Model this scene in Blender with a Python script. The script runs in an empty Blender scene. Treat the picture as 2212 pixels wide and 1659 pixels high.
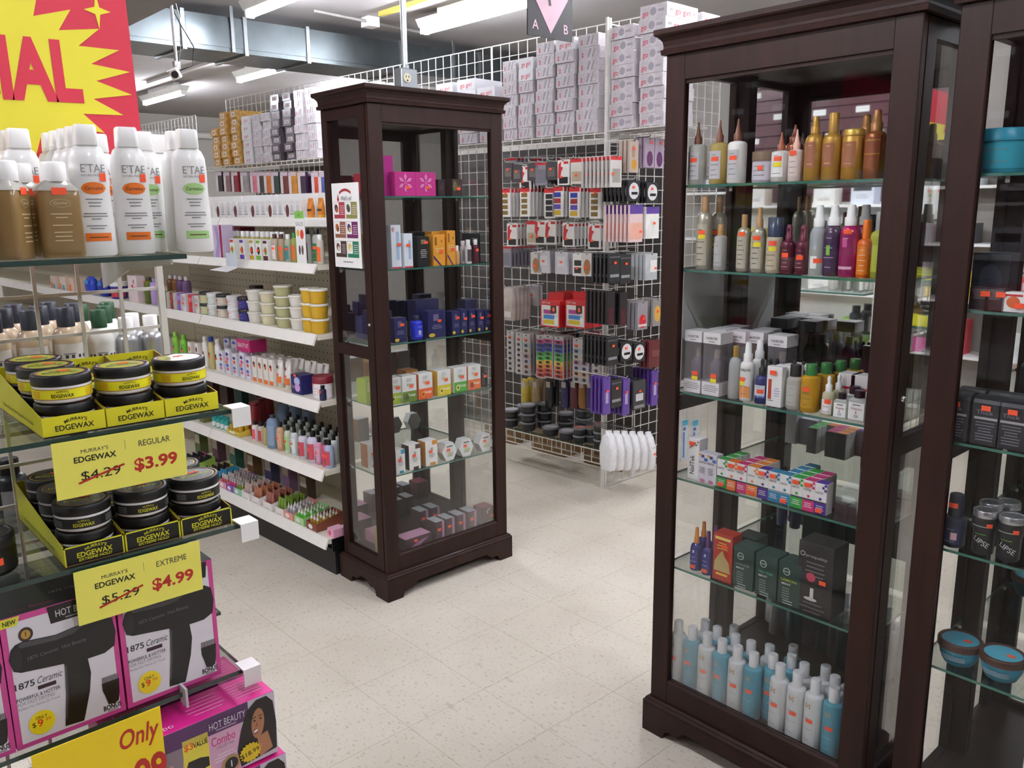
import bpy, math, random
from mathutils import Vector, Matrix
random.seed(7)
sc = bpy.context.scene
COL = sc.collection
PI = math.pi
R = math.radians

# ------------------------------------------------------------------ camera
CAMZ = 1.575
FPX = 1808.53                      # focal length in pixels of the 2212 x 1659 frame
PITCH, ROLL, YAW = .2061, -.0113, .7359
fw = Vector((math.sin(YAW)*math.cos(PITCH), math.cos(YAW)*math.cos(PITCH), -math.sin(PITCH)))
r0 = Vector((math.cos(YAW), -math.sin(YAW), 0)); u0 = r0.cross(fw)
rt = r0*math.cos(ROLL) + u0*math.sin(ROLL); up = u0*math.cos(ROLL) - r0*math.sin(ROLL)
cd = bpy.data.cameras.new('camera'); cam = bpy.data.objects.new('camera', cd); COL.objects.link(cam)
mw = Matrix((rt, up, -fw)).transposed().to_4x4(); mw.translation = Vector((0, 0, CAMZ)); cam.matrix_world = mw
cd.sensor_fit = 'HORIZONTAL'; cd.sensor_width = 36; cd.lens = FPX/2212*36; cd.clip_start = .02; cd.clip_end = 60
sc.camera = cam

# ------------------------------------------------------------------ world, exposure, light paths
w = bpy.data.worlds.new('world'); sc.world = w; w.use_nodes = True
w.node_tree.nodes['Background'].inputs[0].default_value = (.8, .85, .9, 1)
w.node_tree.nodes['Background'].inputs[1].default_value = .08
vs = sc.view_settings
sc.display_settings.display_device = 'sRGB'
vs.view_transform = 'Standard'; vs.look = 'None'; vs.gamma = 1; vs.use_curve_mapping = False
vs.exposure = 1.12
TUBE = 90.0                        # emission of every fluorescent tube in the shop
cy = sc.cycles
cy.use_denoising = True
cy.max_bounces = 9; cy.diffuse_bounces = 4; cy.glossy_bounces = 5; cy.transmission_bounces = 6
cy.transparent_max_bounces = 40; cy.caustics_reflective = False; cy.caustics_refractive = False
cy.sample_clamp_indirect = 6

# ------------------------------------------------------------------ picture rays: a point of the photo on a known plane of the place
def ray(px, py): return fw*FPX + rt*(px-1106) - up*(py-829.5)
EYE = Vector((0, 0, CAMZ))
def onx(px, py, x): d = ray(px, py); return EYE + d*(x/d.x)
def ony(px, py, y): d = ray(px, py); return EYE + d*(y/d.y)
def onz(px, py, z): d = ray(px, py); return EYE + d*((z-CAMZ)/d.z)
def onp(px, py, p0, n):            # plane through p0 with horizontal normal n
    d = ray(px, py); n = Vector(n); return EYE + d*((Vector(p0)-EYE).dot(n)/d.dot(n))

# ------------------------------------------------------------------ materials
def lin(c): c /= 255.; return c/12.92 if c <= .04045 else ((c+.055)/1.055)**2.4
_mats = {}
def M(hexc, rough=.45, metal=0., coat=0., var=.06, scale=18., bump=0., tr=0., emit=0.):
    key = (hexc, rough, metal, coat, var, scale, bump, tr, emit)
    if key in _mats: return _mats[key]
    r, g, b = (lin(int(hexc[i:i+2], 16)) for i in (0, 2, 4))
    m = bpy.data.materials.new('m_'+hexc); m.use_nodes = True; _mats[key] = m
    nt = m.node_tree; N = nt.nodes; L = nt.links; p = N['Principled BSDF']
    tc = N.new('ShaderNodeTexCoord'); nz = N.new('ShaderNodeTexNoise'); nz.inputs['Scale'].default_value = scale
    nz.inputs['Detail'].default_value = 3
    L.new(tc.outputs['Object'], nz.inputs['Vector'])
    rp = N.new('ShaderNodeValToRGB'); e = rp.color_ramp.elements
    e[0].position = .3; e[1].position = .7
    e[0].color = (r*(1-var), g*(1-var), b*(1-var), 1); e[1].color = (min(1, r*(1+var)), min(1, g*(1+var)), min(1, b*(1+var)), 1)
    L.new(nz.outputs['Fac'], rp.inputs['Fac']); L.new(rp.outputs['Color'], p.inputs['Base Color'])
    p.inputs['Roughness'].default_value = rough; p.inputs['Metallic'].default_value = metal
    p.inputs['Coat Weight'].default_value = coat; p.inputs['Coat Roughness'].default_value = .12
    if bump:
        bp = N.new('ShaderNodeBump'); bp.inputs['Strength'].default_value = bump; bp.inputs['Distance'].default_value = .004
        n2 = N.new('ShaderNodeTexNoise'); n2.inputs['Scale'].default_value = scale*3; L.new(tc.outputs['Object'], n2.inputs['Vector'])
        L.new(n2.outputs['Fac'], bp.inputs['Height']); L.new(bp.outputs['Normal'], p.inputs['Normal'])
    if tr:                          # clear or cloudy plastic: part of the light goes straight through
        t = N.new('ShaderNodeBsdfTransparent'); t.inputs['Color'].default_value = (.5+.5*r, .5+.5*g, .5+.5*b, 1)
        mx = N.new('ShaderNodeMixShader'); mx.inputs[0].default_value = tr
        L.new(p.outputs[0], mx.inputs[1]); L.new(t.outputs[0], mx.inputs[2]); L.new(mx.outputs[0], N['Material Output'].inputs[0])
    if emit:
        p.inputs['Emission Color'].default_value = (r, g, b, 1); p.inputs['Emission Strength'].default_value = emit
    return m
def glassmat(name, tint, extra=1.0, rough=.0):
    m = bpy.data.materials.new(name); m.use_nodes = True; nt = m.node_tree; N = nt.nodes; L = nt.links
    N.remove(N['Principled BSDF'])
    fr = N.new('ShaderNodeFresnel'); fr.inputs['IOR'].default_value = 1.45
    mu = N.new('ShaderNodeMath'); mu.operation = 'MULTIPLY'; mu.inputs[1].default_value = extra
    t = N.new('ShaderNodeBsdfTransparent'); t.inputs[0].default_value = (*tint, 1)
    g = N.new('ShaderNodeBsdfGlossy'); g.inputs['Roughness'].default_value = rough
    mx = N.new('ShaderNodeMixShader')
    L.new(fr.outputs[0], mu.inputs[0]); L.new(mu.outputs[0], mx.inputs[0]); L.new(t.outputs[0], mx.inputs[1]); L.new(g.outputs[0], mx.inputs[2])
    L.new(mx.outputs[0], N['Material Output'].inputs[0]); return m
GLASS = glassmat('pane_glass', (.985, .989, .987), .36)
SHELFG = glassmat('shelf_glass', (.94, .975, .955), .5)
EDGEG = M('2f6a5c', .15, coat=.5)
FILM = glassmat('plastic_film', (.93, .93, .94), 1.6, .22)
def mirrormat():
    m = bpy.data.materials.new('mirror'); m.use_nodes = True; p = m.node_tree.nodes['Principled BSDF']
    p.inputs['Base Color'].default_value = (.86, .89, .87, 1); p.inputs['Metallic'].default_value = 1; p.inputs['Roughness'].default_value = .02
    return m
MIRROR = mirrormat()
def woodmat():
    m = M('27130d', .5, coat=.03, var=.25, scale=6); m.node_tree.nodes['Principled BSDF'].inputs['Specular IOR Level'].default_value = .22
    N = m.node_tree.nodes; L = m.node_tree.links
    mp = N.new('ShaderNodeMapping'); mp.inputs['Scale'].default_value = (5, 5, .5)
    tc = [n for n in N if n.type == 'TEX_COORD'][0]; nz = [n for n in N if n.type == 'TEX_NOISE'][0]
    L.new(tc.outputs['Object'], mp.inputs[0]); L.new(mp.outputs[0], nz.inputs['Vector']); return m
WOOD = woodmat()
WHITE = M('f2f2f0', .35, var=.02); OFFW = M('e6e4de', .4, var=.03); BLACK = M('0c0c0d', .35); DARK = M('222224', .5)
ORANGE = M('ff5a32', .45, var=.03); INK = M('3a3a3c', .6); GREYTXT = M('8a8a8c', .6); RED = M('c8202c', .5); CHROME = M('c8c8c8', .2, 1.)
STEEL = M('8f9496', .34, .85, var=.12, scale=7); WIRE = M('d2d0ca', .35); CREAM = M('e9e4d3', .42, var=.03, scale=5); YELLOW = M('f2e02a', .45, var=.03)

# ------------------------------------------------------------------ mesh builder
class B:
    def __init__(s): s.v = []; s.f = []; s.fm = []; s.mats = []; s.sm = []
    def mi(s, m):
        if m not in s.mats: s.mats.append(m)
        return s.mats.index(m)
    def add(s, vs_, fs, m, smooth=False, T=None):
        o = len(s.v); i = s.mi(m)
        s.v += [tuple(T @ Vector(p)) for p in vs_] if T else [tuple(p) for p in vs_]
        for f in fs: s.f.append(tuple(o+k for k in f)); s.fm.append(i); s.sm.append(smooth)
        return s
    def box(s, x0, x1, y0, y1, z0, z1, m, T=None):
        v = [(x, y, z) for z in (z0, z1) for y in (y0, y1) for x in (x0, x1)]
        return s.add(v, [(0, 2, 3, 1), (4, 5, 7, 6), (0, 1, 5, 4), (2, 6, 7, 3), (0, 4, 6, 2), (1, 3, 7, 5)], m, False, T)
    def cbox(s, x0, x1, y0, y1, z0, z1, m, c=.004, T=None):    # box with chamfered upright and top edges
        def ring(z, o): return [(x0+o+c, y0+o, z), (x1-o-c, y0+o, z), (x1-o, y0+o+c, z), (x1-o, y1-o-c, z), (x1-o-c, y1-o, z), (x0+o+c, y1-o, z), (x0+o, y1-o-c, z), (x0+o, y0+o+c, z)]
        return s.loft([ring(z0, 0), ring(z1-c, 0), ring(z1, c*.7)], m, False, T)
    def loft(s, rings, m, smooth=True, T=None, cap=True, close=True):
        n = len(rings[0]); v = [p for r in rings for p in r]; f = []
        for a in range(len(rings)-1):
            for k in range(n if close else n-1):
                k2 = (k+1) % n; f.append((a*n+k, a*n+k2, (a+1)*n+k2, (a+1)*n+k))
        s.add(v, f, m, smooth, T)
        if cap: s.add(rings[0], [tuple(range(n-1, -1, -1))], m, False, T); s.add(rings[-1], [tuple(range(n))], m, False, T)
        return s
    def lathe(s, prof, m, n=16, cx=0, cy=0, sy=1., T=None, cap=True):
        return s.loft([[(cx+r*math.cos(2*PI*k/n), cy+sy*r*math.sin(2*PI*k/n), z) for k in range(n)] for r, z in prof], m, True, T, cap)
    def rlathe(s, prof, m, sq=.3, n=20, sy=1., T=None):         # rounded-square section; sq is the corner share
        def pt(a, r):
            c, d = math.cos(a), math.sin(a); e = 2/(2+6*(1-sq)); q = lambda t: math.copysign(abs(t)**e, t); return r*q(c), sy*r*q(d)
        return s.loft([[(*pt(2*PI*k/n, r), z) for k in range(n)] for r, z in prof], m, True, T)
    def poly(s, pts, m, T=None): return s.add(pts, [tuple(range(len(pts)))], m, False, T)
    def fpoly(s, pts, y, m, T=None): return s.poly([(x, y, z) for x, z in pts], m, T)       # flat print facing -y
    def frect(s, x0, x1, z0, z1, y, m, T=None): return s.fpoly([(x0, z0), (x1, z0), (x1, z1), (x0, z1)], y, m, T)
    def fell(s, cx, cz, rx, rz, y, m, n=14, rot=0., T=None):
        return s.fpoly([(cx+rx*math.cos(a)*math.cos(rot)-rz*math.sin(a)*math.sin(rot), cz+rx*math.cos(a)*math.sin(rot)+rz*math.sin(a)*math.cos(rot)) for a in [2*PI*k/n for k in range(n)]], y, m, T)
    def flines(s, x0, x1, zs, th, y, m, seed=1, T=None):        # lines of fine print
        rn = random.Random(seed)
        for z in zs:
            c = (x0+x1)/2; h = (x1-x0)/2*rn.uniform(.65, 1); s.frect(c-h, c+h, z, z+th, y, m, T)
        return s
    def extr(s, pts, y0, y1, m, T=None):                        # outline in x,z given thickness along y
        n = len(pts); v = [(x, y0, z) for x, z in pts]+[(x, y1, z) for x, z in pts]
        return s.add(v, [tuple(range(n)), tuple(range(2*n-1, n-1, -1))]+[(k, n+k, n+(k+1) % n, (k+1) % n) for k in range(n)], m, False, T)
    def arc(s, r, a0, a1, z0, z1, m, n=7, sy=1., r1=None, T=None):   # label patch round a bottle; a = degrees right of the front
        r1 = r if r1 is None else r1; v = []; f = []
        for k in range(n+1):
            a = R(a0+(a1-a0)*k/n)-PI/2
            v += [(r*math.cos(a), sy*r*math.sin(a), z0), (r1*math.cos(a), sy*r1*math.sin(a), z1)]
        for k in range(n): f.append((2*k, 2*k+2, 2*k+3, 2*k+1))
        return s.add(v, f, m, True, T)
    def tube(s, pts, r, m, n=6, T=None):
        pts = [Vector(p) for p in pts]; rings = []
        for i, p in enumerate(pts):
            d = (pts[min(i+1, len(pts)-1)]-pts[max(i-1, 0)]).normalized()
            a = d.cross(Vector((0, 0, 1))); a = Vector((1, 0, 0)) if a.length < 1e-4 else a.normalized(); b = a.cross(d)
            rings.append([tuple(p+a*r*math.cos(2*PI*k/n)+b*r*math.sin(2*PI*k/n)) for k in range(n)])
        return s.loft(rings, m, n > 4, T)
    def text(s, t, cx, z, h, y, m, width=None, bold=0., rot=0., shear=0., arc=0., align='C', T=None, curve=None):
        # flat lettering facing -y: cx centre, z baseline, h capital height; arc = rise of a bowed line; curve = bottle radius
        vs_, fs, wd = glyphs(t, bold); k = h/.729
        kx = k if width is None else width/max(wd, 1e-6); W = wd*kx
        x0 = {'C': cx-W/2, 'L': cx, 'R': cx-W}[align]; out = []
        for (x, yy) in vs_:
            X = x*kx+x0+yy*k*shear; Z = yy*k
            if arc:
                q = (X-cx)/(W/2); Z = Z+arc*(1-q*q); X = X+yy*k*q*.9*arc/max(h, 1e-6)*.5
            if rot: X, Z = cx+(X-cx)*math.cos(rot)-Z*math.sin(rot), (X-cx)*math.sin(rot)+Z*math.cos(rot)
            if curve: a = X/curve-PI/2; out.append((curve*math.cos(a), curve*math.sin(a), z+Z))
            else: out.append((X, y, z+Z))
        return s.add(out, fs, m, False, T)
    def mesh(s, name='mesh'):
        me = bpy.data.meshes.new(name); me.from_pydata(s.v, [], s.f)
        for m in s.mats: me.materials.append(m)
        me.polygons.foreach_set('material_index', s.fm); me.polygons.foreach_set('use_smooth', s.sm); me.update(); return me
    def obj(s, name, parent=None, loc=(0, 0, 0), rz=0.): return link(name, s.mesh(name), parent, loc, rz)
_gl = {}
def glyphs(t, bold):
    k = (t, bold)
    if k not in _gl:
        cu = bpy.data.curves.new('t', 'FONT'); cu.body = t; cu.size = 1; cu.resolution_u = 3; cu.offset = bold; cu.fill_mode = 'FRONT'
        o = bpy.data.objects.new('t', cu); me = o.to_mesh()
        vv = [(v.co.x, v.co.y) for v in me.vertices]; ff = [tuple(p.vertices) for p in me.polygons]
        if vv:
            mn = min(x for x, y in vv); mx = max(x for x, y in vv); vv = [(x-mn, y) for x, y in vv]
        else: mn = mx = 0
        o.to_mesh_clear(); bpy.data.objects.remove(o); bpy.data.curves.remove(cu)
        _gl[k] = (vv, ff, mx-mn)
    return _gl[k]
def link(name, me, parent=None, loc=(0, 0, 0), rz=0.):
    o = bpy.data.objects.new(name, me); COL.objects.link(o); o.location = loc; o.rotation_euler = (0, 0, rz)
    if parent: o.parent = parent
    return o
def tag(o, label=None, cat=None, group=None, kind=None):
    if label: o['label'] = label
    if cat: o['category'] = cat
    if group: o['group'] = group
    if kind: o['kind'] = kind
    return o
def thing(name, label, cat, loc=(0, 0, 0), rz=0., group=None): return tag(link(name, None, None, loc, rz), label, cat, group)
def struct(name, b, loc=(0, 0, 0), rz=0.): return tag(b.obj(name, None, loc, rz), kind='structure')
ORD = ['', 'second ', 'third ', 'fourth ', 'fifth ', 'sixth ', 'seventh ', 'eighth ', 'ninth ', 'tenth ', 'eleventh ', 'twelfth ', 'thirteenth ', 'fourteenth ', 'fifteenth ', 'sixteenth ', 'seventeenth ', 'eighteenth ', 'nineteenth ', 'twentieth ']
def nth(i, n):                      # place in a row counted from the left
    if i == 0: return 'leftmost'
    if i == n-1: return 'rightmost'
    return (ORD[i]+'from left') if i < 20 else '%dth from left' % (i+1)
# a product = list of (part name, builder or mesh [, sub-parts]); placing shares the mesh data
class Kind:
    def __init__(s, name, cat, parts): s.name = name; s.cat = cat; s.parts = [(p[0], p[1].mesh(p[0]), [(q[0], q[1].mesh(q[0])) for q in (p[2] if len(p) > 2 else [])]) for p in parts]
    def put(s, label, loc, rz=0., group=None):
        loc = (loc[0], loc[1], loc[2]+.0008)              # a hair's breadth of air under every product
        if len(s.parts) == 1 and not s.parts[0][2]:
            return tag(link(s.name, s.parts[0][1], None, loc, rz), label, s.cat, group)
        t = thing(s.name, label, s.cat, loc, rz, group)
        for n, me, sub in s.parts:
            o = link(n, me, t)
            for n2, me2 in sub: link(n2, me2, o)
        return t
FX = -PI/2                          # products that face the cabinets' or gondola's -x side
# ================================================================== the setting
def floormat():
    m = bpy.data.materials.new('vinyl_tile'); m.use_nodes = True; nt = m.node_tree; N = nt.nodes; L = nt.links; p = N['Principled BSDF']
    g = N.new('ShaderNodeNewGeometry')
    def noise(sc_, det, st=(1, 1, 1)):
        mp = N.new('ShaderNodeMapping'); mp.inputs['Scale'].default_value = st; L.new(g.outputs['Position'], mp.inputs[0])
        n = N.new('ShaderNodeTexNoise'); n.inputs['Scale'].default_value = sc_; n.inputs['Detail'].default_value = det; L.new(mp.outputs[0], n.inputs['Vector']); return n
    def ramp(n, a, b, pa, pb):
        r = N.new('ShaderNodeValToRGB'); r.color_ramp.elements[0].position = pa; r.color_ramp.elements[1].position = pb
        r.color_ramp.elements[0].color = (*a, 1); r.color_ramp.elements[1].color = (*b, 1); L.new(n.outputs['Fac'], r.inputs[0]); return r
    base = ramp(noise(2.2, 3), (.60, .54, .45), (.70, .645, .55), .3, .7)
    fine = ramp(noise(120, 4, (1, .45, 1)), (.62, .57, .50), (1, 1, 1), .30, .42)
    mx = N.new('ShaderNodeMixRGB'); mx.blend_type = 'MULTIPLY'; mx.inputs[0].default_value = .8
    L.new(base.outputs[0], mx.inputs[1]); L.new(fine.outputs[0], mx.inputs[2])
    fl = ramp(noise(34, 3, (1, .4, 1)), (1, 1, 1), (.72, .68, .60), .66, .74)
    m2 = N.new('ShaderNodeMixRGB'); m2.blend_type = 'MULTIPLY'; m2.inputs[0].default_value = .6
    L.new(mx.outputs[0], m2.inputs[1]); L.new(fl.outputs[0], m2.inputs[2]); L.new(m2.outputs[0], p.inputs['Base Color'])
    rr = N.new('ShaderNodeMapRange'); rr.inputs['To Min'].default_value = .22; rr.inputs['To Max'].default_value = .5
    L.new(noise(4, 3).outputs['Fac'], rr.inputs[0]); L.new(rr.outputs[0], p.inputs['Roughness'])
    p.inputs['Specular IOR Level'].default_value = .4
    return m
TILE = floormat()
X0, X1, Y0, Y1, ZC = -2.3, 6.7, -2.6, 13.0, 3.0
floor = struct('floor', B().box(X0-.1, X1+.1, Y0-.1, Y1+.1, -.10, -.0015, M('b9ae9b', .8)))
TS = .3048; gap = .0005
tile = B().box(-TS/2+gap, TS/2-gap, -TS/2+gap, TS/2-gap, -.0015, 0, TILE).mesh('tile')
rest = B(); near = []
ox, oy = .10-.5*TS, 2.562-.5*TS
for i in range(-9, 23):
    for j in range(-18, 36):
        x, y = ox+i*TS, oy+j*TS
        if not (X0 < x < X1 and Y0 < y < Y1): continue
        if .25 < x < 4.3 and .55 < y < 6.9 and y < 7.4-.25*x and len(near) < 296: near.append((x, y))
        else: rest.box(x-TS/2+gap, x+TS/2-gap, y-TS/2+gap, y+TS/2-gap, -.0015, 0, TILE)
for x, y in near: link('tile', tile, floor, (x, y, 0))
tag(rest.obj('tile_field', floor), kind='stuff')

CEIL = M('a09c9b', .85, var=.08, scale=1.2)
struct('ceiling', B().box(X0-.1, X1+.1, Y0-.1, Y1+.1, ZC, ZC+.1, CEIL))
WALLM = M('cfcdc8', .8, var=.05, scale=1.5)
struct('wall_far', B().box(X0-.1, X1+.1, Y1, Y1+.1, 0, ZC, WALLM))
struct('wall_near', B().box(X0-.1, X1+.1, Y0-.1, Y0, 0, ZC, M('8f8a86', .8)))
struct('wall_left', B().box(X0-.1, X0, Y0, Y1, 0, ZC, M('4a3138', .6)))
struct('wall_right', B().box(X1, X1+.1, Y0, Y1, 0, ZC, M('9a958f', .8, var=.1, scale=2)))
# bulkhead that drops from the ceiling on the left of the aisle
struct('trim_1', B().box(-.6, 1.82, 4.2, 6.9, 2.62, ZC, M('8b8482', .85, var=.08, scale=2)))

# fluorescent strip lights -------------------------------------------------------------------------
HOUS = M('dcdcd8', .4); TUBEM = M('f4f6ff', .4, emit=TUBE, var=0.)
def make_strip():
    h = B(); h.extr([(-.065, .10), (-.035, .045), (.035, .045), (.065, .10)], -.62, .62, HOUS)
    e = [B().box(-.03, .03, s*.60-.012, s*.60+.012, .0, .05, WHITE) for s in (-1, 1)]
    t = B(); t.tube([(0, -.585, .016), (0, .585, .016)], .019, TUBEM, 12)
    rod = B().box(-.03, .03, -.4, .4, .10, .152, HOUS)
    return Kind('strip_light', 'light', [('housing', h), ('socket', e[0]), ('socket', e[1]), ('tube', t), ('mounting_bar', rod)])
STRIP = make_strip()
lights = [(2.75, 5.02, 'fluorescent strip light in front of the metal duct'), (3.98, 4.72, 'fluorescent strip light right of the vertical pole, above the tall wire grid'),
          (3.98, 2.75, 'fluorescent strip light running out of frame right of the hanging aisle sign'), (3.95, 7.80, 'fluorescent strip light beyond the duct, above the wire grid'),
          (3.86, 10.2, 'farthest fluorescent strip light, beside the red and yellow sign'), (2.75, 1.1, 'fluorescent strip light above the aisle of glass cabinets'),
          (.75, 1.7, 'fluorescent strip light over the sale rack'), (.75, -.9, 'fluorescent strip light behind the viewer'), (2.75, -.9, 'fluorescent strip light over the glass cabinets by the entrance'),
          (-1.3, 1.7, 'fluorescent strip light by the slatted wall'), (-1.3, 4.9, 'fluorescent strip light far along the slatted wall'), (5.4, .4, 'fluorescent strip light behind the dark cabinets'),
          (5.6, 8.6, 'fluorescent strip light behind the wire grid'), (1.0, 9.0, 'fluorescent strip light over the far left aisle')]
for x, y, lb in lights: STRIP.put(lb, (x, y, ZC-.152), 0, 'fluorescent strip lights')

# galvanised duct ----------------------------------------------------------------------------------
def galv():
    m = M('5a6164', .34, .8, var=.15, scale=5); N = m.node_tree.nodes; L = m.node_tree.links
    v = N.new('ShaderNodeTexVoronoi'); v.inputs['Scale'].default_value = 60; tc = [n for n in N if n.type == 'TEX_COORD'][0]; L.new(tc.outputs['Object'], v.inputs['Vector'])
    mr = N.new('ShaderNodeMapRange'); mr.inputs['To Min'].default_value = .32; mr.inputs['To Max'].default_value = .40
    L.new(v.outputs['Color'], mr.inputs[0]); L.new(mr.outputs[0], N['Principled BSDF'].inputs['Roughness']); return m
GALV = galv()
duct = thing('air_duct', 'long galvanised metal air duct under the ceiling', 'duct', (1.9, 6.02, 2.69))
xs = [0, .55, 1.0, 1.5, 2.35, 3.2, 4.3]
for a, b_ in zip(xs, xs[1:]):
    d = B(); d.box(a+.004, b_-.004, .0, .5, .0, .235, GALV); d.extr([(a+.02, .03), (b_-.02, .03), (b_-.02, .205), (a+.02, .205)], -.006, .0, GALV); d.obj('duct_section', duct)
for a in xs[1:-1]: B().box(a-.014, a+.014, -.014, .514, -.014, .249, STEEL).obj('seam_flange', duct)
for a in (.9, 2.9): B().box(a-.012, a+.012, -.02, -.008, .0, .31, STEEL).obj('hanger_strap', duct)

# camera hanging on a pipe -------------------------------------------------------------------------
cm = thing('security_camera', 'small white security camera hanging from a pipe in front of the duct', 'camera', (2.18, 5.5, 2.40))
b = B(); b.tube([(0, 0, .09), (0, 0, .60)], .011, CHROME, 8); b.lathe([(.035, .585), (.035, .60)], WHITE, 12); b.obj('pipe', cm)
T = Matrix.Rotation(R(-28), 4, 'Y') @ Matrix.Rotation(R(65), 4, 'Z')
b = B(); b.cbox(-.075, .065, -.03, .03, .0, .06, M('d8d4cc', .4), .008, T); b.box(-.085, .07, -.036, .036, .060, .066, WHITE, T); b.obj('housing', cm)
b = B(); b.lathe([(.022, 0), (.022, .012)], BLACK, 14, T=T @ Matrix.Translation((-.075, 0, .03)) @ Matrix.Rotation(R(-90), 4, 'Y')); b.obj('lens', cm)
b = B(); b.box(-.018, .018, -.018, .018, .055, .10, CHROME); b.obj('bracket', cm)
b = B(); b.tube([(.02, 0, .05), (.09, -.02, .0+.08), (.12, 0, .2), (.05, 0, .32), (.0, .0, .42), (-.012, 0, .58)], .004, BLACK, 5); b.tube([(.01, .01, .06), (.04, .01, .2), (.05, .01, .36), (.012, .01, .56)], .004, BLACK, 5); b.obj('cable', cm)

# electrical pole with outlet above the left cabinet ------------------------------------------------
pl = thing('power_pole', 'grey conduit pole with an outlet box above the left glass cabinet', 'pole', (2.222, 3.115, 0))
b = B(); b.tube([(0, 0, 0), (0, 0, 2.09)], .012, STEEL, 10); b.tube([(0, 0, 2.17), (0, 0, ZC)], .0125, M('c3c8cc', .3, .6), 10); b.lathe([(.018, 2.165), (.018, 2.185)], STEEL, 10); b.obj('conduit', pl)
b = B(); b.cbox(-.04, .045, -.028, .03, 2.075, 2.168, M('a4a9ad', .35, .6), .004)
ob = b.obj('outlet_box', pl)
b = B(); b.lathe([(.019, 0), (.019, .004)], M('efe9c4', .4), 18, T=Matrix.Translation((-.012, -.028, 2.128)) @ Matrix.Rotation(R(90), 4, 'X'))
for dx in (-.007, .007): b.box(-.012+dx-.0015, -.012+dx+.0015, -.0330, -.0322, 2.128, 2.138, BLACK)
b.box(-.015, -.009, -.0330, -.0322, 2.114, 2.121, BLACK); b.obj('receptacle', ob)

# pipes along the ceiling --------------------------------------------------------------------------
a_, b_ = onz(680, 25, 2.96), onz(928, 75, 2.96)
cp = thing('ceiling_conduit', 'thin grey conduit with junction box across the ceiling', 'conduit')
B().tube([(a_.x, a_.y, 2.965), (b_.x, b_.y, 2.965)], .011, M('8f8c8a', .6), 6).obj('pipe', cp)
j = onz(800, 50, 2.96); B().box(j.x-.05, j.x+.05, j.y-.05, j.y+.05, 2.93, 3.0, OFFW).obj('junction_box', cp)
a_, b_ = onz(418, 184, 2.96), onz(575, 145, 2.96)
tag(B().box(-.02, .02, -1.1, 1.1, 0, .028, M('b9b5b2', .6)).obj('cable_tray', None, ((a_.x+b_.x)/2-.42, (a_.y+b_.y)/2, 2.971)), 'pale straight cable tray on the ceiling beyond the duct', 'cable tray')
tag(B().box(-.02, .02, -.75, .75, 0, .03, M('b3a24e', .6)).obj('wood_batten', None, (3.72, 4.75, 2.97)), 'yellowish wooden batten on the ceiling beside a strip light', 'batten')
# white pipe and cable on the far wall
tag(B().tube([(1.5, 12.9, 2.72), (6.6, 12.9, 2.72)], .05, WHITE, 8).obj('wall_pipe'), 'white horizontal pipe along the far wall', 'pipe')

# aisle sign ---------------------------------------------------------------------------------------
sg = thing('aisle_sign', 'black hanging aisle sign with a pink diamond and letters A and B', 'sign', (2.91, 2.92, 2.345))
SB = M('1a1618', .55); PK = M('d8b0c0', .5)
B().box(-.145, .145, 0, .006, .0, .42, SB).obj('panel', sg)
b = B(); b.fpoly([(0, .02), (.125, .195), (.0, .37), (-.125, .195)], -.001, PK); b.obj('diamond', sg)
b = B(); pts = [(-.02, .24), (.012, .262), (.02, .235), (.0, .205), (-.012, .175), (-.004, .14)]
for (xa, za), (xb, zb) in zip(pts, pts[1:]):
    d = Vector((zb-za, 0, -(xb-xa))).normalized()*.007; b.fpoly([(xa-d.x, za-d.z), (xb-d.x, zb-d.z), (xb+d.x, zb+d.z), (xa+d.x, za+d.z)], -.002, SB)
b.obj('question_mark', sg)
b = B(); b.text('A', -.098, .030, .042, -.001, PK, bold=.01); b.text('B', .10, .030, .042, -.001, PK, bold=.01); b.obj('lettering', sg)
b = B(); b.tube([(-.12, .003, .42), (-.12, .003, ZC-2.345)], .0015, DARK, 4); b.tube([(.12, .003, .42), (.12, .003, ZC-2.345)], .0015, DARK, 4); b.obj('hanging_wire', sg)
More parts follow.
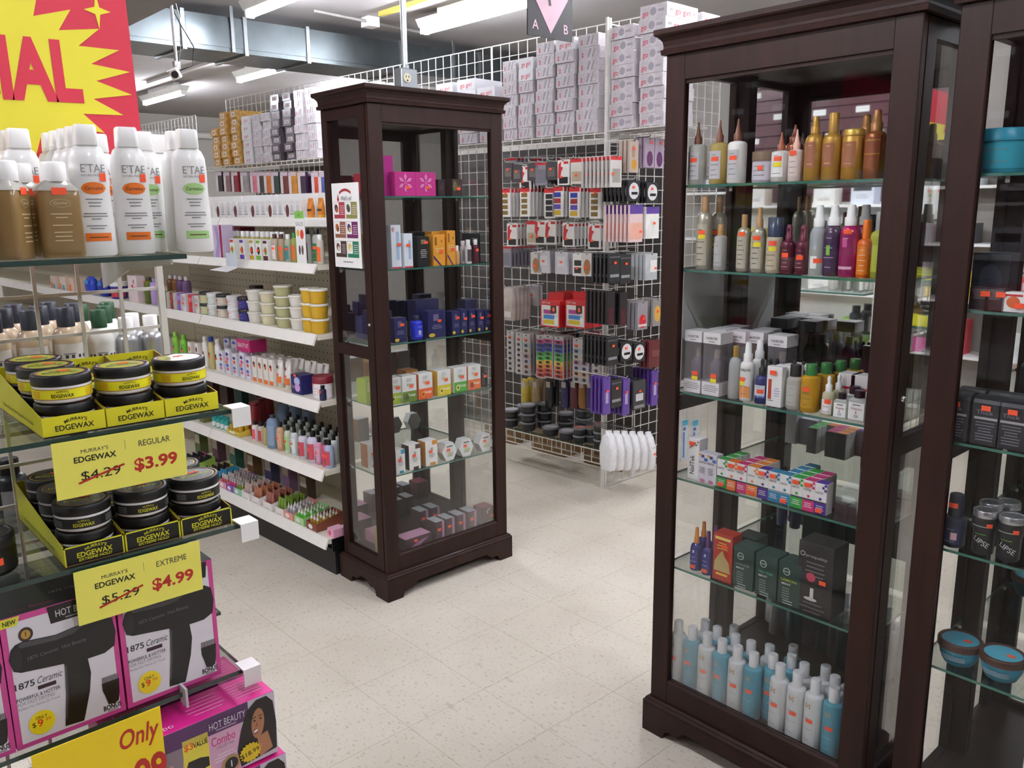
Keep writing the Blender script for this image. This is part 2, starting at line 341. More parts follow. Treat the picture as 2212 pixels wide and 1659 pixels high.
# ================================================================== dark wooden curio cabinets
CW, CD, CH = .687, .371, 2.025
BI, ZL, ZB = .016, .113, 1.962          # body inset, plinth ledge height, underside of the crown
SHZ = {'L': [1.628, 1.350, 1.057, .807, .516], 'R': [1.632, 1.409, 1.070, .818, .545], 'T': [1.635, 1.357, 1.070, .824, .538]}
DECK = .165
def apron(L):
    f = [(0, 0), (.075, 0), (.083, .024), (.10, .031), (.118, .027), (.135, .036), (.152, .052)]
    k = min(1., L*.42/.152); f = [(x*k, z) for x, z in f]
    return f+[(L-x, z) for x, z in reversed(f)]+[(L, .092), (0, .092)]
def cabinet(label, loc, rz, shz):
    t = thing('curio_cabinet', label, 'cabinet', loc, rz)
    a, c = BI, CW-BI; d0, d1 = BI, CD-BI
    T90 = Matrix.Rotation(R(90), 4, 'Z')
    B().extr(apron(CW), 0, .02, WOOD).obj('front_apron', t)
    B().extr(apron(CW), CD-.02, CD, WOOD).obj('back_apron', t)
    B().extr(apron(CD-.0402), -.02, 0, WOOD, Matrix.Translation((0, .0201, 0)) @ T90).obj('side_apron', t)
    B().extr(apron(CD-.0402), -CW, -CW+.02, WOOD, Matrix.Translation((0, .0201, 0)) @ T90).obj('side_apron', t)
    def rect(o, z): return [(-o, -o, z), (CW+o, -o, z), (CW+o, CD+o, z), (-o, CD+o, z)]
    B().loft([rect(-.001, .092), rect(0, .094), rect(.0, .100), rect(-.004, .104), rect(-.006, .109), rect(-.012, .113)], WOOD, False).obj('plinth_moulding', t)
    B().box(a+.004, c-.004, d0+.004, d1-.004, ZL-.002, DECK-.001, WOOD).obj('deck', t)
    pw = .060
    for x0, x1 in ((a, a+pw), (c-pw, c)):                       # four corner posts
        B().cbox(x0, x1, d0, d0+.022, ZL, ZB, WOOD, .002).obj('front_stile', t)
        B().cbox(x0, x1, d1-.03, d1, ZL, ZB, WOOD, .002).obj('back_post', t)
    b = B(); b.box(a+pw, c-pw, d0+.001, d0+.022, 1.898, ZB, WOOD); b.box(a+pw, c-pw, d0+.006, d0+.02, 1.888, 1.898, WOOD); b.obj('top_rail', t)
    b = B(); b.box(a+pw, c-pw, d0+.001, d0+.022, ZL, .180, WOOD); b.loft([[(a+pw, y, z), (c-pw, y, z)] for y, z in ((d0+.001, .180), (d0+.006, .186), (d0+.012, .188), (d0+.02, .188))], WOOD, False, cap=False, close=False); b.obj('bottom_rail', t)
    B().box(a+.004, c-.004, d0+.0225, d1-.004, 1.935, ZB-.001, WOOD).obj('top_panel', t)
    for sx, xo in ((0, a), (1, c-.02)):                          # glazed doors on both ends
        dr = t; x0, x1 = xo, xo+.02; y0, y1 = d0+.0265, d1-.031
        st = B(); st.box(x0, x1, y0, y0+.045, ZL+.004, ZB-.004, WOOD); st.box(x0, x1, y1-.012, y1, ZL+.004, ZB-.004, WOOD)
        for za, zb in ((ZL+.004, .168), (1.000, 1.045), (1.918, ZB-.004)): st.box(x0, x1, y0+.045, y1-.012, za, zb, WOOD)
        d = st.obj('end_door', t)
        for za, zb in ((.168, 1.000), (1.045, 1.918)): B().box(xo+.008, xo+.012, y0+.045, y1-.012, za, zb, GLASS).obj('door_pane', d)
        k = B(); k.lathe([(.007, 0), (.007, .006), (.004, .009)], CHROME, 10, T=Matrix.Translation((xo+(.02 if sx else 0), y0+.022, 1.14)) @ Matrix.Rotation(R(90 if sx else -90), 4, 'Y')); k.obj('lock', d)
    B().box(a+pw, c-pw, d0+.010, d0+.014, .188, 1.898, GLASS).obj('front_pane', t)
    B().box(a+pw, c-pw, d1-.012, d1-.008, .166, 1.934, MIRROR).obj('mirror_back', t)
    B().box(a+pw, c-pw, d1-.0075, d1-.002, .166, 1.934, M('5a4636', .8)).obj('back_board', t)
    for z in shz:
        b = B(); x0, x1, y0, y1 = a+.022, c-.022, d0+.024, d1-.032
        b.box(x0+.001, x1-.001, y0+.001, y1-.001, z-.006, z, SHELFG)
        b.box(x0, x1, y0, y0+.001, z-.006, z, EDGEG); b.box(x0, x0+.001, y0+.001, y1, z-.006, z, EDGEG); b.box(x1-.001, x1, y0+.001, y1, z-.006, z, EDGEG)
        s = b.obj('glass_shelf', t)
        p = B()
        for x in (a+.022, c-.032): p.box(x, x+.010, d0+.045, d0+.055, z-.014, z-.0062, CHROME); p.box(x, x+.010, d1-.06, d1-.05, z-.014, z-.0062, CHROME)
        p.obj('shelf_clip', s)
    pr = [(-.014, ZB), (-.006, ZB+.001), (-.004, ZB+.012), (-.010, ZB+.016), (-.010, ZB+.022), (-.008, ZB+.034), (.0, ZB+.044), (.006, ZB+.047), (.009, ZB+.051), (.009, CH)]
    B().loft([rect(o, z) for o, z in pr], WOOD, False).obj('crown_moulding', t)
    return t
cabL = cabinet('dark wooden glass display cabinet at the end of the shelf aisle, poster on its side', (1.748, 2.700, 0), 0, SHZ['L'])
cabR = cabinet('dark wooden glass display cabinet in front, full of hair bottles and nail boxes', (1.845, 1.455, 0), FX, SHZ['R'])
cabT = cabinet('dark wooden glass display cabinet cut off by the right picture edge', (1.845, .729, 0), FX, SHZ['T'])

# poster on the left cabinet's end door -------------------------------------------------------------
def poster(plain=False):
    b = B(); b.box(-.098, .098, 0, .002, 0, .325, WHITE); parts = [('sheet', b)]
    y = -.0006; p = B()
    cols = ['a83a48', '8c8a4e', '8e5d45', '6d1f5c', '47302b', '1f7a55']; pics = ['5a2a2a', '4a5a3a', 'b5622e', '4a2a5a', '6a4a3a', 'd8c860']
    for i in range(6):
        cx = -.046+.088*(i % 2); z = .225-.075*(i//2)
        p.frect(cx-.04, cx+.04, z-.035, z+.028, y, M(cols[i], .5)); p.frect(cx-.038, cx-.003, z-.020, z+.027, y-.0003, WHITE)
        p.fell(cx-.021, z+.004, .013, .017, y-.0006, M(pics[i], .5), 10, .4); p.fell(cx-.017, z-.002, .007, .009, y-.0009, M('e8e0d0' if i in (4, 5) else pics[(i+2) % 6], .5), 8)
        p.flines(cx+.002, cx+.038, [z+.012-.008*k for k in range(5)], .0022, y-.0003, M('e5d5d0', .5), i)
    parts.append(('picture_panels', p))
    l = B(); pts = [(-.042+.084*k/8, .292+.012*(1-((k-4)/4)**2)) for k in range(9)]
    l.fpoly([(x, z-.010) for x, z in pts]+[(x, z) for x, z in reversed(pts)], y, M('a02834', .5)); l.fpoly([(-.060, .262), (-.052, .252), (-.044, .262), (-.048, .272), (-.052, .286), (-.056, .272)], y, M('b02030', .5))
    l.text("Well's oil", .005, .258, .018, y, INK, width=.075, shear=.15); l.flines(-.05, .05, [.020], .004, y, GREYTXT); parts.append(('lettering', l))
    return Kind('poster', 'poster', parts)
PST = poster()
pp = onx(742, 500, 1.760)
PST.put("white poster with six coloured product panels on the left cabinet's end door", (1.7595, 2.895, 1.355), FX)
PST.put('white poster inside the right cabinet, on its far end door, half seen from behind', (2.045, 1.4255, 1.085), PI)
# ================================================================== generic products (front faces local -y, base at z = 0)
def bottle(name, d, h, body, cap, caph=.18, capr=.5, sh=.12, sy=1., lab=None, bands=(), stk=None, lines=0, ink=None, style='flat', taper=0., n=16, cat='bottle', logo=None, stk2=None):
    r = d/2; hc = h*caph; hb = h-hc; s = h*sh; rn = r*capr
    b = B(); b.lathe([(r*.88, 0), (r, .003), (r*(1-taper), hb-s), (r*(1-taper)*.95, hb-s*.6), (r*(1-taper)*.78, hb-s*.25), (rn*1.02, hb-s*.04), (rn*.9, hb)], body, n, sy=sy)
    parts = [('body', b)]; c = B()
    if style == 'flat': c.lathe([(rn*1.05, hb-.001), (rn*1.05, h-.002), (rn*.95, h)], cap, n)
    elif style == 'disc': c.lathe([(rn*1.0, hb-.001), (rn*1.06, hb+hc*.1), (rn*1.0, h-.002), (rn*.9, h)], cap, n)
    elif style == 'nozzle': c.lathe([(rn*1.15, hb-.001), (rn*1.15, hb+hc*.3), (rn*.8, hb+hc*.36), (rn*.35, hb+hc*.75), (rn*.22, h)], cap, 12)
    elif style == 'spray': c.lathe([(rn*1.12, hb-.001), (rn*1.12, hb+hc*.38), (rn*.86, hb+hc*.42), (rn*.72, h-.002), (rn*.6, h)], cap, 14)
    elif style == 'drop': c.lathe([(rn*1.1, hb-.001), (rn*1.1, hb+hc*.42), (rn*.62, hb+hc*.46), (rn*.6, hb+hc*.7), (rn*.72, hb+hc*.82), (rn*.55, h-.003), (rn*.25, h)], cap, 12)
    elif style == 'pump':
        c.lathe([(rn*1.1, hb-.001), (rn*1.1, hb+hc*.35), (rn*.35, hb+hc*.38), (rn*.35, hb+hc*.72)], cap, 12); c.box(-rn*.55, rn*.55, -r*.75, rn*.6, hb+hc*.72, h, cap)
    elif style == 'serum':
        c.lathe([(rn*1.1, hb-.001), (rn*1.1, hb+hc*.35), (rn*.9, hb+hc*.4), (rn*.85, hb+hc*.85), (rn*.6, h)], cap, 12); c.box(-rn*.3, rn*.3, -rn*1.3, 0, hb+hc*.62, hb+hc*.78, cap)
    parts.append(('cap', c))
    if lab:
        z0, z1, m, half = lab; l = B(); tp = lambda z: r*(1-taper*max(0, min(1, z*h/max(hb-s, 1e-4))))+.0004
        l.arc(tp(z0), -half, half, z0*h, z1*h, m, 8, sy, tp(z1))
        for bz0, bz1, bm, a0, a1 in bands: l.arc(tp(bz0)+.0003, a0, a1, bz0*h, bz1*h, bm, 5, sy, tp(bz1)+.0003)
        for k in range(lines):
            zz = z0+(z1-z0)*(.85-.72*k/max(1, lines-1)); q = half*(.35+.4*((k*7) % 5)/5)
            l.arc(tp(zz)+.0004, -q, q, zz*h, zz*h+min(.0022, h*.012), ink or GREYTXT, 3, sy)
        if logo: txt, zf, hf, lm = logo; l.text(txt, 0, zf*h, hf*h, 0, lm, curve=tp(zf)+.0007)
        parts.append(('label', l))
    for q, nm, col in ((stk, 'price_sticker', ORANGE), (stk2, 'second_sticker', YELLOW)):
        if q is not None:
            a, zf = q; wd = math.degrees(min(.019, d*.5)/r)/2
            l = B(); l.arc(r+.0011, a-wd, a+wd, zf*h, zf*h+.011, col, 3, sy); parts.append((nm, l))
    return Kind(name, cat, parts)
def pr(b, specs, w, h, y):
    for k, q in enumerate(specs):
        yy = y-.0003*(k+1)
        if q[0] == 'r': b.frect(-w/2+q[1]*w, -w/2+q[2]*w, q[3]*h, q[4]*h, yy, q[5])
        elif q[0] == 'e': b.fell(-w/2+q[1]*w, q[2]*h, q[3]*w, q[4]*h, yy, q[5])
        elif q[0] == 'l': b.flines(-w/2+q[1]*w, -w/2+q[2]*w, [(q[3]-.06*j)*h for j in range(q[4]) if q[3]-.06*j > .015], min(.003, h*.02), yy, q[5], k)
        elif q[0] == 'p': b.fpoly([(-w/2+x*w, z*h) for x, z in q[1]], yy, q[2])
        elif q[0] == 't': b.text(q[1], -w/2+q[2]*w, q[3]*h, q[4]*h, yy, q[5], width=(q[6]*w if len(q) > 6 else None), bold=.01, rot=(q[7] if len(q) > 7 else 0))
def carton(name, w, d, h, body, specs=(), stk=None, cat='box', top=None, side=None, extra=(), shape='box', stk2=None):
    b = B()
    if shape == 'box': b.cbox(-w/2, w/2, -d/2, d/2, 0, h, body, .0012)
    elif shape == 'dome':                       # carton with a curved top flap
        p = [(-d/2, 0), (d/2, 0), (d/2, h*.86)]+[(d/2*math.cos(a), h*.86+h*.14*math.sin(a)) for a in (.5, 1.0, PI/2, 2.1, 2.6)]+[(-d/2, h*.86)]
        b.extr(p, -w/2, w/2, body, Matrix.Rotation(R(90), 4, 'Z'))
    elif shape == 'hex': b.extr([(w/2*math.cos(k*PI/3), h/2+h/2*math.sin(k*PI/3)/.866) for k in range(6)], -d/2, d/2, body)
    elif shape == 'bag': b.loft([[(x*w/2*fx, y*d/2*fy, z*h) for x, y in ((-1, -.6), (-.6, -1), (.6, -1), (1, -.6), (1, .6), (.6, 1), (-.6, 1), (-1, .6))] for z, fx, fy in ((0, .85, .8), (.12, 1, 1), (.55, 1.03, 1.06), (.85, 1, .6), (.93, .95, .12), (1, .97, .08))], body)
    parts = [('carton' if shape != 'bag' else 'pouch', b)]
    if specs or top or side:
        l = B(); pr(l, specs, w, h, -d/2)
        if top: l.poly([(-w/2+.001, -d/2+.001, h+.0004), (w/2-.001, -d/2+.001, h+.0004), (w/2-.001, d/2-.001, h+.0004), (-w/2+.001, d/2-.001, h+.0004)], top)
        if side:
            for s in (-1, 1): x = s*(w/2+.0004); l.poly([(x, -d/2+.001, .001), (x, d/2-.001, .001), (x, d/2-.001, h-.002), (x, -d/2+.001, h-.002)], side)
        parts.append(('printed_face', l))
    for q, nm, col in ((stk, 'price_sticker', ORANGE), (stk2, 'second_sticker', YELLOW)):
        if q is not None:
            s = B(); s.box(-w/2+q[0]*w-.009, -w/2+q[0]*w+.009, -d/2-.0042, -d/2-.0036, q[1]*h, q[1]*h+.011, col); parts.append((nm, s))
    return Kind(name, cat, parts+list(extra))
def tub(name, d, h, body, lid, lidh=.2, lab=None, stk=None, taper=.12, over=1.04, cat='tub', top=None, n=20, lines=0):
    r = d/2; b = B(); b.lathe([(r*(1-taper)*.95, 0), (r*(1-taper), .002), (r*.98, h*(1-lidh))], body, n); parts = [('body', b)]
    c = B(); c.lathe([(r*over, h*(1-lidh)), (r*over, h-.002), (r*over*.96, h), (r*.86, h), (r*.84, h-.0015)], lid, n)
    if top: c.lathe([(r*.84, h-.0012), (r*.0+.001, h-.0010)], top, n, cap=False)
    parts.append(('lid', c))
    if lab:
        z0, z1, m = lab; l = B(); rr = lambda z: r*((1-taper)+(taper-.02)*z/(1-lidh))+.0006
        l.arc(rr(z0), -110, 110, z0*h, z1*h, m, 12, 1, rr(z1))
        for k in range(lines): zz = z0+(z1-z0)*(.75-.5*k/max(1, lines-1)); l.arc(rr(zz)+.0004, -30, 30, zz*h, zz*h+.002, GREYTXT, 3)
        parts.append(('label', l))
    if stk: s = B(); s.arc(r+.0012, stk[0]-12, stk[0]+12, stk[1]*h, stk[1]*h+.011, ORANGE, 3); parts.append(('price_sticker', s))
    return Kind(name, cat, parts)
def tubek(name, d, h, body, cap, lab=None, stk=None, caph=.16, dots=None):     # squeeze tube standing on its cap
    r = d/2; b = B(); hc = h*caph
    b.loft([[(r*fx*math.cos(a), r*fy*math.sin(a), z) for a in [2*PI*k/14 for k in range(14)]] for fx, fy, z in ((.9, .9, hc), (1, 1, hc+.004), (1.05, .85, h*.6), (1.2, .35, h*.9), (1.25, .1, h*.95), (1.25, .08, h))], body)
    c = B(); c.lathe([(r*.92, 0), (r*.95, .002), (r*.92, hc)], cap, 14); parts = [('body', b), ('cap', c)]
    if lab:
        l = B()
        for z0, z1, m in lab: l.arc(r*1.04+.0006, -60, 60, z0*h, z1*h, m, 6, .86 if z0 > .4 else 1)
        if dots: l.arc(r*1.06+.0012, -26, 18, dots[0]*h, dots[0]*h+.012, dots[1], 4, .86)
        parts.append(('label', l))
    if stk is not None: s = B(); s.arc(r*1.06+.0018, stk[0]-18, stk[0]+18, stk[1]*h, stk[1]*h+.010, ORANGE, 3, .9); parts.append(('price_sticker', s))
    return Kind(name, 'tube', parts)
CLEAR = M('dfe3df', .12, tr=.55, var=.02); CLEARY = M('d8c070', .12, tr=.45, var=.02); CLOUD = M('e6e6e2', .3, tr=.25, var=.02)
BROWNCAP = M('7a4a34', .4); GOLD = M('b98d3c', .38, .35, var=.1); COPPER = M('9a5a34', .3, .4); SILV = M('b9b2a2', .3, .45, var=.05); TAN = M('b58a5a', .45)
LABG = M('c9c7c9', .5); LABW = M('efeeea', .5)

# ================================================================== right cabinet, shelf by shelf
XS = 1.889
def rowx(items, z, cab, deep=None):
    for it in items:
        k, px, py, dx, lb = it; p = onx(px, py, XS+dx); k.put(lb, (XS+dx, p.y, z), FX)
def seq(k, n, x, y0, dx, z, fmt, group, rz=FX, jy=0.):         # same product in file behind the first
    for i in range(n): k.put(fmt % (ORD[i+1].strip()), (x+dx*(i+1), y0+jy*(i+1), z), rz, group)
in_R = 'in the right cabinet'
z = SHZ['R'][0]
noz = lambda body, lb, st: bottle('oil_bottle', .049, .160, body, BROWNCAP, .34, .36, .07, lab=(.08, .52, lb, 42), lines=5, stk=(8, .36), style='nozzle')
rowx([
 (noz(CLEAR, LABG, 0), 1507, 350, .030, 'clear bottle with brown nozzle, leftmost on the top shelf, right cabinet'),
 (noz(CLEARY, LABG, 0), 1553, 350, .030, 'clear bottle of amber oil with brown nozzle, top shelf of the right cabinet'),
 (noz(M('efeee8', .35), LABG, 0), 1592, 350, .030, 'white bottle with brown nozzle and blue pattern, top shelf of the right cabinet'),
 (tub('treatment_jar', .060, .075, M('bfb9c4', .4), M('7d6850', .45), .3, lab=(.08, .66, M('cbc6cf', .5)), stk=(10, .4), taper=.02, cat='jar', lines=3), 1652, 350, .038, 'grey jar with a brown lid on the top shelf of the right cabinet'),
 (bottle('lotion_bottle', .045, .118, M('e9e5de', .25, tr=.2), M('a4593a', .4), .36, .36, .08, lab=(.1, .6, LABW, 45), lines=3, stk=(10, .42), stk2=(10, .30), style='nozzle'), 1687, 340, .030, 'cream bottle with copper nozzle and orange and yellow stickers, right cabinet top shelf'),
 (bottle('lotion_bottle', .036, .122, M('e8d5d0', .35), M('f0c0ae', .35), .38, .42, .06, lab=(.1, .55, M('e2cfc8', .5), 45), lines=4, stk=(0, .50), style='nozzle'), 1720, 340, .030, 'slim pale pink bottle with pink nozzle on the top shelf, right cabinet'),
 (bottle('gold_bottle', .045, .148, GOLD, GOLD, .26, .40, .16, lab=(.2, .6, M('a56a4c', .45), 34), lines=2, ink=M('d8b878', .5), style='spray'), 1759, 330, .032, 'golden bottle with slim tapered cap, leftmost of three golden bottles in the right cabinet'),
 (bottle('gold_bottle', .046, .152, GOLD, GOLD, .30, .48, .12, lab=(.2, .55, M('a56a4c', .45), 34), lines=2, ink=M('d8b878', .5), style='disc'), 1798, 330, .032, 'tall golden bottle with broad cap between two golden bottles in the right cabinet'),
 (bottle('gold_tube', .049, .112, GOLD, M('c9a44e', .35, .4), .12, .92, .03, lab=(.25, .75, M('a56a4c', .45), 40), lines=2, ink=M('d8b878', .5)), 1842, 340, .034, 'golden jar-topped bottle right of the two slim golden ones in the right cabinet'),
 (bottle('copper_bottle', .046, .150, COPPER, M('b07a4e', .35, .3), .3, .5, .1, lab=(.15, .6, M('8a4a30', .4), 50), bands=[(.55, .57, GOLD, -50, 50), (.35, .37, GOLD, -50, 50)], style='spray'), 1890, 330, .034, 'copper brown bottle at the right end of the top shelf, right cabinet'),
 (bottle('copper_bottle', .046, .150, COPPER, M('b07a4e', .35, .3), .3, .5, .1, style='spray'), 1868, 330, .110, 'copper brown bottle behind the golden jar-topped bottle in the right cabinet'),
 (bottle('copper_bottle', .046, .140, M('8a4c2c', .3, .4), M('7a3c24', .35, .3), .3, .5, .1, style='nozzle'), 1716, 330, .100, 'copper nozzle bottle standing behind the pale pink bottle, right cabinet'),
], z, 'R')
z = SHZ['R'][1]
silv = lambda d, h, caph, **k: bottle('spray_bottle', d, h, SILV, TAN, caph, .42, .13, lab=(.06, .62, M('bdb6a4', .45), 50), lines=6, ink=M('5a554c', .6), **k)
rowx([
 (silv(.043, .194, .21, stk=(12, .48), stk2=(14, .42)), 1522, 500, .028, 'tallest champagne bottle with tan cap at the left of the second shelf, right cabinet'),
 (silv(.043, .192, .21, stk=(12, .48)), 1553, 480, .085, 'champagne bottle with tan cap standing behind the tallest one, right cabinet'),
 (bottle('serum_bottle', .034, .120, M('c4c4c0', .2, tr=.2), TAN, .24, .48, .05, lab=(.1, .6, M('b9b9b6', .5), 45), lines=3), 1556, 540, .026, 'small grey glass bottle with tan cap beside the tallest champagne bottle'),
 (silv(.035, .145, .22, stk=(10, .62)), 1607, 520, .028, 'champagne bottle with lilac dot, left of the pair with orange stickers, right cabinet'),
 (silv(.037, .162, .30, stk=(10, .50), stk2=(16, .40), style='spray'), 1640, 510, .028, 'champagne spray bottle with orange and yellow stickers on the second shelf'),
 (bottle('foam_tube', .040, .138, M('c3b59a', .4), M('4a5468', .2, tr=.2), .34, .9, .03, lab=(.06, .6, M('c8baa0', .45), 50), lines=5, ink=M('6a6250', .6), stk=(14, .5), stk2=(14, .40)), 1674, 520, .028, 'beige tube with smoky blue overcap on the second shelf of the right cabinet'),
 (bottle('pump_serum', .034, .120, M('611a30', .25, coat=.4), M('6e1e34', .3), .32, .5, .08, lab=(.08, .55, M('5a182c', .4), 45), lines=5, ink=M('b08a92', .6), stk=(0, .34), style='serum'), 1703, 545, .028, 'left one of two small maroon pump bottles in the right cabinet'),
 (bottle('pump_serum', .034, .120, M('611a30', .25, coat=.4), M('6e1e34', .3), .32, .5, .08, lab=(.08, .55, M('5a182c', .4), 45), lines=5, ink=M('b08a92', .6), stk=(4, .30), style='serum'), 1734, 545, .028, 'right one of two small maroon pump bottles in the right cabinet'),
 (bottle('spray_bottle', .040, .166, CLEAR, WHITE, .30, .58, .14, lab=(.10, .28, WHITE, 24), style='spray', stk=(30, .18)), 1768, 515, .030, 'clear spray bottle with white cap on the second shelf, right cabinet'),
 (bottle('spray_bottle', .042, .166, M('46304e', .2, coat=.4), WHITE, .28, .58, .14, lab=(.05, .62, M('43294c', .35), 50), bands=[(.30, .44, M('7fc23c', .4), -14, 10)], lines=4, ink=M('a898b0', .6), style='spray'), 1800, 515, .030, 'dark purple spray bottle with a green leaf and white cap, right cabinet'),
 (bottle('spray_bottle', .044, .166, M('b0126a', .22, coat=.4), WHITE, .28, .58, .14, lab=(.05, .62, M('8c1256', .35), 50), bands=[(.11, .15, M('d8b0c8', .4), -45, 45), (.42, .54, M('c85a98', .4), -18, 12)], lines=2, ink=M('d8a0c0', .6), style='spray', stk=(10, .60)), 1836, 515, .030, 'magenta spray bottle with white cap and orange sticker, right cabinet'),
 (bottle('spray_bottle', .037, .132, M('e8701c', .25, tr=.1), M('ee7a20', .3), .32, .5, .1, lab=(.06, .55, M('e8801e', .4), 45), lines=5, ink=M('f4d0a8', .6), style='disc'), 1870, 540, .028, 'orange bottle with orange cap on the second shelf, right cabinet'),
 (bottle('spray_bottle', .040, .150, M('c6cf4c', .2, tr=.25), CLEAR, .28, .5, .1, lab=(.1, .5, M('bcc84a', .4), 45)), 1898, 540, .040, 'lime yellow bottle at the right end of the second shelf, right cabinet'),
 (bottle('spray_bottle', .044, .166, M('8e1450', .22), WHITE, .28, .58, .14, style='spray'), 1868, 500, .120, 'magenta spray bottle with white cap behind the orange bottle, right cabinet'),
], z, 'R')
z = SHZ['R'][2]
def winbox(tint):
    w, d, h = .055, .058, .172; f = B(); m = M('e8e4e6', .4)
    f.box(-w/2, w/2, -d/2, d/2, h-.030, h, m); f.box(-w/2, w/2, -d/2, d/2, 0, .036, m)
    wn = B(); wn.box(-w/2+.001, w/2-.001, -d/2+.001, d/2-.001, .036, h-.03, M(tint, .12, tr=.8, var=.02))
    l = B(); l.text('NAIROBI', 0, h-.018, .007, -d/2-.0004, INK, width=.034); l.flines(-.014, .014, [h-.025], .002, -d/2-.0004, GREYTXT); l.flines(-.026, .026, [.026, .021, .016, .011], .0018, -d/2-.0004, GREYTXT)
    bt = B(); bt.lathe([(.018, .037), (.019, .04), (.019, .085), (.012, .095), (.008, .1)], M('6a6078', .3), 12); bt.lathe([(.0095, .1), (.0095, .125)], M('b8aea0', .3, .5), 12)
    st = B(); st.box(.0, .019, -d/2-.0016, -d/2-.001, .05, .061, ORANGE); s2 = B(); s2.box(.0, .019, -d/2-.0016, -d/2-.001, .037, .048, YELLOW)
    return Kind('window_box', 'box', [('carton', f), ('clear_window', wn), ('printed_face', l), ('inner_flacon', bt), ('price_sticker', st), ('second_sticker', s2)])
WBX = winbox('cfc8cc'); WBP = winbox('d6c2bc')
for i, (px, py, dx, k, lb) in enumerate([(1509, 790, .036, WBX, 'window carton with a bottle inside, front left on the third shelf, right cabinet'), (1549, 790, .036, WBX, 'window carton with a bottle inside, next to the frosted gold-capped bottle'),
     (1560, 770, .105, WBX, 'window carton behind the two front ones, third shelf of the right cabinet'), (1602, 770, .105, WBX, 'window carton behind the white spray bottle, right cabinet'), (1640, 770, .125, WBP, 'pinkish window carton behind the dark droppers, right cabinet'), (1690, 770, .112, WBX, 'window carton at the right of the back row, third shelf, right cabinet'),
     (1590, 760, .172, WBX, 'window carton deep in the back row left, third shelf, right cabinet'), (1655, 760, .176, WBP, 'pinkish window carton deep in the back row, third shelf, right cabinet')]):
    p = onx(px, py, XS+dx); k.put(lb, (XS+dx, p.y, z), FX, 'window cartons on the third shelf')
drk = bottle('dropper_bottle', .030, .112, M('3a3428', .2, coat=.3), BLACK, .38, .5, .1, lab=(.1, .4, M('4a4436', .5), 45), style='drop')
rowx([
 (bottle('frosted_bottle', .034, .142, M('b9bcbc', .35, tr=.15), M('c09a48', .3, .6), .20, .42, .22), 1588, 800, .026, 'frosted grey bottle with gold cap on the third shelf, right cabinet'),
 (bottle('spray_bottle', .037, .156, WHITE, WHITE, .32, .58, .08, lab=(.05, .6, LABW, 55), bands=[(.06, .26, M('ef9a4e', .4), -55, 55)], lines=4, stk=(-14, .34), stk2=(-20, .27), style='spray', logo=('NAIROBI', .52, .045, INK)), 1615, 800, .028, 'white spray bottle with orange band in front of another white sprayer'),
 (bottle('spray_bottle', .037, .156, WHITE, WHITE, .32, .58, .08, style='spray'), 1640, 790, .085, 'white spray bottle with blank label behind the orange-banded one'),
 (bottle('dropper_bottle', .034, .118, M('23246e', .15, coat=.5), BLACK, .36, .45, .12, lab=(.14, .42, M('d8dcea', .5), 60), bands=[(.14, .18, M('4a6ab8', .5), -60, 60)], lines=2, stk=(20, .24), style='drop'), 1646, 815, .026, 'cobalt blue dropper bottle in front on the third shelf, right cabinet'),
 (bottle('oil_bottle', .042, .114, M('dcdad2', .12, tr=.4), BLACK, .26, .62, .08, lab=(.1, .55, M('d6d4cc', .5, tr=.3), 40), lines=3), 1718, 820, .030, 'clear bottle with black cap beside the yellow oil, right cabinet'),
 (bottle('oil_bottle', .047, .120, M('d9a312', .12, tr=.22), M('2f7a38', .35), .23, .55, .05, lab=(.1, .6, M('d2a020', .4, tr=.2), 40), lines=4, ink=M('6a6a20', .6), stk=(0, .44), logo=('OIL', .38, .08, M('7a8a2a', .5))), 1752, 825, .032, 'yellow oil bottle with green cap, front one of the file'),
 (bottle('dropper_bottle', .029, .098, M('e0dcb8', .12, tr=.3), WHITE, .38, .5, .1, lab=(.06, .42, WHITE, 60), lines=3, ink=M('c05a6a', .6), stk=(22, .32), style='drop'), 1790, 850, .024, 'small dropper bottle with white bulb and label, front one of three'),
], z, 'R')
for i, (px, dx) in enumerate([(1664, .075), (1680, .080), (1702, .085), (1717, .09), (1737, .095), (1766, .105), (1781, .11), (1797, .115), (1806, .13)]):
    p = onx(px, 770, XS+dx); drk.put('dark glass dropper bottle with black bulb, '+nth(i, 9)+' in the back file, third shelf', (XS+dx, p.y, z), FX, 'dark dropper bottles')
ylo = bottle('oil_bottle', .047, .118, M('d9a312', .12, tr=.22), M('2f7a38', .35), .23, .55, .05)
p = onx(1752, 825, XS+.032)
for i in range(3): ylo.put('yellow oil bottle with green cap, %s in the file behind the front one' % (['first', 'second', 'last'][i]), (XS+.032+.052*(i+1), p.y-.012*(i+1), z), FX, 'yellow oil bottles')
wd_ = bottle('dropper_bottle', .029, .098, M('e0dcb8', .12, tr=.3), WHITE, .38, .5, .1, style='drop')
p = onx(1790, 850, XS+.024)
for i in range(2): wd_.put('small dropper bottle with white bulb, %s behind the front one' % (['first', 'second'][i]), (XS+.024+.034*(i+1), p.y-.008*(i+1), z), FX, 'white dropper bottles')
fl = carton('white_flask', .043, .022, .104, M('f0efee', .25), [('r', .12, .34, .18, .68, M('b8402a', .5)), ('l', .5, .9, .45, 4, M('9aa4c8', .6)), ('l', .12, .5, .14, 1, GREYTXT)], stk=(.45, .80), cat='bottle')
p = onx(1677, 830, XS+.022)
fl.put('white flat flask with a red stripe, front one of four', (XS+.022, p.y, z), FX, 'white flasks')
for i in range(3): fl.put('white flat flask, %s behind the front one' % ['first', 'second', 'third'][i], (XS+.022+.027*(i+1), p.y-.008*(i+1), z), FX, 'white flasks')
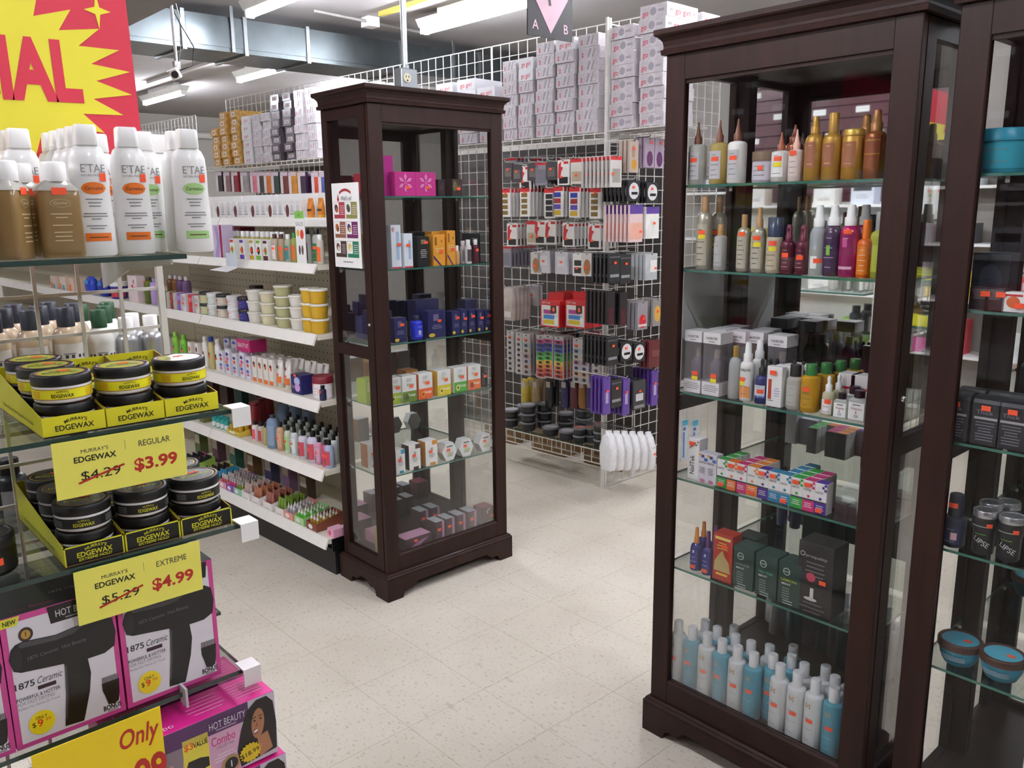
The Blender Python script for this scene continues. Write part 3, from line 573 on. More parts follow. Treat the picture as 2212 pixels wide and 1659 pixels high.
def vite(w, h):
    b = B(); b.rlathe([(w/2*.95, 0), (w/2, .003), (w/2, h*.66), (w/2*.8, h*.74), (w/2*.45, h*.78)], CLEAR, .25, sy=.55); c = B(); c.lathe([(w*.27, h*.77), (w*.27, h)], BLACK, 14)
    l = B(); l.frect(-w*.42, w*.42, h*.05, h*.62, -w*.29, WHITE); l.text('Vitamin', 0, h*.38, h*.085, -w*.29-.0004, M('9a2a3a', .5), width=w*.6); l.text('E', 0, h*.25, h*.09, -w*.29-.0004, INK); l.text('Oil', 0, h*.13, h*.09, -w*.29-.0004, INK); l.flines(-w*.3, w*.3, [h*.53], .0018, -w*.29-.0004, INK)
    return Kind('vitamin_oil_bottle', 'bottle', [('body', b), ('cap', c), ('label', l)])
rowx([(vite(.036, .062), 1819, 870, .022, 'smaller square vitamin oil bottle with black cap, third shelf'), (vite(.046, .074), 1856, 870, .024, 'larger square vitamin oil bottle with black cap at the shelf end'),
      (vite(.046, .074), 1846, 850, .062, 'square vitamin oil bottle standing behind the larger one'),
      (carton('serum_carton', .044, .044, .098, M('e4e2e0', .4), [('r', .05, .95, .62, .68, RED), ('r', .1, .45, .1, .55, M('7a88b8', .5)), ('r', .5, .9, .15, .5, M('cfd4e4', .5))]), 1840, 790, .100, 'white carton with a red band, left of two at the shelf end, right cabinet'),
      (carton('serum_carton', .044, .044, .098, M('e4e2e0', .4), [('r', .05, .95, .62, .68, RED), ('r', .1, .45, .1, .55, M('7a88b8', .5))]), 1868, 790, .100, 'white carton with a red band, right of two at the shelf end, right cabinet')], z, 'R')
z = SHZ['R'][3]
def nail(c, dark, i):
    m = M(c, .45)
    return carton('nail_care_box', .0325, .0325, .080, M('ecebea', .4), [('r', .0, 1, .0, .36, m), ('r', 0, 1, .36, .415, dark), ('e', .5, .50, .12, .045, m), ('r', .62, .8, .84, .92, m), ('r', .8, 1, .76, .84, m), ('r', .8, 1, .92, 1, m), ('t', 'NailTek', .42, .68, .06, INK, .62), ('l', .12, .88, .26, 3, M('f0e8e8', .5))], stk=((.42, .80) if i % 3 else (.45, .06)), top=m)
NC = ['3aa84a', 'e8762a', 'd02a72', 'ee8a2e', '4a2c92', '2a86b0', '2a8ab4', '2fae44', 'd8327c', '4e2a9a']
tall = carton('nail_care_box', .038, .042, .118, M('efeeee', .4), [('t', 'NailTek', .60, .36, .13, BLACK, 1.45, PI/2), ('r', .55, .68, .88, .92, RED), ('r', .7, .82, .84, .88, M('2f8a4a', .5)), ('r', .82, .95, .92, .96, M('b04a3a', .5)), ('r', .3, .42, .80, .84, M('2f6a3a', .5)), ('r', .18, .3, .76, .8, M('c04030', .5))], stk=(.4, .84))
lav = carton('nail_care_box', .0325, .0325, .086, M('d6d2de', .4), [('r', .05, .3, .88, .97, M('e8a04a', .5)), ('r', .3, .6, .84, .94, M('3a5a9a', .5)), ('r', .6, .95, .74, .84, M('3a6ab0', .5)), ('t', 'NailTek', .45, .66, .06, INK, .7), ('l', .1, .8, .5, 4, GREYTXT), ('e', .5, .08, .25, .05, M('c06a90', .5))])
rowx([(tall, 1507, 990, .034, 'tall white nail care carton with vertical lettering at the left of the fourth shelf'), (lav, 1526, 1010, .024, 'pale lilac nail care carton next to the tall white one'), (lav, 1544, 1012, .024, 'pale lilac nail care carton beside the first green one')], z, 'R')
for i, px in enumerate([1565, 1586, 1607, 1631, 1654, 1678, 1702, 1728, 1754, 1780]):
    nk = nail(NC[i], M('3a3a44' if i < 5 or i > 6 else '9aa4a8', .5), i); p = onx(px, 1060, XS+.024)
    cn = ['green', 'orange', 'magenta', 'amber', 'violet', 'teal blue', 'sea blue', 'bright green', 'pink', 'deep violet'][i]
    nk.put('nail care carton with %s lower half, %s of ten in front' % (cn, nth(i, 10)), (XS+.024, p.y, z), FX, 'small nail care cartons in front')
    if i in (0, 2, 3, 6, 7, 8):
        for j in range(1, 3 if i != 6 else 4): nk.put('small nail care carton with %s lower half, %s behind the front one' % (cn, ['', 'first', 'second', 'third'][j]), (XS+.024+.036*j, p.y-.002*j, z), FX, 'small nail care cartons behind')
z = SHZ['R'][4]
blu = lambda c: bottle('leave_in_bottle', .035, .128, M('27247a', .2, coat=.4), c, .36, .40, .16, lab=(.06, .5, M('2a2786', .35), 45), bands=[(.44, .50, M('c8c8e0', .5), -2, 14)], lines=4, ink=M('b0b0d8', .6), stk=(0, .06), style='spray')
OC = M('d98a34', .4); PC = M('5e2468', .4)
def rbox():
    return carton('hair_color_box', .062, .048, .138, M('b8301f', .4), [('p', [(.08, .2), (.92, .2), (.85, .42), (.6, .55), (.5, .66), (.3, .55), (.1, .4)], M('c2ad70', .6)), ('l', .2, .8, .80, 3, M('e8c04a', .5)), ('r', .1, .9, .88, .94, M('e8c86a', .5)), ('r', .2, .8, .12, .17, M('e8c04a', .5))], stk=(.62, .72))
def gbox(t, c):
    G = M('24403a', .4); return carton('gift_box', .064, .062, .118, G, [('e', .36, .78, .16, .09, M('b8c8c0', .5)), ('e', .36, .78, .12, .07, G), ('r', .26, .46, .77, .79, M('b8c8c0', .5)), ('t', t, .48, .56, .055, c, .68), ('t', 'MINT', .38, .47, .05, M('e0e4e0', .5), .4), ('l', .2, .55, .38, 5, M('8aa098', .6)), ('l', .25, .7, .09, 2, M('b8c8c0', .5))], top=M('2a4a42', .4))
def bbox():
    K = M('1d191b', .35, coat=.2); return carton('appliance_box', .096, .076, .190, K, [('e', .42, .42, .36, .2, M('2c2628', .4)), ('t', 'proquality', .52, .80, .04, M('a8a0a0', .5), .6), ('e', .13, .83, .07, .035, M('c8c4c0', .5)), ('e', .13, .83, .05, .025, K), ('l', .15, .85, .72, 4, M('7a7274', .6)), ('e', .40, .52, .13, .065, M('c84860', .5)), ('r', .40, .50, .22, .37, M('d8d4d0', .4)), ('e', .42, .21, .19, .025, M('c8c4c4', .5)), ('l', .12, .85, .14, 4, M('6a6264', .6))], stk=(.74, .46))
rowx([(blu(OC), 1504, 1200, .026, 'royal blue bottle with orange cap, front left on the fifth shelf'), (blu(OC), 1519, 1190, .078, 'royal blue bottle with orange cap behind the front one'), (blu(PC), 1529, 1210, .024, 'royal blue bottle with purple cap in front on the fifth shelf'), (blu(PC), 1545, 1200, .074, 'royal blue bottle with purple cap behind the front one'),
      (rbox(), 1570, 1220, .034, 'red hair colour carton with a picture of golden hair'), (gbox('LAVENDER', M('8aa8a0', .5)), 1617, 1250, .042, 'dark green gift box marked lavender, leftmost of three'), (gbox('LAVENDER', M('8aa8a0', .5)), 1621, 1235, .112, 'dark green gift box behind the leftmost one'),
      (gbox('TEA TREE', M('5ab8a0', .5)), 1666, 1265, .042, 'dark green gift box in the middle of three'), (gbox('LEMON', M('b8d83a', .5)), 1716, 1285, .042, 'dark green gift box with lime lettering, rightmost of three'), (bbox(), 1773, 1280, .050, 'large black appliance box with a pink disc at the end of the fifth shelf')], z, 'R')
# hair bottles on the deck: cap tops fix where each one stands
def moro(blue):
    body = M('52a3b8', .32, coat=.2) if blue else M('dfe2e4', .35)
    return bottle('hair_bottle', .050, .196, body, M('e4e6e8', .3), .20, .52, .04, lab=(.05, .72, M('4f9fb6', .4) if blue else M('dadfe2', .45), 50), lines=4, ink=M('8ab8c4' if blue else 'a8b4bc', .6), stk=(12, .42 if blue else .40), logo=('M', .60, .085, M('c89a5a', .5)))
MO = {True: moro(True), False: moro(False)}
def zo(l): return [(1370+x/3.511, 1280+y/3.511, c == 'B') for c, x, y in l]
fr = zo([('W', 375, 345), ('B', 475, 385), ('W', 590, 440), ('B', 700, 500), ('W', 830, 535), ('B', 955, 582), ('W', 1070, 645), ('W', 1205, 692), ('W', 1320, 752), ('B', 1470, 806), ('B', 1590, 872)])
bk = zo([('W', 565, 262), ('B', 665, 300), ('B', 588, 345), ('W', 700, 390), ('B', 815, 432), ('W', 990, 430), ('B', 1180, 437), ('B', 1115, 482), ('B', 1045, 538), ('W', 1155, 600), ('W', 1440, 648), ('W', 1360, 690), ('W', 1555, 622), ('B', 1515, 745)])
pos = []
for px, py, bl in fr+bk: p = onz(px, py, DECK+.196); pos.append([p.x, p.y])
for it in range(250):                              # nudge neighbours apart until no two bottles touch
    for a in range(len(pos)):
        for c in range(a):
            dx, dy = pos[a][0]-pos[c][0], pos[a][1]-pos[c][1]; dd = math.hypot(dx, dy) or 1e-4
            if dd < .0512: q = (.0514-dd)/2/dd; pos[a][0] += dx*q; pos[a][1] += dy*q; pos[c][0] -= dx*q; pos[c][1] -= dy*q
    for q in pos: q[0] = min(max(q[0], XS+.0275), 2.13); q[1] = min(max(q[1], .840), 1.386)
nf = len(fr)
for i, (px, py, bl) in enumerate(fr+bk):
    lb = ('%s hair bottle, %s in the front row on the right cabinet floor' % (('blue' if bl else 'white'), nth(i, nf))) if i < nf else ('%s hair bottle, %s behind the front row, right cabinet floor' % (('blue' if bl else 'white'), nth(i-nf, len(bk))))
    MO[bl].put(lb, (pos[i][0], pos[i][1], DECK), FX+R(random.uniform(-15, 5)), 'blue and white hair bottles')

# ================================================================== third cabinet
z = SHZ['T'][0]; TEAL = M('2f9fb8', .35)
p = onx(2165, 340, XS+.06); tub('mask_tub', .098, .088, TEAL, M('2a94b0', .35), .28, lab=(.1, .66, M('37a8c0', .4)), taper=.1, lines=2).put('large teal tub on the top shelf of the cabinet at the picture edge', (XS+.06, p.y, z), FX)
z = SHZ['T'][1]; DBR = M('38262a', .35)
k = carton('treatment_box', .040, .034, .046, DBR, [('l', .15, .85, .8, 6, M('9a8a8c', .6)), ('r', .1, .9, .84, .95, M('6a5a5c', .5))], stk=(.8, .62))
rowx([(k, 2122, 640, .026, 'small dark brown box, left of two in the cabinet at the picture edge'), (k, 2155, 640, .026, 'small dark brown box, right of two in the cabinet at the picture edge'),
      (carton('treatment_box', .042, .034, .040, WHITE, [('e', .5, .5, .3, .3, M('d86a3a', .5)), ('r', .1, .9, .8, .9, RED)], stk=(.8, .2)), 2196, 640, .026, 'small white box with orange picture at the right picture edge'),
      (carton('hair_kit_box', .075, .05, .115, M('20222a', .3), [('e', .5, .5, .3, .3, M('3a4256', .4))]), 2148, 600, .09, 'tall black box behind the small dark boxes, right picture edge')], z, 'T')
z = SHZ['T'][2]
thick = lambda: carton('hair_fiber_box', .054, .054, .105, M('23232b', .35), [('r', .08, .92, .53, .58, M('a8a4a8', .5)), ('t', 'Thick', .45, .64, .085, M('8a8890', .5), .6), ('l', .15, .85, .46, 7, M('7a7a82', .6))], stk=(.5, .72), shape='dome')
for i, (px, dx) in enumerate([(2072, .034), (2138, .034), (2196, .034)]):
    p = onx(px, 910, XS+dx); thick().put('black dome-topped carton, %s of three at the picture edge' % nth(i, 3), (XS+dx, p.y, z), FX, 'black dome-topped cartons')
    thick().put('black dome-topped carton behind the %s one at the picture edge' % nth(i, 3), (XS+dx+.062, p.y-.006, z), FX, 'black dome-topped cartons')
z = SHZ['T'][3]
def lipse():
    b = B(); b.lathe([(.018, 0), (.0215, .004), (.022, .05), (.0255, .066), (.0255, .083), (.024, .086)], M('1c1b1f', .4), 18); c = B(); c.lathe([(.0245, .085), (.0250, .088), (.0250, .099), (.0235, .101), (.020, .101), (.019, .0995)], M('b8bac0', .25, .8), 18)
    l = B(); l.text('LIPSE', 0, .026, .012, 0, M('c8c8cc', .5), curve=.0229, rot=-.5); l.arc(.0262, -45, 25, .066, .068, M('9aa8a0', .5), 5); l.arc(.0230, -30, 25, .048, .050, M('8ad05a', .4), 4, 1, .0245)
    s = B(); s.arc(.0266, 24, 50, .066, .075, ORANGE, 3); return Kind('hair_fiber_jar', 'jar', [('body', b), ('lid', c), ('label', l), ('price_sticker', s)])
rowx([(lipse(), 2126, 1150, .03, 'black waisted jar with silver lid, left of two in front at the picture edge'), (lipse(), 2182, 1165, .03, 'black waisted jar with silver lid, right of two in front at the picture edge'), (lipse(), 2140, 1120, .09, 'black waisted jar with silver lid standing behind the two front ones'), (lipse(), 2176, 1110, .12, 'black waisted jar with silver lid deepest on the shelf at the picture edge'),
      (bottle('navy_sprayer', .048, .120, M('2c3248', .35), M('252a40', .35), .42, .62, .04, lab=(.08, .4, M('30385a', .4), 50), bands=[(.16, .30, M('d8b0b8', .5), 4, 34)], lines=2, stk=(4, .78), style='disc'), 2062, 1130, .03, 'navy blue sprayer on the fourth shelf of the cabinet at the picture edge')], z, 'T')
z = SHZ['T'][4]
def bowl():
    b = B(); b.lathe([(.020, 0), (.032, .004), (.041, .024), (.0445, .045)], M('3d9ab8', .3, coat=.2), 24); c = B(); c.lathe([(.0475, .043), (.0475, .057), (.045, .060), (.040, .060), (.038, .057)], M('4a3028', .4), 24); t_ = B(); t_.lathe([(.0385, .0575), (.001, .0577)], M('57b0c8', .3), 24, cap=False)
    l = B(); l.arc(.0445, -35, 35, .020, .032, M('6a8a98', .5), 6, 1, .0452); s = B(); s.box(.008, .024, -.006, .004, .0579, .0586, ORANGE); return Kind('hair_mask_bowl', 'tub', [('body', b), ('lid', c, [('window', t_), ('price_sticker', s)]), ('label', l)])
rowx([(bowl(), 2071, 1420, .052, 'blue bowl-shaped tub with brown rim, left of two on the fifth shelf'), (bowl(), 2163, 1450, .052, 'blue bowl-shaped tub with brown rim, right of two on the fifth shelf')], z, 'T')
for i, (x, y, bl) in enumerate([(1.96, .455, False), (1.93, .40, False), (2.02, .43, True), (1.99, .36, False)]):
    MO[bl].put('%s hair bottle on the floor of the cabinet at the picture edge, %s' % ('blue' if bl else 'white', ['farthest left', 'in front', 'in the middle', 'nearest'][i]), (x, y, DECK), FX, 'hair bottles in the edge cabinet')
# ================================================================== left cabinet
YS = 2.744
def rowy(items, z):
    for k, px, py, dy, lb in items:
        p = ony(px, py, YS+dy); k.put(lb, (p.x, YS+dy, z), 0)
z = SHZ['L'][0]; PINK = M('c42a86', .4); PINKL = M('e08ac0', .45)
fl_ = []
for k in range(6): a = k*PI/3+.5; fl_.append(('p', [(.5+.07*math.cos(a), .55+.07*math.sin(a)), (.5+.24*math.cos(a-.30), .55+.27*math.sin(a-.30)), (.5+.36*math.cos(a), .55+.4*math.sin(a)), (.5+.24*math.cos(a+.30), .55+.27*math.sin(a+.30))], PINKL))
fbox = carton('relaxer_box', .098, .08, .092, PINK, fl_+[('e', .5, .55, .07, .08, M('d85aa4', .4))], stk=(.58, .30))
rowy([(fbox, 863, 398, .045, 'pink box with a flower print, left of two in the left cabinet'), (fbox, 907, 398, .045, 'pink box with a flower print, right of two in the left cabinet'),
      (carton('relaxer_box', .05, .06, .152, M('b81e8c', .4)), 829, 380, .07, 'tall magenta box beside the flower boxes, left cabinet'),
      (carton('relaxer_box', .052, .08, .068, M('3a2626', .4), [('e', .25, .6, .2, .3, M('6a6a3a', .5)), ('l', .35, .9, .6, 4, M('8a6a5a', .6))], stk=(.55, .35)), 975, 402, .045, 'dark brown box right of the pink flower boxes, left cabinet'),
      (carton('relaxer_box', .034, .06, .066, M('2e1e22', .4), [('l', .2, .8, .6, 4, M('6a4a4a', .6))]), 944, 402, .05, 'small dark carton next to the pink flower boxes, left cabinet'),
      (carton('relaxer_box', .09, .10, .090, M('c82a34', .4), [('r', .1, .9, .5, .9, M('d84a8a', .4))], side=M('c63a4a', .45)), 800, 400, .17, 'red and pink box seen through the end door of the left cabinet'),
      (carton('relaxer_box', .09, .10, .080, M('c8408c', .4)), 840, 400, .20, 'pink box at the back of the top shelf, left cabinet')], z)
z = SHZ['L'][1]; ORB = M('e09a2e', .4); VIO = M('4a2a6a', .5)
orb = lambda w, h: carton('lotion_carton', w, .05, h, ORB, [('r', .12, .3, .66, .92, M('8a5a1e', .5)), ('t', '4', .7, .74, .09, M('5a3a1e', .5)), ('l', .15, .85, .55, 3, M('f0d8a0', .5)), ('p', [(0, .35), (0, .25), (.55, 0), (.7, 0)], VIO)], stk=(.62, .42))
rowy([(carton('tube_carton', .046, .04, .168, M('dfe6ee', .4), [('e', .2, .9, .14, .06, M('c88a90', .5)), ('r', .5, .8, .2, .85, M('a8c0e0', .5)), ('r', 0, 1, 0, .04, M('c84a5a', .5))], stk=(.75, .52)), 850, 535, .03, 'tall white and blue carton at the left of the second shelf, left cabinet'),
      (carton('tube_carton', .042, .04, .134, M('e2e8ef', .4), [('r', .5, .8, .25, .8, M('a8c0e0', .5)), ('r', 0, 1, 0, .05, M('c84a5a', .5))], stk=(.45, .62)), 876, 540, .03, 'shorter white and blue carton on the second shelf, left cabinet'),
      (carton('black_carton', .058, .05, .120, M('1e1e20', .35), [('r', .3, .7, .75, .9, M('8a7a5a', .5)), ('l', .2, .8, .55, 5, M('c8c4bc', .6))], stk=(.68, .76)), 907, 540, .035, 'black carton between white and orange cartons, left cabinet'),
      (orb(.060, .126), 941, 540, .035, 'wider orange carton on the second shelf, left cabinet'), (orb(.044, .140), 967, 535, .035, 'narrow taller orange carton on the second shelf, left cabinet'), (orb(.05, .136), 936, 530, .10, 'orange carton standing behind the other two, left cabinet'),
      (bottle('small_bottle', .024, .078, M('c89a6a', .35), WHITE, .26, .6, .1), 987, 553, .02, 'tiny amber bottle with white cap, left cabinet'), (bottle('small_bottle', .028, .095, M('d8d4d8', .4), WHITE, .22, .6, .1, lab=(.1, .6, M('8a8a90', .5), 50)), 1000, 545, .05, 'grey bottle with white cap behind the tiny amber one, left cabinet'),
      (bottle('small_bottle', .030, .100, M('dcd8dc', .4), WHITE, .22, .6, .1, lab=(.1, .6, M('4a4448', .5), 50)), 1011, 545, .022, 'bottle with dark label and white cap on the second shelf, left cabinet'), (bottle('small_bottle', .028, .100, M('5a2030', .3), WHITE, .22, .6, .1, stk=(0, .5)), 1027, 545, .024, 'maroon bottle with white cap and orange sticker, left cabinet'),
      (carton('black_carton', .062, .05, .125, M('26262a', .35), [('l', .2, .8, .8, 3, M('9a9a9a', .6))]), 1018, 535, .10, 'black carton behind the small bottles, left cabinet')], z)
z = SHZ['L'][2]; NAVY = M('1f2158', .35)
nb = lambda w, h, i: carton('hair_kit_box', w, .05, h, NAVY, [('r', .3, .6, .62, .86, M('6a6488', .5)), ('l', .2, .8, .45, 3, M('8a86a8', .6)), ('e', .2, .10, .18, .07, M('d8b830', .5))], stk=(.62, .66 - .1*(i % 2)))
for i, (px, w, h) in enumerate([(857, .06, .098), (936, .09, .112), (978, .045, .100), (995, .036, .104), (1012, .036, .098), (1031, .036, .095), (1047, .036, .090)]):
    p = ony(px, 700, YS+.034); nb(w, h, i).put('navy blue hair kit box, %s in the front row, left cabinet' % nth(i, 7), (p.x, YS+.034, z), 0, 'navy hair kit boxes')
rowy([(bottle('blue_bottle', .052, .098, M('2436c8', .2, coat=.4), M('1a1a40', .35), .2, .55, .1, lab=(.1, .6, M('2a3ad0', .3), 50), lines=3, ink=M('c8d0f0', .5), logo=('&', .22, .2, M('e8ecf8', .5))), 899, 705, .032, 'bright blue round bottle with an ampersand among the navy boxes'),
      (carton('hair_kit_box', .12, .06, .150, M('242450', .35)), 915, 690, .11, 'large navy box at the back of the third shelf, left cabinet'), (carton('hair_kit_box', .07, .06, .13, M('3a3a5c', .35), [('r', .1, .9, .1, .4, M('9aa0b8', .5))]), 1010, 690, .13, 'dull blue box at the back right of the third shelf, left cabinet'),
      (carton('hair_kit_box', .08, .10, .120, M('2a2c50', .35), side=M('2c3058', .4)), 815, 700, .14, 'navy box seen through the end door of the left cabinet'), (carton('hair_kit_box', .06, .06, .09, M('3a3f6a', .35), side=M('4a5078', .4)), 790, 715, .22, 'slate blue box behind the end door of the left cabinet')], z)
z = SHZ['L'][3]
def soap(c1, c2, pic, sidec=None): return carton('soap_box', .070, .055, .108, M('e8e8e4', .4), [('r', 0, 1, 0, .42, M(c1, .45)), ('t', 'Silka', .55, .62, .10, M(c2, .5), .5), ('t', 'Soap', .64, .22, .11, M('f4f4e8', .5), .5), ('e', .28, .2, .17, .13, M(pic, .5)), ('e', .28, .2, .07, .05, M('6a4a2a', .5)), ('r', .3, .62, .8, .92, M('c8d0d0', .5))], stk=(.6, .56), side=M(sidec, .5) if sidec else None)
rowy([(soap('a8c83a', '8aa83a', 'c8d84a', 'a6c43c'), 847, 830, .045, 'soap box with lime lower half, leftmost in the front of the fourth shelf'), (soap('6a8a2a', '6a8a3a', '4a6a2a'), 876, 825, .035, 'soap box with olive green lower half and avocado picture'), (soap('e8642a', 'e87a3a', 'f08a2a', 'd86a3a'), 911, 818, .035, 'soap box with orange lower half and carrots'),
      (soap('e0cc2a', 'd8c03a', 'f0e060', 'e8c83a'), 951, 812, .035, 'soap box with yellow lower half and lemon'), (soap('4aa83a', '4a9a3a', 'c8d86a'), 986, 806, .035, 'soap box with bright green lower half and avocado'), (soap('e87a3a', 'e88a4a', 'b83a2a', 'e87a3a'), 1016, 802, .035, 'soap box with orange lower half and papaya at the right'),
      (bottle('black_bottle', .040, .088, M('1c1c2a', .25, coat=.3), BLACK, .26, .4, .25, stk=(0, .5)), 1042, 790, .030, 'black bottle with gold neck at the right of the soap boxes'), (carton('soap_box', .055, .07, .10, M('a8c83a', .4), [('r', .1, .6, .5, .9, M('d8e0a0', .5))], side=M('b0cc48', .4)), 793, 840, .13, 'lime soap box seen through the end door of the left cabinet'),
      (carton('soap_box', .06, .07, .10, M('c8823a', .4), side=M('c88a50', .4)), 880, 800, .17, 'orange soap box at the back of the fourth shelf, left cabinet')], z)
z = SHZ['L'][4]
wbx = lambda c, w, h: carton('cream_carton', w, .055, h, M('ecebe8', .4), [('r', .55, 1, .82, 1, M(c, .5)), ('r', .35, .8, 0, .12, M(c, .5)), ('l', .25, .75, .45, 3, GREYTXT), ('r', .4, .6, .62, .72, M('a8a8a8', .5))], stk=(.4, .52), side=M(c, .5))
hx = carton('hexagon_box', .080, .042, .078, M('e4e6e4', .4), [('r', .3, .7, .78, .84, M('3a3a3c', .5)), ('e', .55, .38, .2, .12, M('c8d0a0', .5)), ('l', .3, .7, .30, 2, GREYTXT)], stk=(.38, .56), shape='hex')
rowy([(wbx('3a9ab8', .046, .100), 857, 990, .032, 'white carton with blue corner at the left of the fifth shelf, left cabinet'), (wbx('4a2a20', .058, .108), 888, 982, .034, 'white carton with dark brown side and corner, left cabinet'), (wbx('d8923a', .062, .108), 924, 975, .034, 'white carton with amber corners on the fifth shelf, left cabinet'),
      (hx, 965, 972, .028, 'white hexagonal box, leftmost of three in the left cabinet'), (hx, 1001, 962, .028, 'white hexagonal box, middle one of three in the left cabinet'), (hx, 1043, 952, .028, 'white hexagonal box, rightmost of three in the left cabinet'), (wbx('a8683a', .058, .105), 800, 985, .18, 'white and brown carton behind the end door of the left cabinet')], z)
z = DECK; PL = M('c890b0', .45); MAR = M('4a2a34', .4)
lie = carton('hair_dye_box', .135, .075, .052, MAR, [('p', [(.1, .1), (.45, .55), (.9, .75), (.6, .3), (.5, .0), (.3, .0)], M('a8709a', .5))], stk=(.38, .62), top=PL)
std = carton('hair_dye_box', .046, .072, .088, MAR, [('r', .72, 1, 0, 1, M('b07a9c', .5)), ('l', .1, .6, .6, 3, M('8a6a74', .6))], stk=(.35, .55), top=M('a8aab0', .4))
rowy([(lie, 893, 1160, .05, 'pink and maroon hair dye box lying in front on the floor of the left cabinet'), (std, 940, 1140, .046, 'upright hair dye box, leftmost of four on the floor of the left cabinet'), (std, 962, 1132, .046, 'upright hair dye box, second of four on the floor of the left cabinet'), (std, 986, 1126, .046, 'upright hair dye box, third of four on the floor of the left cabinet'), (std, 1010, 1120, .046, 'upright hair dye box, rightmost of four on the floor of the left cabinet'),
      (carton('cream_box', .066, .07, .082, M('4e1e28', .35), [('p', [(.3, .75), (.45, .6), (.4, .8), (.75, .95), (.4, .9)], M('c8b8b0', .5)), ('l', .2, .7, .2, 2, M('a08a88', .6))], stk=(.75, .42), top=M('8a3a48', .4), side=M('5a222e', .4)), 1045, 1105, .046, 'dark red box in the right front corner on the floor of the left cabinet'),
      (bottle('pump_bottle', .046, .148, M('b3a65e', .25, tr=.12), WHITE, .24, .4, .08, lab=(.2, .55, M('bcae6a', .4), 40), bands=[(.36, .5, M('d8dcd8', .5), -22, 6)], style='pump'), 820, 1150, .10, 'pump bottle with olive soap and white pump behind the end door'),
      (carton('hair_dye_box', .10, .10, .050, M('c488a4', .4), side=M('b87c9c', .45)), 822, 1130, .20, 'pink box lying at the back on the floor of the left cabinet'), (std, 905, 1080, .20, 'upright hair dye box at the back left, floor of the left cabinet'), (std, 930, 1080, .20, 'upright hair dye box at the back beside the other, floor of the left cabinet')], z)

# ================================================================== long shelf unit (gondola) behind the left cabinet
GA = R(2.8); GO = Vector((1.700, 3.084, 0)); gd = Vector((-math.sin(GA), math.cos(GA), 0)); gi = Vector((math.cos(GA), math.sin(GA), 0))   # gd runs away, gi into the shelf
GR = GA                                            # local +x = inwards, local +y = away
GFX = FX+GA
SECT, NS = 1.05, 6
gon = thing('shelf_unit', 'long cream metal shelf unit with pegboard back and rows of hair products', 'shelving', GO, GR)
DEPTH = {0: .43, 1: .38, 2: .38, 3: .38, 4: .36, 5: .24}
GZ = [.172, .483, .786, 1.072, 1.360, 1.545]
KICK = M('191818', .5)
HOLE = M('4f4a3c', .7)
gx0 = [0, 0, 0, 0, .02, .14]                       # how far each shelf's lip sits behind the deck's lip
for s in range(NS):
    y0, y1 = s*SECT, (s+1)*SECT
    b = B(); b.box(.43, .45, y0, y1, .10, 1.635, CREAM)
    pn = b.obj('back_panel', gon)
    if s < 2:
        h = B()
        for zz in [GZ[k]+.05+.0254*1.5*j for k in range(1, 5) for j in range(6)]:
            for q in range(int(SECT/.038)): yq = y0+.02+q*.038; h.poly([(.4296, yq, zz), (.4296, yq+.007, zz), (.4296, yq+.007, zz+.007), (.4296, yq, zz+.007)], HOLE)
        tag(h.obj('peg_holes', pn), kind='stuff')
    B().box(.425, .452, y0-.012, y0+.012, 0, 1.645, CREAM).obj('upright', gon)
    B().box(.035, .44, y0+.001, y1-.001, 0, .115, KICK).obj('kick_plate', gon)
    for k, zz in enumerate(GZ):
        x = gx0[k]; b = B(); b.box(x+.012, .428, y0+.003, y1-.003, zz-.022, zz, CREAM)
        sh = b.obj('shelf', gon)
        l = B(); lh = .040 if k < 4 else .034
        l.extr([(x+.014, zz+.003), (x+.006, zz+.003), (x-.014, zz-lh), (x-.006, zz-lh-.004)], y0+.004, y1-.004, M('f3f1ea', .3, var=.02)); l.obj('price_rail', sh)
    if s == 0:
        b = B(); b.box(.02, .43, -.006, .0, .115, .172, BLACK); b.obj('end_cap', gon)
# white bins standing on the top shelf
def gpt(px, py, dx):                                # on the gondola's depth plane dx behind the lip
    p0 = GO+gi*dx; return onp(px, py, p0, gi)
def gput(k, px, py, dx, z, lb, grp=None):
    p = gpt(px, py, dx); s_ = (p-GO).dot(gd); p = p+gd*max(0, .032-s_); return k.put(lb, (p.x, p.y, z), GFX, grp)
def garow(items, z, dx, where, grp):
    n = len(items)
    for i, (k, px, py, what) in enumerate(items): gput(k, px, py, dx, z, '%s, %s on the %s' % (what, nth(i, n), where), grp)
# --- top narrow shelf: white cartons, orange tubes, white bins
z = GZ[5]; wcar = carton('oil_carton', .05, .045, .078, M('e9e8e6', .4), [('r', .1, .9, .2, .25, GREYTXT), ('e', .5, .55, .25, .2, M('d0d4d8', .5)), ('l', .2, .8, .4, 3, GREYTXT)])
wcar2 = carton('oil_carton', .05, .045, .080, M('ecebe8', .4), [('e', .7, .4, .3, .35, M('6a3a3a', .5)), ('l', .1, .5, .6, 4, GREYTXT)])
items = [((wcar if i % 3 else wcar2), 478+i*12.5, 455, 'white oil carton') for i in range(15)]
items += [(tubek('cream_tube', .034, .085, M('e0872a', .4), M('e8952e', .4), [(.35, .45, M('3a2a20', .5))]), 672, 450, 'orange cream tube'), (tubek('cream_tube', .034, .085, M('e08a2a', .4), M('e8a83e', .4), [(.35, .45, M('3a2a20', .5))]), 694, 450, 'orange and yellow cream tube')]
garow(items, z, gx0[5]+.046, 'narrow upper shelf of the shelf unit', 'items on the narrow upper shelf')
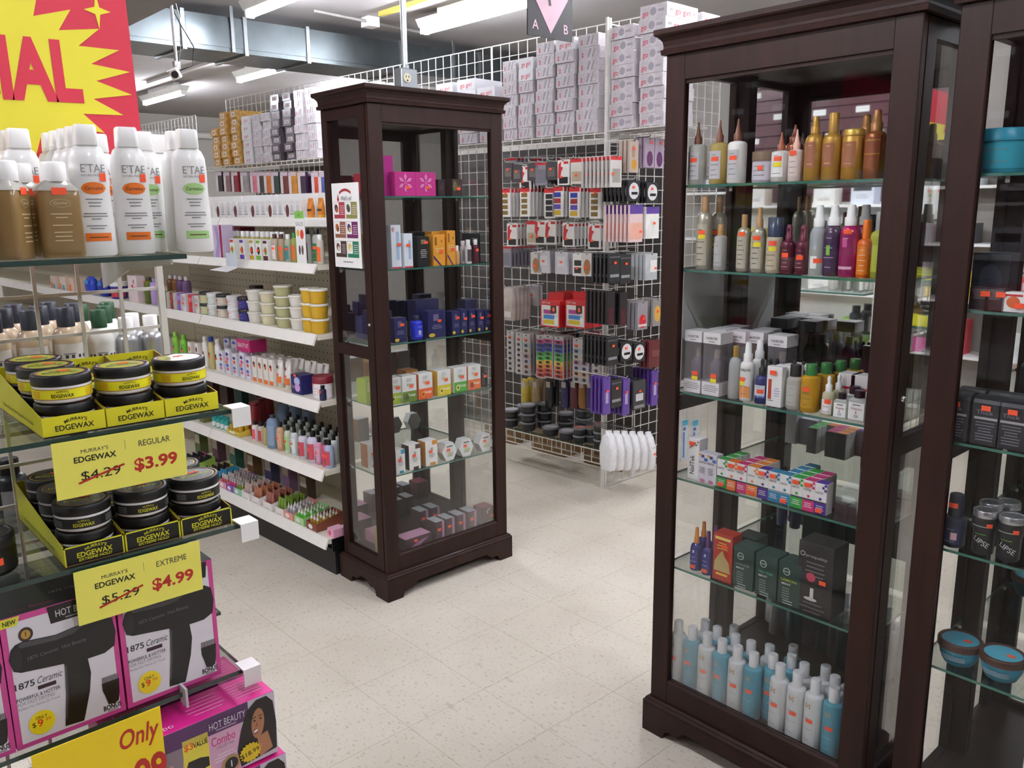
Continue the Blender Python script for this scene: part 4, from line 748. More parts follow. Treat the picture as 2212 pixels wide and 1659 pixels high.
bin_ = B(); bin_.box(-.16, .16, -.05, .05, 0, .006, WHITE); bin_.box(-.16, .16, -.055, -.05, 0, .11, WHITE); bin_.box(-.16, .16, .05, .055, 0, .11, WHITE); bin_.box(-.165, -.16, -.055, .055, 0, .11, WHITE); bin_.box(.16, .165, -.055, .055, 0, .11, WHITE)
BIN = Kind('white_bin', 'bin', [('tray', bin_)])
for i in range(5):
    p = GO+gi*.33+gd*(.20+.345*i); BIN.put('low white plastic bin, %s on the top back of the shelf unit' % nth(4-i, 5), (p.x, p.y, 1.545), GFX, 'white plastic bins')
# --- shelf at 1.36
z = GZ[4]
oilb = lambda body, cap, lab, h=.118, d=.036, st=(10, .42): bottle('oil_bottle', d, h, body, cap, .16, .5, .12, lab=(.08, .58, lab, 50), lines=3, stk=st, sy=.8)
ck = lambda c, pic: carton('oil_carton', .040, .034, .092, M('ecebe6', .4), [('r', .0, 1, .0, .22, M(c, .5)), ('e', .55, .45, .3, .2, M(pic, .5)), ('r', .1, .9, .82, .95, M(c, .5))], stk=(.55, .42))
its = [(carton('dryer_box', .10, .06, .155, M('cdbfdc', .4), [('p', [(.2, 0), (.5, .5), (.3, .95), (.6, .95), (.8, .5), (.6, 0)], M('a894c8', .5)), ('r', .8, 1, 0, 1, M('9a2038', .5))]), 483, 535, 'lilac box with a wave and red side'),
 (ck('c83a3a', '8ab84a'), 509, 545, 'white carton with green fruit picture'), (ck('5a3aa0', 'b87a4a'), 530, 545, 'white carton with violet band'), (ck('c8a03a', '7a3a24'), 551, 545, 'white carton with brown nuts'), (ck('7ab83a', '4a1a20'), 566, 550, 'white carton with maroon and green'), (ck('5a1a24', '8aa84a'), 581, 550, 'white carton with maroon band'),
 (oilb(M('c8b8a4', .2, tr=.2), M('4a2420', .4), M('e4ddd4', .5)), 596, 555, 'oil bottle with brown cap and cream label'), (oilb(M('c4b49a', .15, tr=.3), M('4a2420', .4), M('d8783a', .5)), 610, 555, 'oil bottle with brown cap and orange label'), (oilb(M('c8ccb4', .15, tr=.3), WHITE, M('3a8a8a', .5)), 624, 555, 'oil bottle with white cap and teal label'),
 (oilb(M('b8c06a', .15, tr=.3), M('2a8a3a', .4), M('e0702a', .5), .125), 638, 555, 'oil bottle with green cap and orange label'), (oilb(M('b0c890', .15, tr=.3), WHITE, M('5ac83a', .5), .115), 651, 555, 'small oil bottle with lime label'), (oilb(CLEAR, BLACK, M('4a2a24', .5), .145, .042), 665, 550, 'clear bottle with black cap and brown label'), (oilb(CLEAR, BLACK, M('1f6a3a', .5), .145, .044), 686, 550, 'clear bottle with black cap and green label'), (oilb(M('d8d0c4', .2, tr=.2), WHITE, M('e8702a', .5), .120, .038), 704, 550, 'bottle with bright orange label')]
garow(its, z, .068, 'eye level shelf', 'front row on the eye level shelf')
wc = bottle('oil_bottle', .034, .125, M('c8c07a', .2, tr=.2), WHITE, .2, .62, .1, lab=(.05, .55, M('d8d0a0', .5), 50))
for i in range(11): gput(wc, 505+i*10.5, 520, .125+.02*(i % 2), z, 'bottle with white cap, %s in the row behind the cartons at eye level' % nth(i, 11), 'white-capped bottles behind')
for i, px in enumerate((500, 528)):
    gput(carton('dryer_box', .07, .08, .150, M('8a2038', .4), [('e', .5, .75, .28, .1, M('c8c8e0', .5)), ('r', 0, .12, 0, 1, M('c0a8d8', .5))]), px, 500, .24, z, 'maroon box with pale oval, %s at the back of the eye level shelf' % ['left', 'right'][i], 'maroon boxes with ovals')
sgn = thing('shelf_tag', 'small white sign with green top standing on the eye level shelf', 'sign', (gpt(648, 500, .042).x, gpt(648, 500, .042).y, z+.001), GFX)
B().box(-.036, .036, 0, .003, 0, .215, WHITE).obj('card', sgn); b = B(); b.frect(-.036, .036, .185, .215, -.0005, M('8ac85a', .5)); b.fell(-.016, .125, .012, .014, -.0005, M('e8a83a', .5)); b.fell(.014, .120, .014, .020, -.0005, M('e0483a', .5)); b.fell(-.010, .055, .008, .02, -.0005, M('5a4a4a', .5)); b.fell(.012, .055, .008, .02, -.0005, M('5a4a4a', .5)); b.text('SALES', 0, .155, .017, -.0005, GREYTXT); b.text('OIL', 0, .193, .012, -.0009, M('3a6a2a', .5)); b.obj('print', sgn)
# folded price flyer clipped to the rail
q = gpt(500, 565, -.03); fly = thing('price_flyer', 'white paper flyer clipped on the price rail', 'paper', (q.x, q.y, 1.318), GFX)
B().poly([(-.07, -.075, 0), (.075, -.06, -.004), (.07, .0, .015), (-.06, .0, .015)], WHITE).poly([(-.07, -.075, .0005), (-.06, .0, .0155), (.07, .0, .0155), (.075, -.06, -.0035)], WHITE).obj('sheet', fly)
B().box(-.055, .05, .002, .004, .012, .075, M('dfe6ee', .25, tr=.3)).obj('clear_holder', fly)
# --- shelf at 1.07: tubs, jars and cartons
z = GZ[3]
def stack(k, n, px, py, dx, z, what, grp):
    p = gpt(px, py, dx); s_ = (p-GO).dot(gd); p = p+gd*max(0, .046-s_); hh = max(v.co.z for m_ in k.parts for v in m_[1].vertices)
    for i in range(n): k.put('%s, %s' % (what, ['bottom of its stack', 'second from the bottom', 'third from the bottom', 'top of a four-high stack'][i] if n > 1 else 'on its own'), (p.x, p.y, z+i*(hh+.0002)), GFX, grp)
LIDW = M('e8e6da', .3, tr=.1)
tb = lambda c, d, h: tub('shea_tub', d, h, M(c, .3, tr=.06), LIDW, .14, taper=.16, over=1.06)
for c, d, h, n, px, what in [('d8ac2c', .078, .062, 3, 701, 'yellow shea butter tub beside the left cabinet'), ('dcb22e', .078, .062, 3, 674, 'yellow shea butter tub, second stack from the cabinet'), ('e2e2da', .078, .050, 3, 648, 'white shea butter tub between yellow and olive stacks'), ('b9b78a', .082, .046, 4, 618, 'olive shea butter tub'), ('dcd6b4', .082, .050, 3, 586, 'cream shea butter tub'), ('e4e2da', .078, .050, 3, 557, 'white shea butter tub right of the navy jars')]:
    stack(tb(c, d, h), n, px, 720, .055, z, what, 'stacked shea butter tubs')
for i, (c, lid, px, n, what) in enumerate([('30307a', '2a1e22', 534, 2, 'navy jar with dark lid'), ('e4e4e6', 'e8e8e8', 511, 2, 'white jar with white lid'), ('d8d0c0', '26262a', 488, 2, 'cream jar with black lid'), ('d4dcd8', 'e0e0e0', 468, 2, 'pale jar with printed label'), ('c0c89a', '2a2a2a', 452, 2, 'greenish jar with dark lid')]):
    stack(tub('hair_cream_jar', .072, .056, M(c, .4), M(lid, .4), .26, lab=(.1, .65, M(c, .45)), stk=(-10, .35), taper=.04, cat='jar', lines=2), n, px, 700, .052, z, what, 'stacked hair cream jars')
stack(tub('hair_cream_jar', .066, .050, M('30307a', .4), M('2a1e22', .4), .26, taper=.04, cat='jar'), 3, 556, 660, .17, z, 'dark-lidded jar at the back of the jar shelf', 'stacked hair cream jars')
bx = lambda c, c2, w=.036: carton('hair_care_box', w, .06, .090, M(c, .4), [('r', .1, .9, .6, .85, M(c2, .5)), ('l', .2, .8, .4, 3, GREYTXT)], stk=(.5, .42), side=M('dcd8d8', .45))
garow([(bx('6a7030', '8a9040'), 369, 655, 'olive green carton'), (bx('8a3a2e', 'a85a4a'), 383, 655, 'red brown carton'), (bx('8a62c0', 'b090d8'), 399, 660, 'purple carton'), (bx('e4dce0', 'c8a8b8'), 410, 660, 'pale pink carton'), (bx('d8384a', 'e87a84', .044), 424, 665, 'red carton'), (bx('dfdbd8', 'b8b4b4'), 438, 668, 'white carton')], z, .05, 'jar shelf of the shelf unit', 'cartons on the jar shelf')
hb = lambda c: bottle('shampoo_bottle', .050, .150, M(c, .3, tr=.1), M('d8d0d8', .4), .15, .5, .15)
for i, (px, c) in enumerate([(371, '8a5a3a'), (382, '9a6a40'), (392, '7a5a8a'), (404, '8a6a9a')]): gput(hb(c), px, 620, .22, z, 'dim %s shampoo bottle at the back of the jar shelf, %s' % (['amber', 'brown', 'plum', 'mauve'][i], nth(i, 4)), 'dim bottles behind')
far = [(carton('far_carton', .10, .08, .085, M('e8cfc0', .45), [('r', 0, .4, 0, .5, M('e88a5a', .5)), ('r', .5, .9, 0, .4, M('5aa8c8', .5))]), 130, 'peach carton'), (carton('far_carton', .10, .08, .085, M('ecd8c8', .45), [('r', 0, .4, 0, .5, M('e8a07a', .5)), ('r', .5, .9, 0, .4, M('5aa8c8', .5))]), 150, 'cream carton'), (carton('far_carton', .10, .08, .09, M('e6cbb8', .45), [('r', .1, .6, 0, .5, M('e8905a', .5))]), 168, 'apricot carton'),
       (carton('blue_pouch', .12, .06, .11, M('2a4ac8', .35), [('e', .4, .6, .3, .25, M('5aa0e8', .5)), ('r', .1, .5, .3, .45, M('e04a5a', .5))], shape='bag'), 200, 'bright blue pouch'), (carton('blue_pouch', .12, .06, .11, M('1e2e9a', .35), [('e', .4, .6, .3, .25, M('4a80d8', .5))], shape='bag'), 228, 'deep blue pouch'),
       (tub('hair_cream_jar', .10, .10, M('3a3a9a', .4), M('e8e8e8', .4), .25, lab=(.1, .6, M('c83a4a', .45)), cat='jar'), 258, 'white-lidded blue jar'), (carton('pill_carton', .13, .05, .15, M('ead8dc', .4), [('r', .6, .75, .7, .85, GREYTXT), ('e', .5, .6, .1, .06, RED)], stk=(.75, .5)), 296, 'pale pink tall carton'), (bottle('shampoo_bottle', .055, .15, M('5a6a20', .35), M('3a3a20', .4), .12, .5, .1, stk=(0, .8)), 323, 'olive green bottle'), (bottle('shampoo_bottle', .055, .145, M('b49ad0', .35), M('a48ac8', .4), .12, .5, .1), 336, 'lilac bottle')]
garow([(k, px, 625, w_) for k, px, w_ in far], z, .06, 'far jar shelf behind the rack', 'far products on the jar shelf')
# --- shelf at .79
z = GZ[2]
palm = lambda: carton('cocoa_box', .034, .034, .120, M('ebe7e0', .4), [('r', 0, 1, 0, .16, M('e8762e', .5)), ('e', .5, .72, .3, .08, M('7a3a24', .5)), ('e', .6, .62, .25, .06, M('e0603a', .5))])
blp = lambda i: carton('lotion_box', .040, .04, .125 if i % 2 else .11, M('dfe0ea', .4), [('e', .5, .8, .35, .07, M('4a3a8a', .5)), ('e', .55, .62, .3, .08, M('e0508a' if i % 2 else 'e0603a', .5)), ('e', .45, .35, .35, .07, M('5a6ac8', .5)), ('e', .5, .2, .3, .06, M('d85a7a', .5))], stk=(.4, .45) if i % 2 else None)
lot = lambda body, cap, lc, h: bottle('lotion_bottle', .046, h, M(body, .35), M(cap, .35), .14, .5, .12, lab=(.15, .65, M(lc, .45), 55), bands=[(.4, .52, M('5a3428', .5), -35, 15)], sy=.7, stk=(0, .35))
its = [(lot('8ed04a', '9ad85a', '7ac040', .150), 381, 750, 'lime green lotion bottle'), (lot('7cc83c', '8ad04a', '6ab838', .145), 399, 755, 'grass green lotion bottle'), (carton('cocoa_box', .036, .034, .115, M('ebe6df', .4), [('e', .5, .7, .3, .12, M('e0783a', .5))], stk=(.5, .2)), 417, 770, 'white carton with orange fruit'), (carton('cocoa_box', .036, .034, .118, M('ebe6df', .4), [('e', .5, .72, .3, .12, M('8a4a34', .5))], stk=(.5, .2)), 432, 770, 'white carton with brown beans'),
 (lot('ece9e4', 'eeeeee', 'e8e2da', .160), 446, 770, 'white lotion bottle with white cap'), (lot('cabb84', '2a4aa8', 'c8b87a', .165), 459, 775, 'tan lotion bottle with blue cap'), (lot('eceae8', 'f0f0f0', 'dce8e0', .160), 473, 775, 'white lotion bottle with blue swirl'), (blp(0), 487, 800, 'blue and red lotion carton'), (blp(1), 501, 800, 'lavender lotion carton'), (blp(2), 516, 805, 'lotion carton with pink dots'), (blp(3), 532, 808, 'lotion carton with magenta dots'), (blp(4), 545, 812, 'lotion carton with violet ovals'),
 (palm(), 558, 820, 'cream carton with orange foot'), (palm(), 570, 823, 'cream carton with orange foot'), (palm(), 582, 826, 'cream carton with orange foot'), (palm(), 594, 830, 'cream carton with orange foot')]
ct = lambda: tubek('cocoa_tube', .040, .125, M('ece8e2', .4), M('cfc6b4', .4), [(.18, .42, M('e8772e', .5))], stk=(0, .45), dots=(.72, M('6a3424', .5)))
its += [(ct(), 609, 830, 'white tube with orange band'), (ct(), 626, 832, 'white tube with orange band'),
 (carton('cream_box', .085, .07, .085, M('24225e', .35), [('e', .6, .68, .28, .22, M('b4c0e8', .5)), ('e', .62, .35, .26, .22, M('c8a0d8', .5)), ('l', .08, .35, .4, 3, M('c8c8e0', .6))], stk=(.5, .92)), 656, 850, 'navy cream box with two discs'), (tub('wax_can', .090, .100, M('e8e2e4', .4), M('7a1c2c', .4), .3, lab=(.1, .6, M('e6dfe2', .45)), stk=(-20, .6), taper=.0, over=1.0, cat='can', lines=3), 699, 850, 'white can with maroon top'),
 (bottle('small_bottle', .024, .062, M('e0b04a', .4), WHITE, .24, .6, .1), 706, 875, 'small yellow bottle with white cap')]
garow(its, z, .064, 'lotion shelf', 'lotion shelf products')
gput(bottle('small_bottle', .030, .066, M('26264e', .4), BLACK, .24, .6, .1, stk=(0, .5)), 717, 872, .04, z, 'small navy bottle with black cap on the lotion shelf beside the left cabinet')
for i in range(9): gput(palm(), 560+i*9, 800, .13+.02*(i % 2), z, 'cream cocoa carton in the row behind, %s' % nth(i, 9), 'cocoa cartons behind')
wt = tubek('cocoa_tube', .040, .125, M('e6e2dc', .4), M('cfc6b4', .4), [], dots=(.72, M('6a3424', .5)))
for i in range(6): gput(wt, 640+i*13, 800, .14+.015*(i % 2), z, 'white tube standing behind the navy box and can, %s' % nth(i, 6), 'white tubes behind')
gput(carton('perm_kit', .13, .09, .06, M('c8307a', .4), [('t', 'BEAUTY KIT', .5, .35, .35, WHITE, .8)], top=M('c2bcc4', .4)), 545, 765, .10, z+.128, 'pink kit box lying on top of the lotion cartons')
for i in range(4): gput(carton('lotion_box', .06, .05, .155, M('d4d2dc', .4), [('e', .5, .85, .3, .05, M('4a5ab8', .5))], side=M('cfccd6', .45)), 500+i*16, 760, .17, z, 'grey white tall carton at the back of the lotion shelf, %s' % nth(i, 4), 'tall cartons behind')
# --- shelf at .48
z = GZ[1]
acet = lambda c, h, d, lc='d8a0a8', **kw: bottle('polish_remover', d, h, M(c, .25, tr=.12), BLACK, .17, .42, .16, lab=(.12, .62, M(lc, .5), 60), bands=[(.12, .3, M('2a2a2c', .5), -60, -5)], lines=2, stk=(-6, .4), **kw)
its = [(bottle('toner_bottle', .034, .100, M('e2dcd8', .35), BLACK, .2, .5, .1, lab=(.1, .6, M('e0607a', .5), 50), stk=(0, .3)), 553, 940, 'white bottle with pink label'), (bottle('toner_bottle', .034, .105, M('c8beb4', .35), BLACK, .2, .5, .1, lab=(.1, .6, M('c8404a', .5), 50)), 566, 945, 'grey bottle with red label'), (bottle('toner_bottle', .036, .108, M('b8ae70', .3), BLACK, .2, .5, .1), 577, 950, 'olive bottle'),
 (bottle('tall_remover', .064, .158, M('8fa8c8', .2, tr=.25), M('3a4a5c', .4), .08, .4, .18, lab=(.1, .7, M('98b0cc', .35, tr=.2), 60), stk=(-20, .55)), 592, 940, 'large pale blue bottle'), (acet('d8b08a', .135, .042, 'd8a884'), 608, 955, 'peach remover bottle'), (acet('d4e0c8', .130, .038, 'a8d08a'), 624, 962, 'remover bottle with green label'), (acet('dfe6e4', .130, .038, 'e4eae8'), 638, 968, 'clear slim remover bottle'),
 (acet('e0dae6', .130, .050, 'c84a5a'), 657, 972, 'lilac remover bottle with red label'), (acet('dcd8ea', .142, .056, 'c84a5a'), 678, 978, 'larger lilac remover bottle with red label'), (acet('e0a0bc', .122, .036, 'd8a0b8'), 691, 990, 'pink remover bottle'), (acet('e8608a', .120, .038, 'd83a6a'), 706, 1000, 'hot pink remover bottle'), (acet('b4c4e0', .125, .042, 'c84a5a'), 727, 1005, 'blue remover bottle by the cabinet')]
garow(its, z, .055, 'remover shelf', 'front row of remover bottles')
sl = acet('dfe6e0', .130, .038, 'e4eae4')
c_ = 0
for r_ in range(3):
    for i in range(7):
        gput(sl, 618+i*17+r_*5, 930, .105+.045*r_, z, 'slim remover bottle with black cap, %s in back row %s' % (nth(i, 7), ['one', 'two', 'three'][r_]), 'slim remover bottles behind')
bd = bottle('tall_remover', .064, .160, M('8fa8c8', .2, tr=.25), M('3a4a5c', .4), .08, .4, .18)
for i in range(3): gput(bd, 612+i*27, 900, .24+.03*(i % 2), z, 'large pale blue bottle in the dim back row, %s' % nth(i, 3), 'large blue bottles behind')
rc = bottle('hair_spray_can', .054, .172, M('7e1422', .3, coat=.3), M('6e101c', .35), .08, .9, .03, lab=(.15, .6, M('861a28', .35), 40), stk=(0, .72))
for i, (px, dx) in enumerate([(551, .10), (566, .165), (582, .235)]): gput(rc, px, 900, dx, z, 'deep red spray can, %s in the file' % ['front one', 'middle one', 'rear one'][i], 'red spray cans')
def tray(name, w, d, h, c, logo=None):
    b = B(); m = M(c, .5); b.box(-w/2, w/2, -d/2, d/2, 0, .002, m); b.box(-w/2, w/2, -d/2, -d/2+.0015, .002, h, m); b.box(-w/2, w/2, d/2-.0015, d/2, .002, h*1.8, m)
    for s in (-1, 1): b.extr([(-d/2, .002), (d/2, .002), (d/2, h*1.8), (-d/2, h)], s*w/2-.0008, s*w/2+.0008, m, Matrix.Rotation(R(90), 4, 'Z'))
    l = B(); l.fell(-.1*w, h*.5, w*.22, h*.3, -d/2-.0004, M('f0ece6', .5)); l.flines(-w*.4, w*.4, [h*.15], .002, -d/2-.0004, GREYTXT)
    return Kind(name, 'tray', [('tray', b), ('printed_face', l)])
yj = tub('nail_glitter_jar', .026, .045, M('c8a030', .35), M('c29a22', .35), .4, taper=.0, over=1.0, cat='jar', n=12); tq = tub('nail_glitter_jar', .028, .050, M('3aa8a0', .35), M('2a9a94', .35), .35, lab=(.1, .55, M('e0e4e0', .5)), taper=0, over=1.0, cat='jar', n=12)
p0 = gpt(524, 930, .075); TR = tray('jar_tray', .13, .10, .022, 'd8c24a'); TR.put('yellow card tray of small gold-lidded jars on the remover shelf', (p0.x, p0.y, z), GFX)
for r_ in range(3):
    for i in range(4): q = p0+gi*(-.030+.030*r_)+gd*(.045-.030*i); yj.put('tiny jar with gold lid, row %s, %s in the yellow tray' % (['one', 'two', 'three'][r_], nth(i, 4)), (q.x, q.y, z+.0022), GFX, 'gold-lidded jars')
for i in range(4):
    for r_ in range(2): q = gpt(464+i*8.5, 905, .05+.034*r_); tq.put('tiny turquoise-lidded jar, %s in %s row' % (nth(i, 4), ['the front', 'the back'][r_]), (q.x, q.y, z), GFX, 'turquoise-lidded jars')
for i, (px, c) in enumerate([(445, '6a6a3a'), (452, '4a4a34')]): gput(carton('far_carton', .05, .05, .07, M(c, .45), stk=(.5, .4)), px, 905, .06+.06*i, z, '%s carton left of the turquoise jars' % ['olive', 'dark'][i])
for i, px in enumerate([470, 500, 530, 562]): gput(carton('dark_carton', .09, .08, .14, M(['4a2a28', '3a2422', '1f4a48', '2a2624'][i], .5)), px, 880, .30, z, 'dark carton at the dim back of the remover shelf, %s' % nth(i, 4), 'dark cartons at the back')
# --- deck: colourful trays of gloss tubes and small bottles
z = GZ[0]
trays = [(424, 'd860a8', 'magenta'), (440, 'a8d060', 'lime'), (478, 'e0c860', 'yellow'), (497, '8ab8b0', 'grey blue'), (513, 'e8a0b8', 'pink'), (529, '8a4ab0', 'violet'), (545, '8ac8a8', 'mint'), (563, 'ece8e6', 'white'), (584, 'eae6e4', 'plain white'), (610, 'ece8e4', 'large white'), (636, 'e8e2e0', 'short white'), (655, 'e09088', 'coral'), (678, 'a8d890', 'pale green'), (705, '8a4a34', 'brown')]
NT = len(trays)
gloss = lambda c, cap, st: bottle('lip_gloss', .018, .070, M(c, .2, tr=.15), M(cap, .4), .34, .62, .05, n=10, style=st)
conts = {0: gloss('8a3a6a', '2a2a2c', 'flat'), 1: gloss('5a8a4a', '3a3a3a', 'flat'), 2: gloss('6a4a3a', '3a2a24', 'flat'), 3: gloss('4a5a6a', '3aa0d0', 'flat'), 4: gloss('c86a6a', 'c8c4c0', 'flat'), 5: gloss('e04a8a', 'b8b4b0', 'flat'), 6: gloss('8a9a3a', 'a8a49c', 'flat'), 7: tubek('gloss_tube', .020, .078, M('c8b0a8', .25, tr=.1), M('c8b8b0', .4)), 8: tubek('gloss_tube', .020, .080, M('b8785a', .25, tr=.1), M('c8a890', .4)), 9: tubek('gloss_tube', .020, .082, M('a8685a', .25, tr=.1), M('b89a88', .4)), 10: tubek('gloss_tube', .020, .080, M('7a9a3a', .25, tr=.1), M('8aa84a', .4)), 11: gloss('a8a8b0', 'd0d0cc', 'nozzle'), 12: gloss('6ac84a', 'd0d4c8', 'nozzle'), 13: gloss('b08a3a', 'd0ccc0', 'nozzle')}
CN = ['plum', 'green', 'brown', 'blue-capped', 'coral', 'hot pink', 'olive', 'pale', 'copper', 'rose', 'leaf green', 'clear', 'bright green', 'amber']
for i, (px, c, nm) in enumerate(trays):
    w = .085 if 1 < i else .07; p = gpt(px, 1090+(px-478)*.42, .085); TK = tray('gloss_tray', w-.004, .14, .036, c)
    TK.put('%s card tray of small cosmetics, %s on the lowest shelf' % (nm, nth(i, NT)), (p.x, p.y, z), GFX, 'card trays on the lowest shelf')
    nr, ncol = (4, 3)
    for r_ in range(nr):
        for k in range(ncol):
            q = p+gi*(-.050+.033*r_)+gd*(.024-.024*k); conts[i].put('%s gloss in the %s tray, row %s, %s' % (CN[i], nm, ['one', 'two', 'three', 'four'][r_], ['left', 'middle', 'right'][k]), (q.x, q.y, z+.0022), GFX, '%s glosses in the %s tray' % (CN[i], nm))
p = gpt(727, 1160, .06); carton('lip_box', .05, .06, .038, M('e8a8c4', .4), [('e', .4, .5, .2, .3, M('d84a7a', .5))], top=M('ecb4cc', .4)).put('pink card box at the right end of the lowest shelf', (p.x, p.y, z), GFX)
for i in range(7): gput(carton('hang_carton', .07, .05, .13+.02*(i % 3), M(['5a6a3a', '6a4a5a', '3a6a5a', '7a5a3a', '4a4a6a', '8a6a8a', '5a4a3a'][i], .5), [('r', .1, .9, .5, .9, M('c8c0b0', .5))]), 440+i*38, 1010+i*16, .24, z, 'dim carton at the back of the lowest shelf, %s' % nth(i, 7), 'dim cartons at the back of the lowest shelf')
# ================================================================== wire grid wall with boxes on top and packs on hooks
AA = R(3.7); AP = Vector((3.45, 3.05, 0)); ad = Vector((-math.sin(AA), math.cos(AA), 0)); ai = Vector((math.cos(AA), math.sin(AA), 0)); AFX = FX+AA
SPC = .0762
def grid(b, x0, x1, z0, z1, y=0., r=.0019, T=None, xs_=None):     # welded wire grid in the local x,z plane
    n = round((x1-x0)/SPC); m = round((z1-z0)/SPC)
    for i in range(n+1): x = x0+(x1-x0)*i/n; q = r*1.5 if i in (0, n) else r; b.box(x-q, x+q, y-q, y+q, z0, z1, WIRE, T)
    for j in range(m+1): z = z0+(z1-z0)*j/m; q = r*1.5 if j in (0, m) else r; b.box(x0, x1, y+r-q, y+r+q, z-q, z+q, WIRE, T)
    return b
gw = thing('grid_wall', 'tall white wire grid wall with boxes on top and packs on hooks', 'grid wall', AP, AA+PI/2)
# local +x runs away along the wall, local +y points out to the aisle (towards -x of the shop)
PD = -.30
for t0, t1 in ((0, 1.143), (1.15, 2.293), (2.3, 3.443), (3.45, 4.593)): grid(B(), t0, t1, .06, 2.575, PD).obj('grid_panel', gw)
for t in (.0, 1.147, 2.297, 3.447, 4.597): B().box(t-.012, t+.012, PD-.01, PD+.03, 0, .06, WIRE).obj('foot', gw)
b = B(); ts = B()
for t0, t1 in ((.0, 1.9), (2.3, 4.59)):
    for q in (0, -.1, -.2, -.29): b.box(t0, t1, q-.003, q+.003, 1.958, 1.964, WIRE)
    b.box(t0, t1, -.003, .003, 1.93, 1.936, WIRE)
    k = t0
    while k <= t1: b.box(k-.002, k+.002, -.3, .003, 1.964, 1.968, WIRE); b.box(k-.002, k+.002, -.001, .003, 1.932, 1.964, WIRE); k += .076
b.obj('wire_shelf', gw)
b = B(); b.box(0.0, 1.9, -.28, -.005, .218, .224, SHELFG); b.box(.0, 1.9, -.005, .0, .218, .224, EDGEG); gl = b.obj('glass_shelf', gw)
grid(B(), 0.0, 1.9, .145, .222, .004).obj('shelf_front_grid', gw)
def at(t, o, z): p = AP+ad*t-ai*o; return (p.x, p.y, z)            # o = out into the aisle
def tpx(px, py, o=0.): p = onp(px, py, AP-ai*o, ai); return (p-AP).dot(ad), p.z
# --- hair boxes
HB = M('c4bec2', .28, coat=.6, var=.14, scale=28, bump=.8); HBW = M('d6d6da', .4, var=.03); HRED = M('c83048', .45); HG = M('9a949c', .5)
HGOLD = M('c89a4a', .3, coat=.6, var=.35, scale=55, bump=1.); HDK = M('4a4248', .3, coat=.6, var=.3, scale=30, bump=.5)
def hairbox(w, h, m, kind):
    sp = {'go': [('t', 'go', .2, .25, .42, HRED, .22), ('e', .5, .5, .12, .3, HG), ('r', .68, .9, .4, .6, HG)], 'g': [('t', 'g', .18, .3, .42, HRED, .1), ('p', [(.4, .15), (.5, .15), (.62, .85), (.52, .85)], HG), ('p', [(.62, .15), (.7, .15), (.8, .85), (.74, .85)], HG)],
          'girl': [('t', 'go girl', .5, .25, .42, HRED, .62)], 'gold': [('r', .25, .75, .2, .8, M('e0d4c4', .5)), ('r', .35, .6, .35, .6, M('b8763a', .5))], 'dk': [('r', .2, .8, .25, .75, M('b8b0b4', .5)), ('t', 'GIRL', .5, .32, .3, M('6a4048', .5), .4)], 'wt': [('t', 'go girl', .6, .28, .40, HRED, .5)]}[kind]
    return carton('hair_box', w-.012, .24, h-.002, m, sp)
HK = {(w, k): hairbox(w, .064, {'girl': HBW, 'gold': HGOLD, 'dk': HDK, 'wt': HBW}.get(k, HB), k) for w in (.120, .130, .140, .150, .165) for k in ('go', 'g', 'girl', 'gold', 'dk', 'wt')}
cols = [(1097, 7, .120, ['g']*7, 'behind the left cabinet crown'), (1133, 7, .120, ['g', 'g', 'g', 'g', 'g', 'girl', 'girl'], 'with two white ends on top'), (1174, 8, .140, ['g']*8, 'under the aisle sign left'), (1218, 8, .140, ['g']*7+['girl'], 'under the aisle sign right'), (1266, 8, .150, ['g']*8, 'left of the wire corner post')]
lev = ['bottom', 'second', 'third', 'fourth', 'fifth', 'sixth', 'seventh', 'eighth', 'ninth']
def column(t, n, w, kinds, where, jit=.002, grp='hair boxes on the grid wall shelf', o=-.128):
    for i in range(n):
        k = HK[(w, kinds[i])]; k.put('%s hair box, %s up, column %s' % ({'girl': 'white', 'wt': 'white', 'gold': 'gold', 'dk': 'dark'}.get(kinds[i], 'silvery wrapped'), lev[i], where), at(t+random.uniform(-jit, jit)*2, o+random.uniform(-.012, .008), 1.9685+i*.0628), AFX+R(random.uniform(-1.6, 1.6)), grp)
for px, n, w, kinds, where in cols: t, _ = tpx(px, 200); column(t, n, w, kinds, where)
for i, (px, n) in enumerate([(955, 6), (1005, 6), (1050, 5)]):
    t, _ = tpx(px, 180); column(t, n, .165, ['g']*4+['girl']*(n-4), 'peeking over the left cabinet, %s' % nth(i, 3))
farc = [(463, 5, 'gold', 'far gold one'), (482, 7, 'gold', 'second far gold one'), (505, 7, 'gold', 'third far gold one'), (530, 6, 'wt', 'far white one'), (553, 6, 'g', 'far silver one'), (574, 6, 'g', 'second far silver one'), (595, 8, 'dk', 'far dark one'), (622, 8, 'dk', 'second far dark one'), (646, 8, 'g', 'far silver one by the cabinet'), (672, 8, 'g', 'nearest far silver one')]
for i, (px, n, k, where) in enumerate(farc):
    t, _ = tpx(px, 310); column(t, n, .130, [k]*n, where, .002)
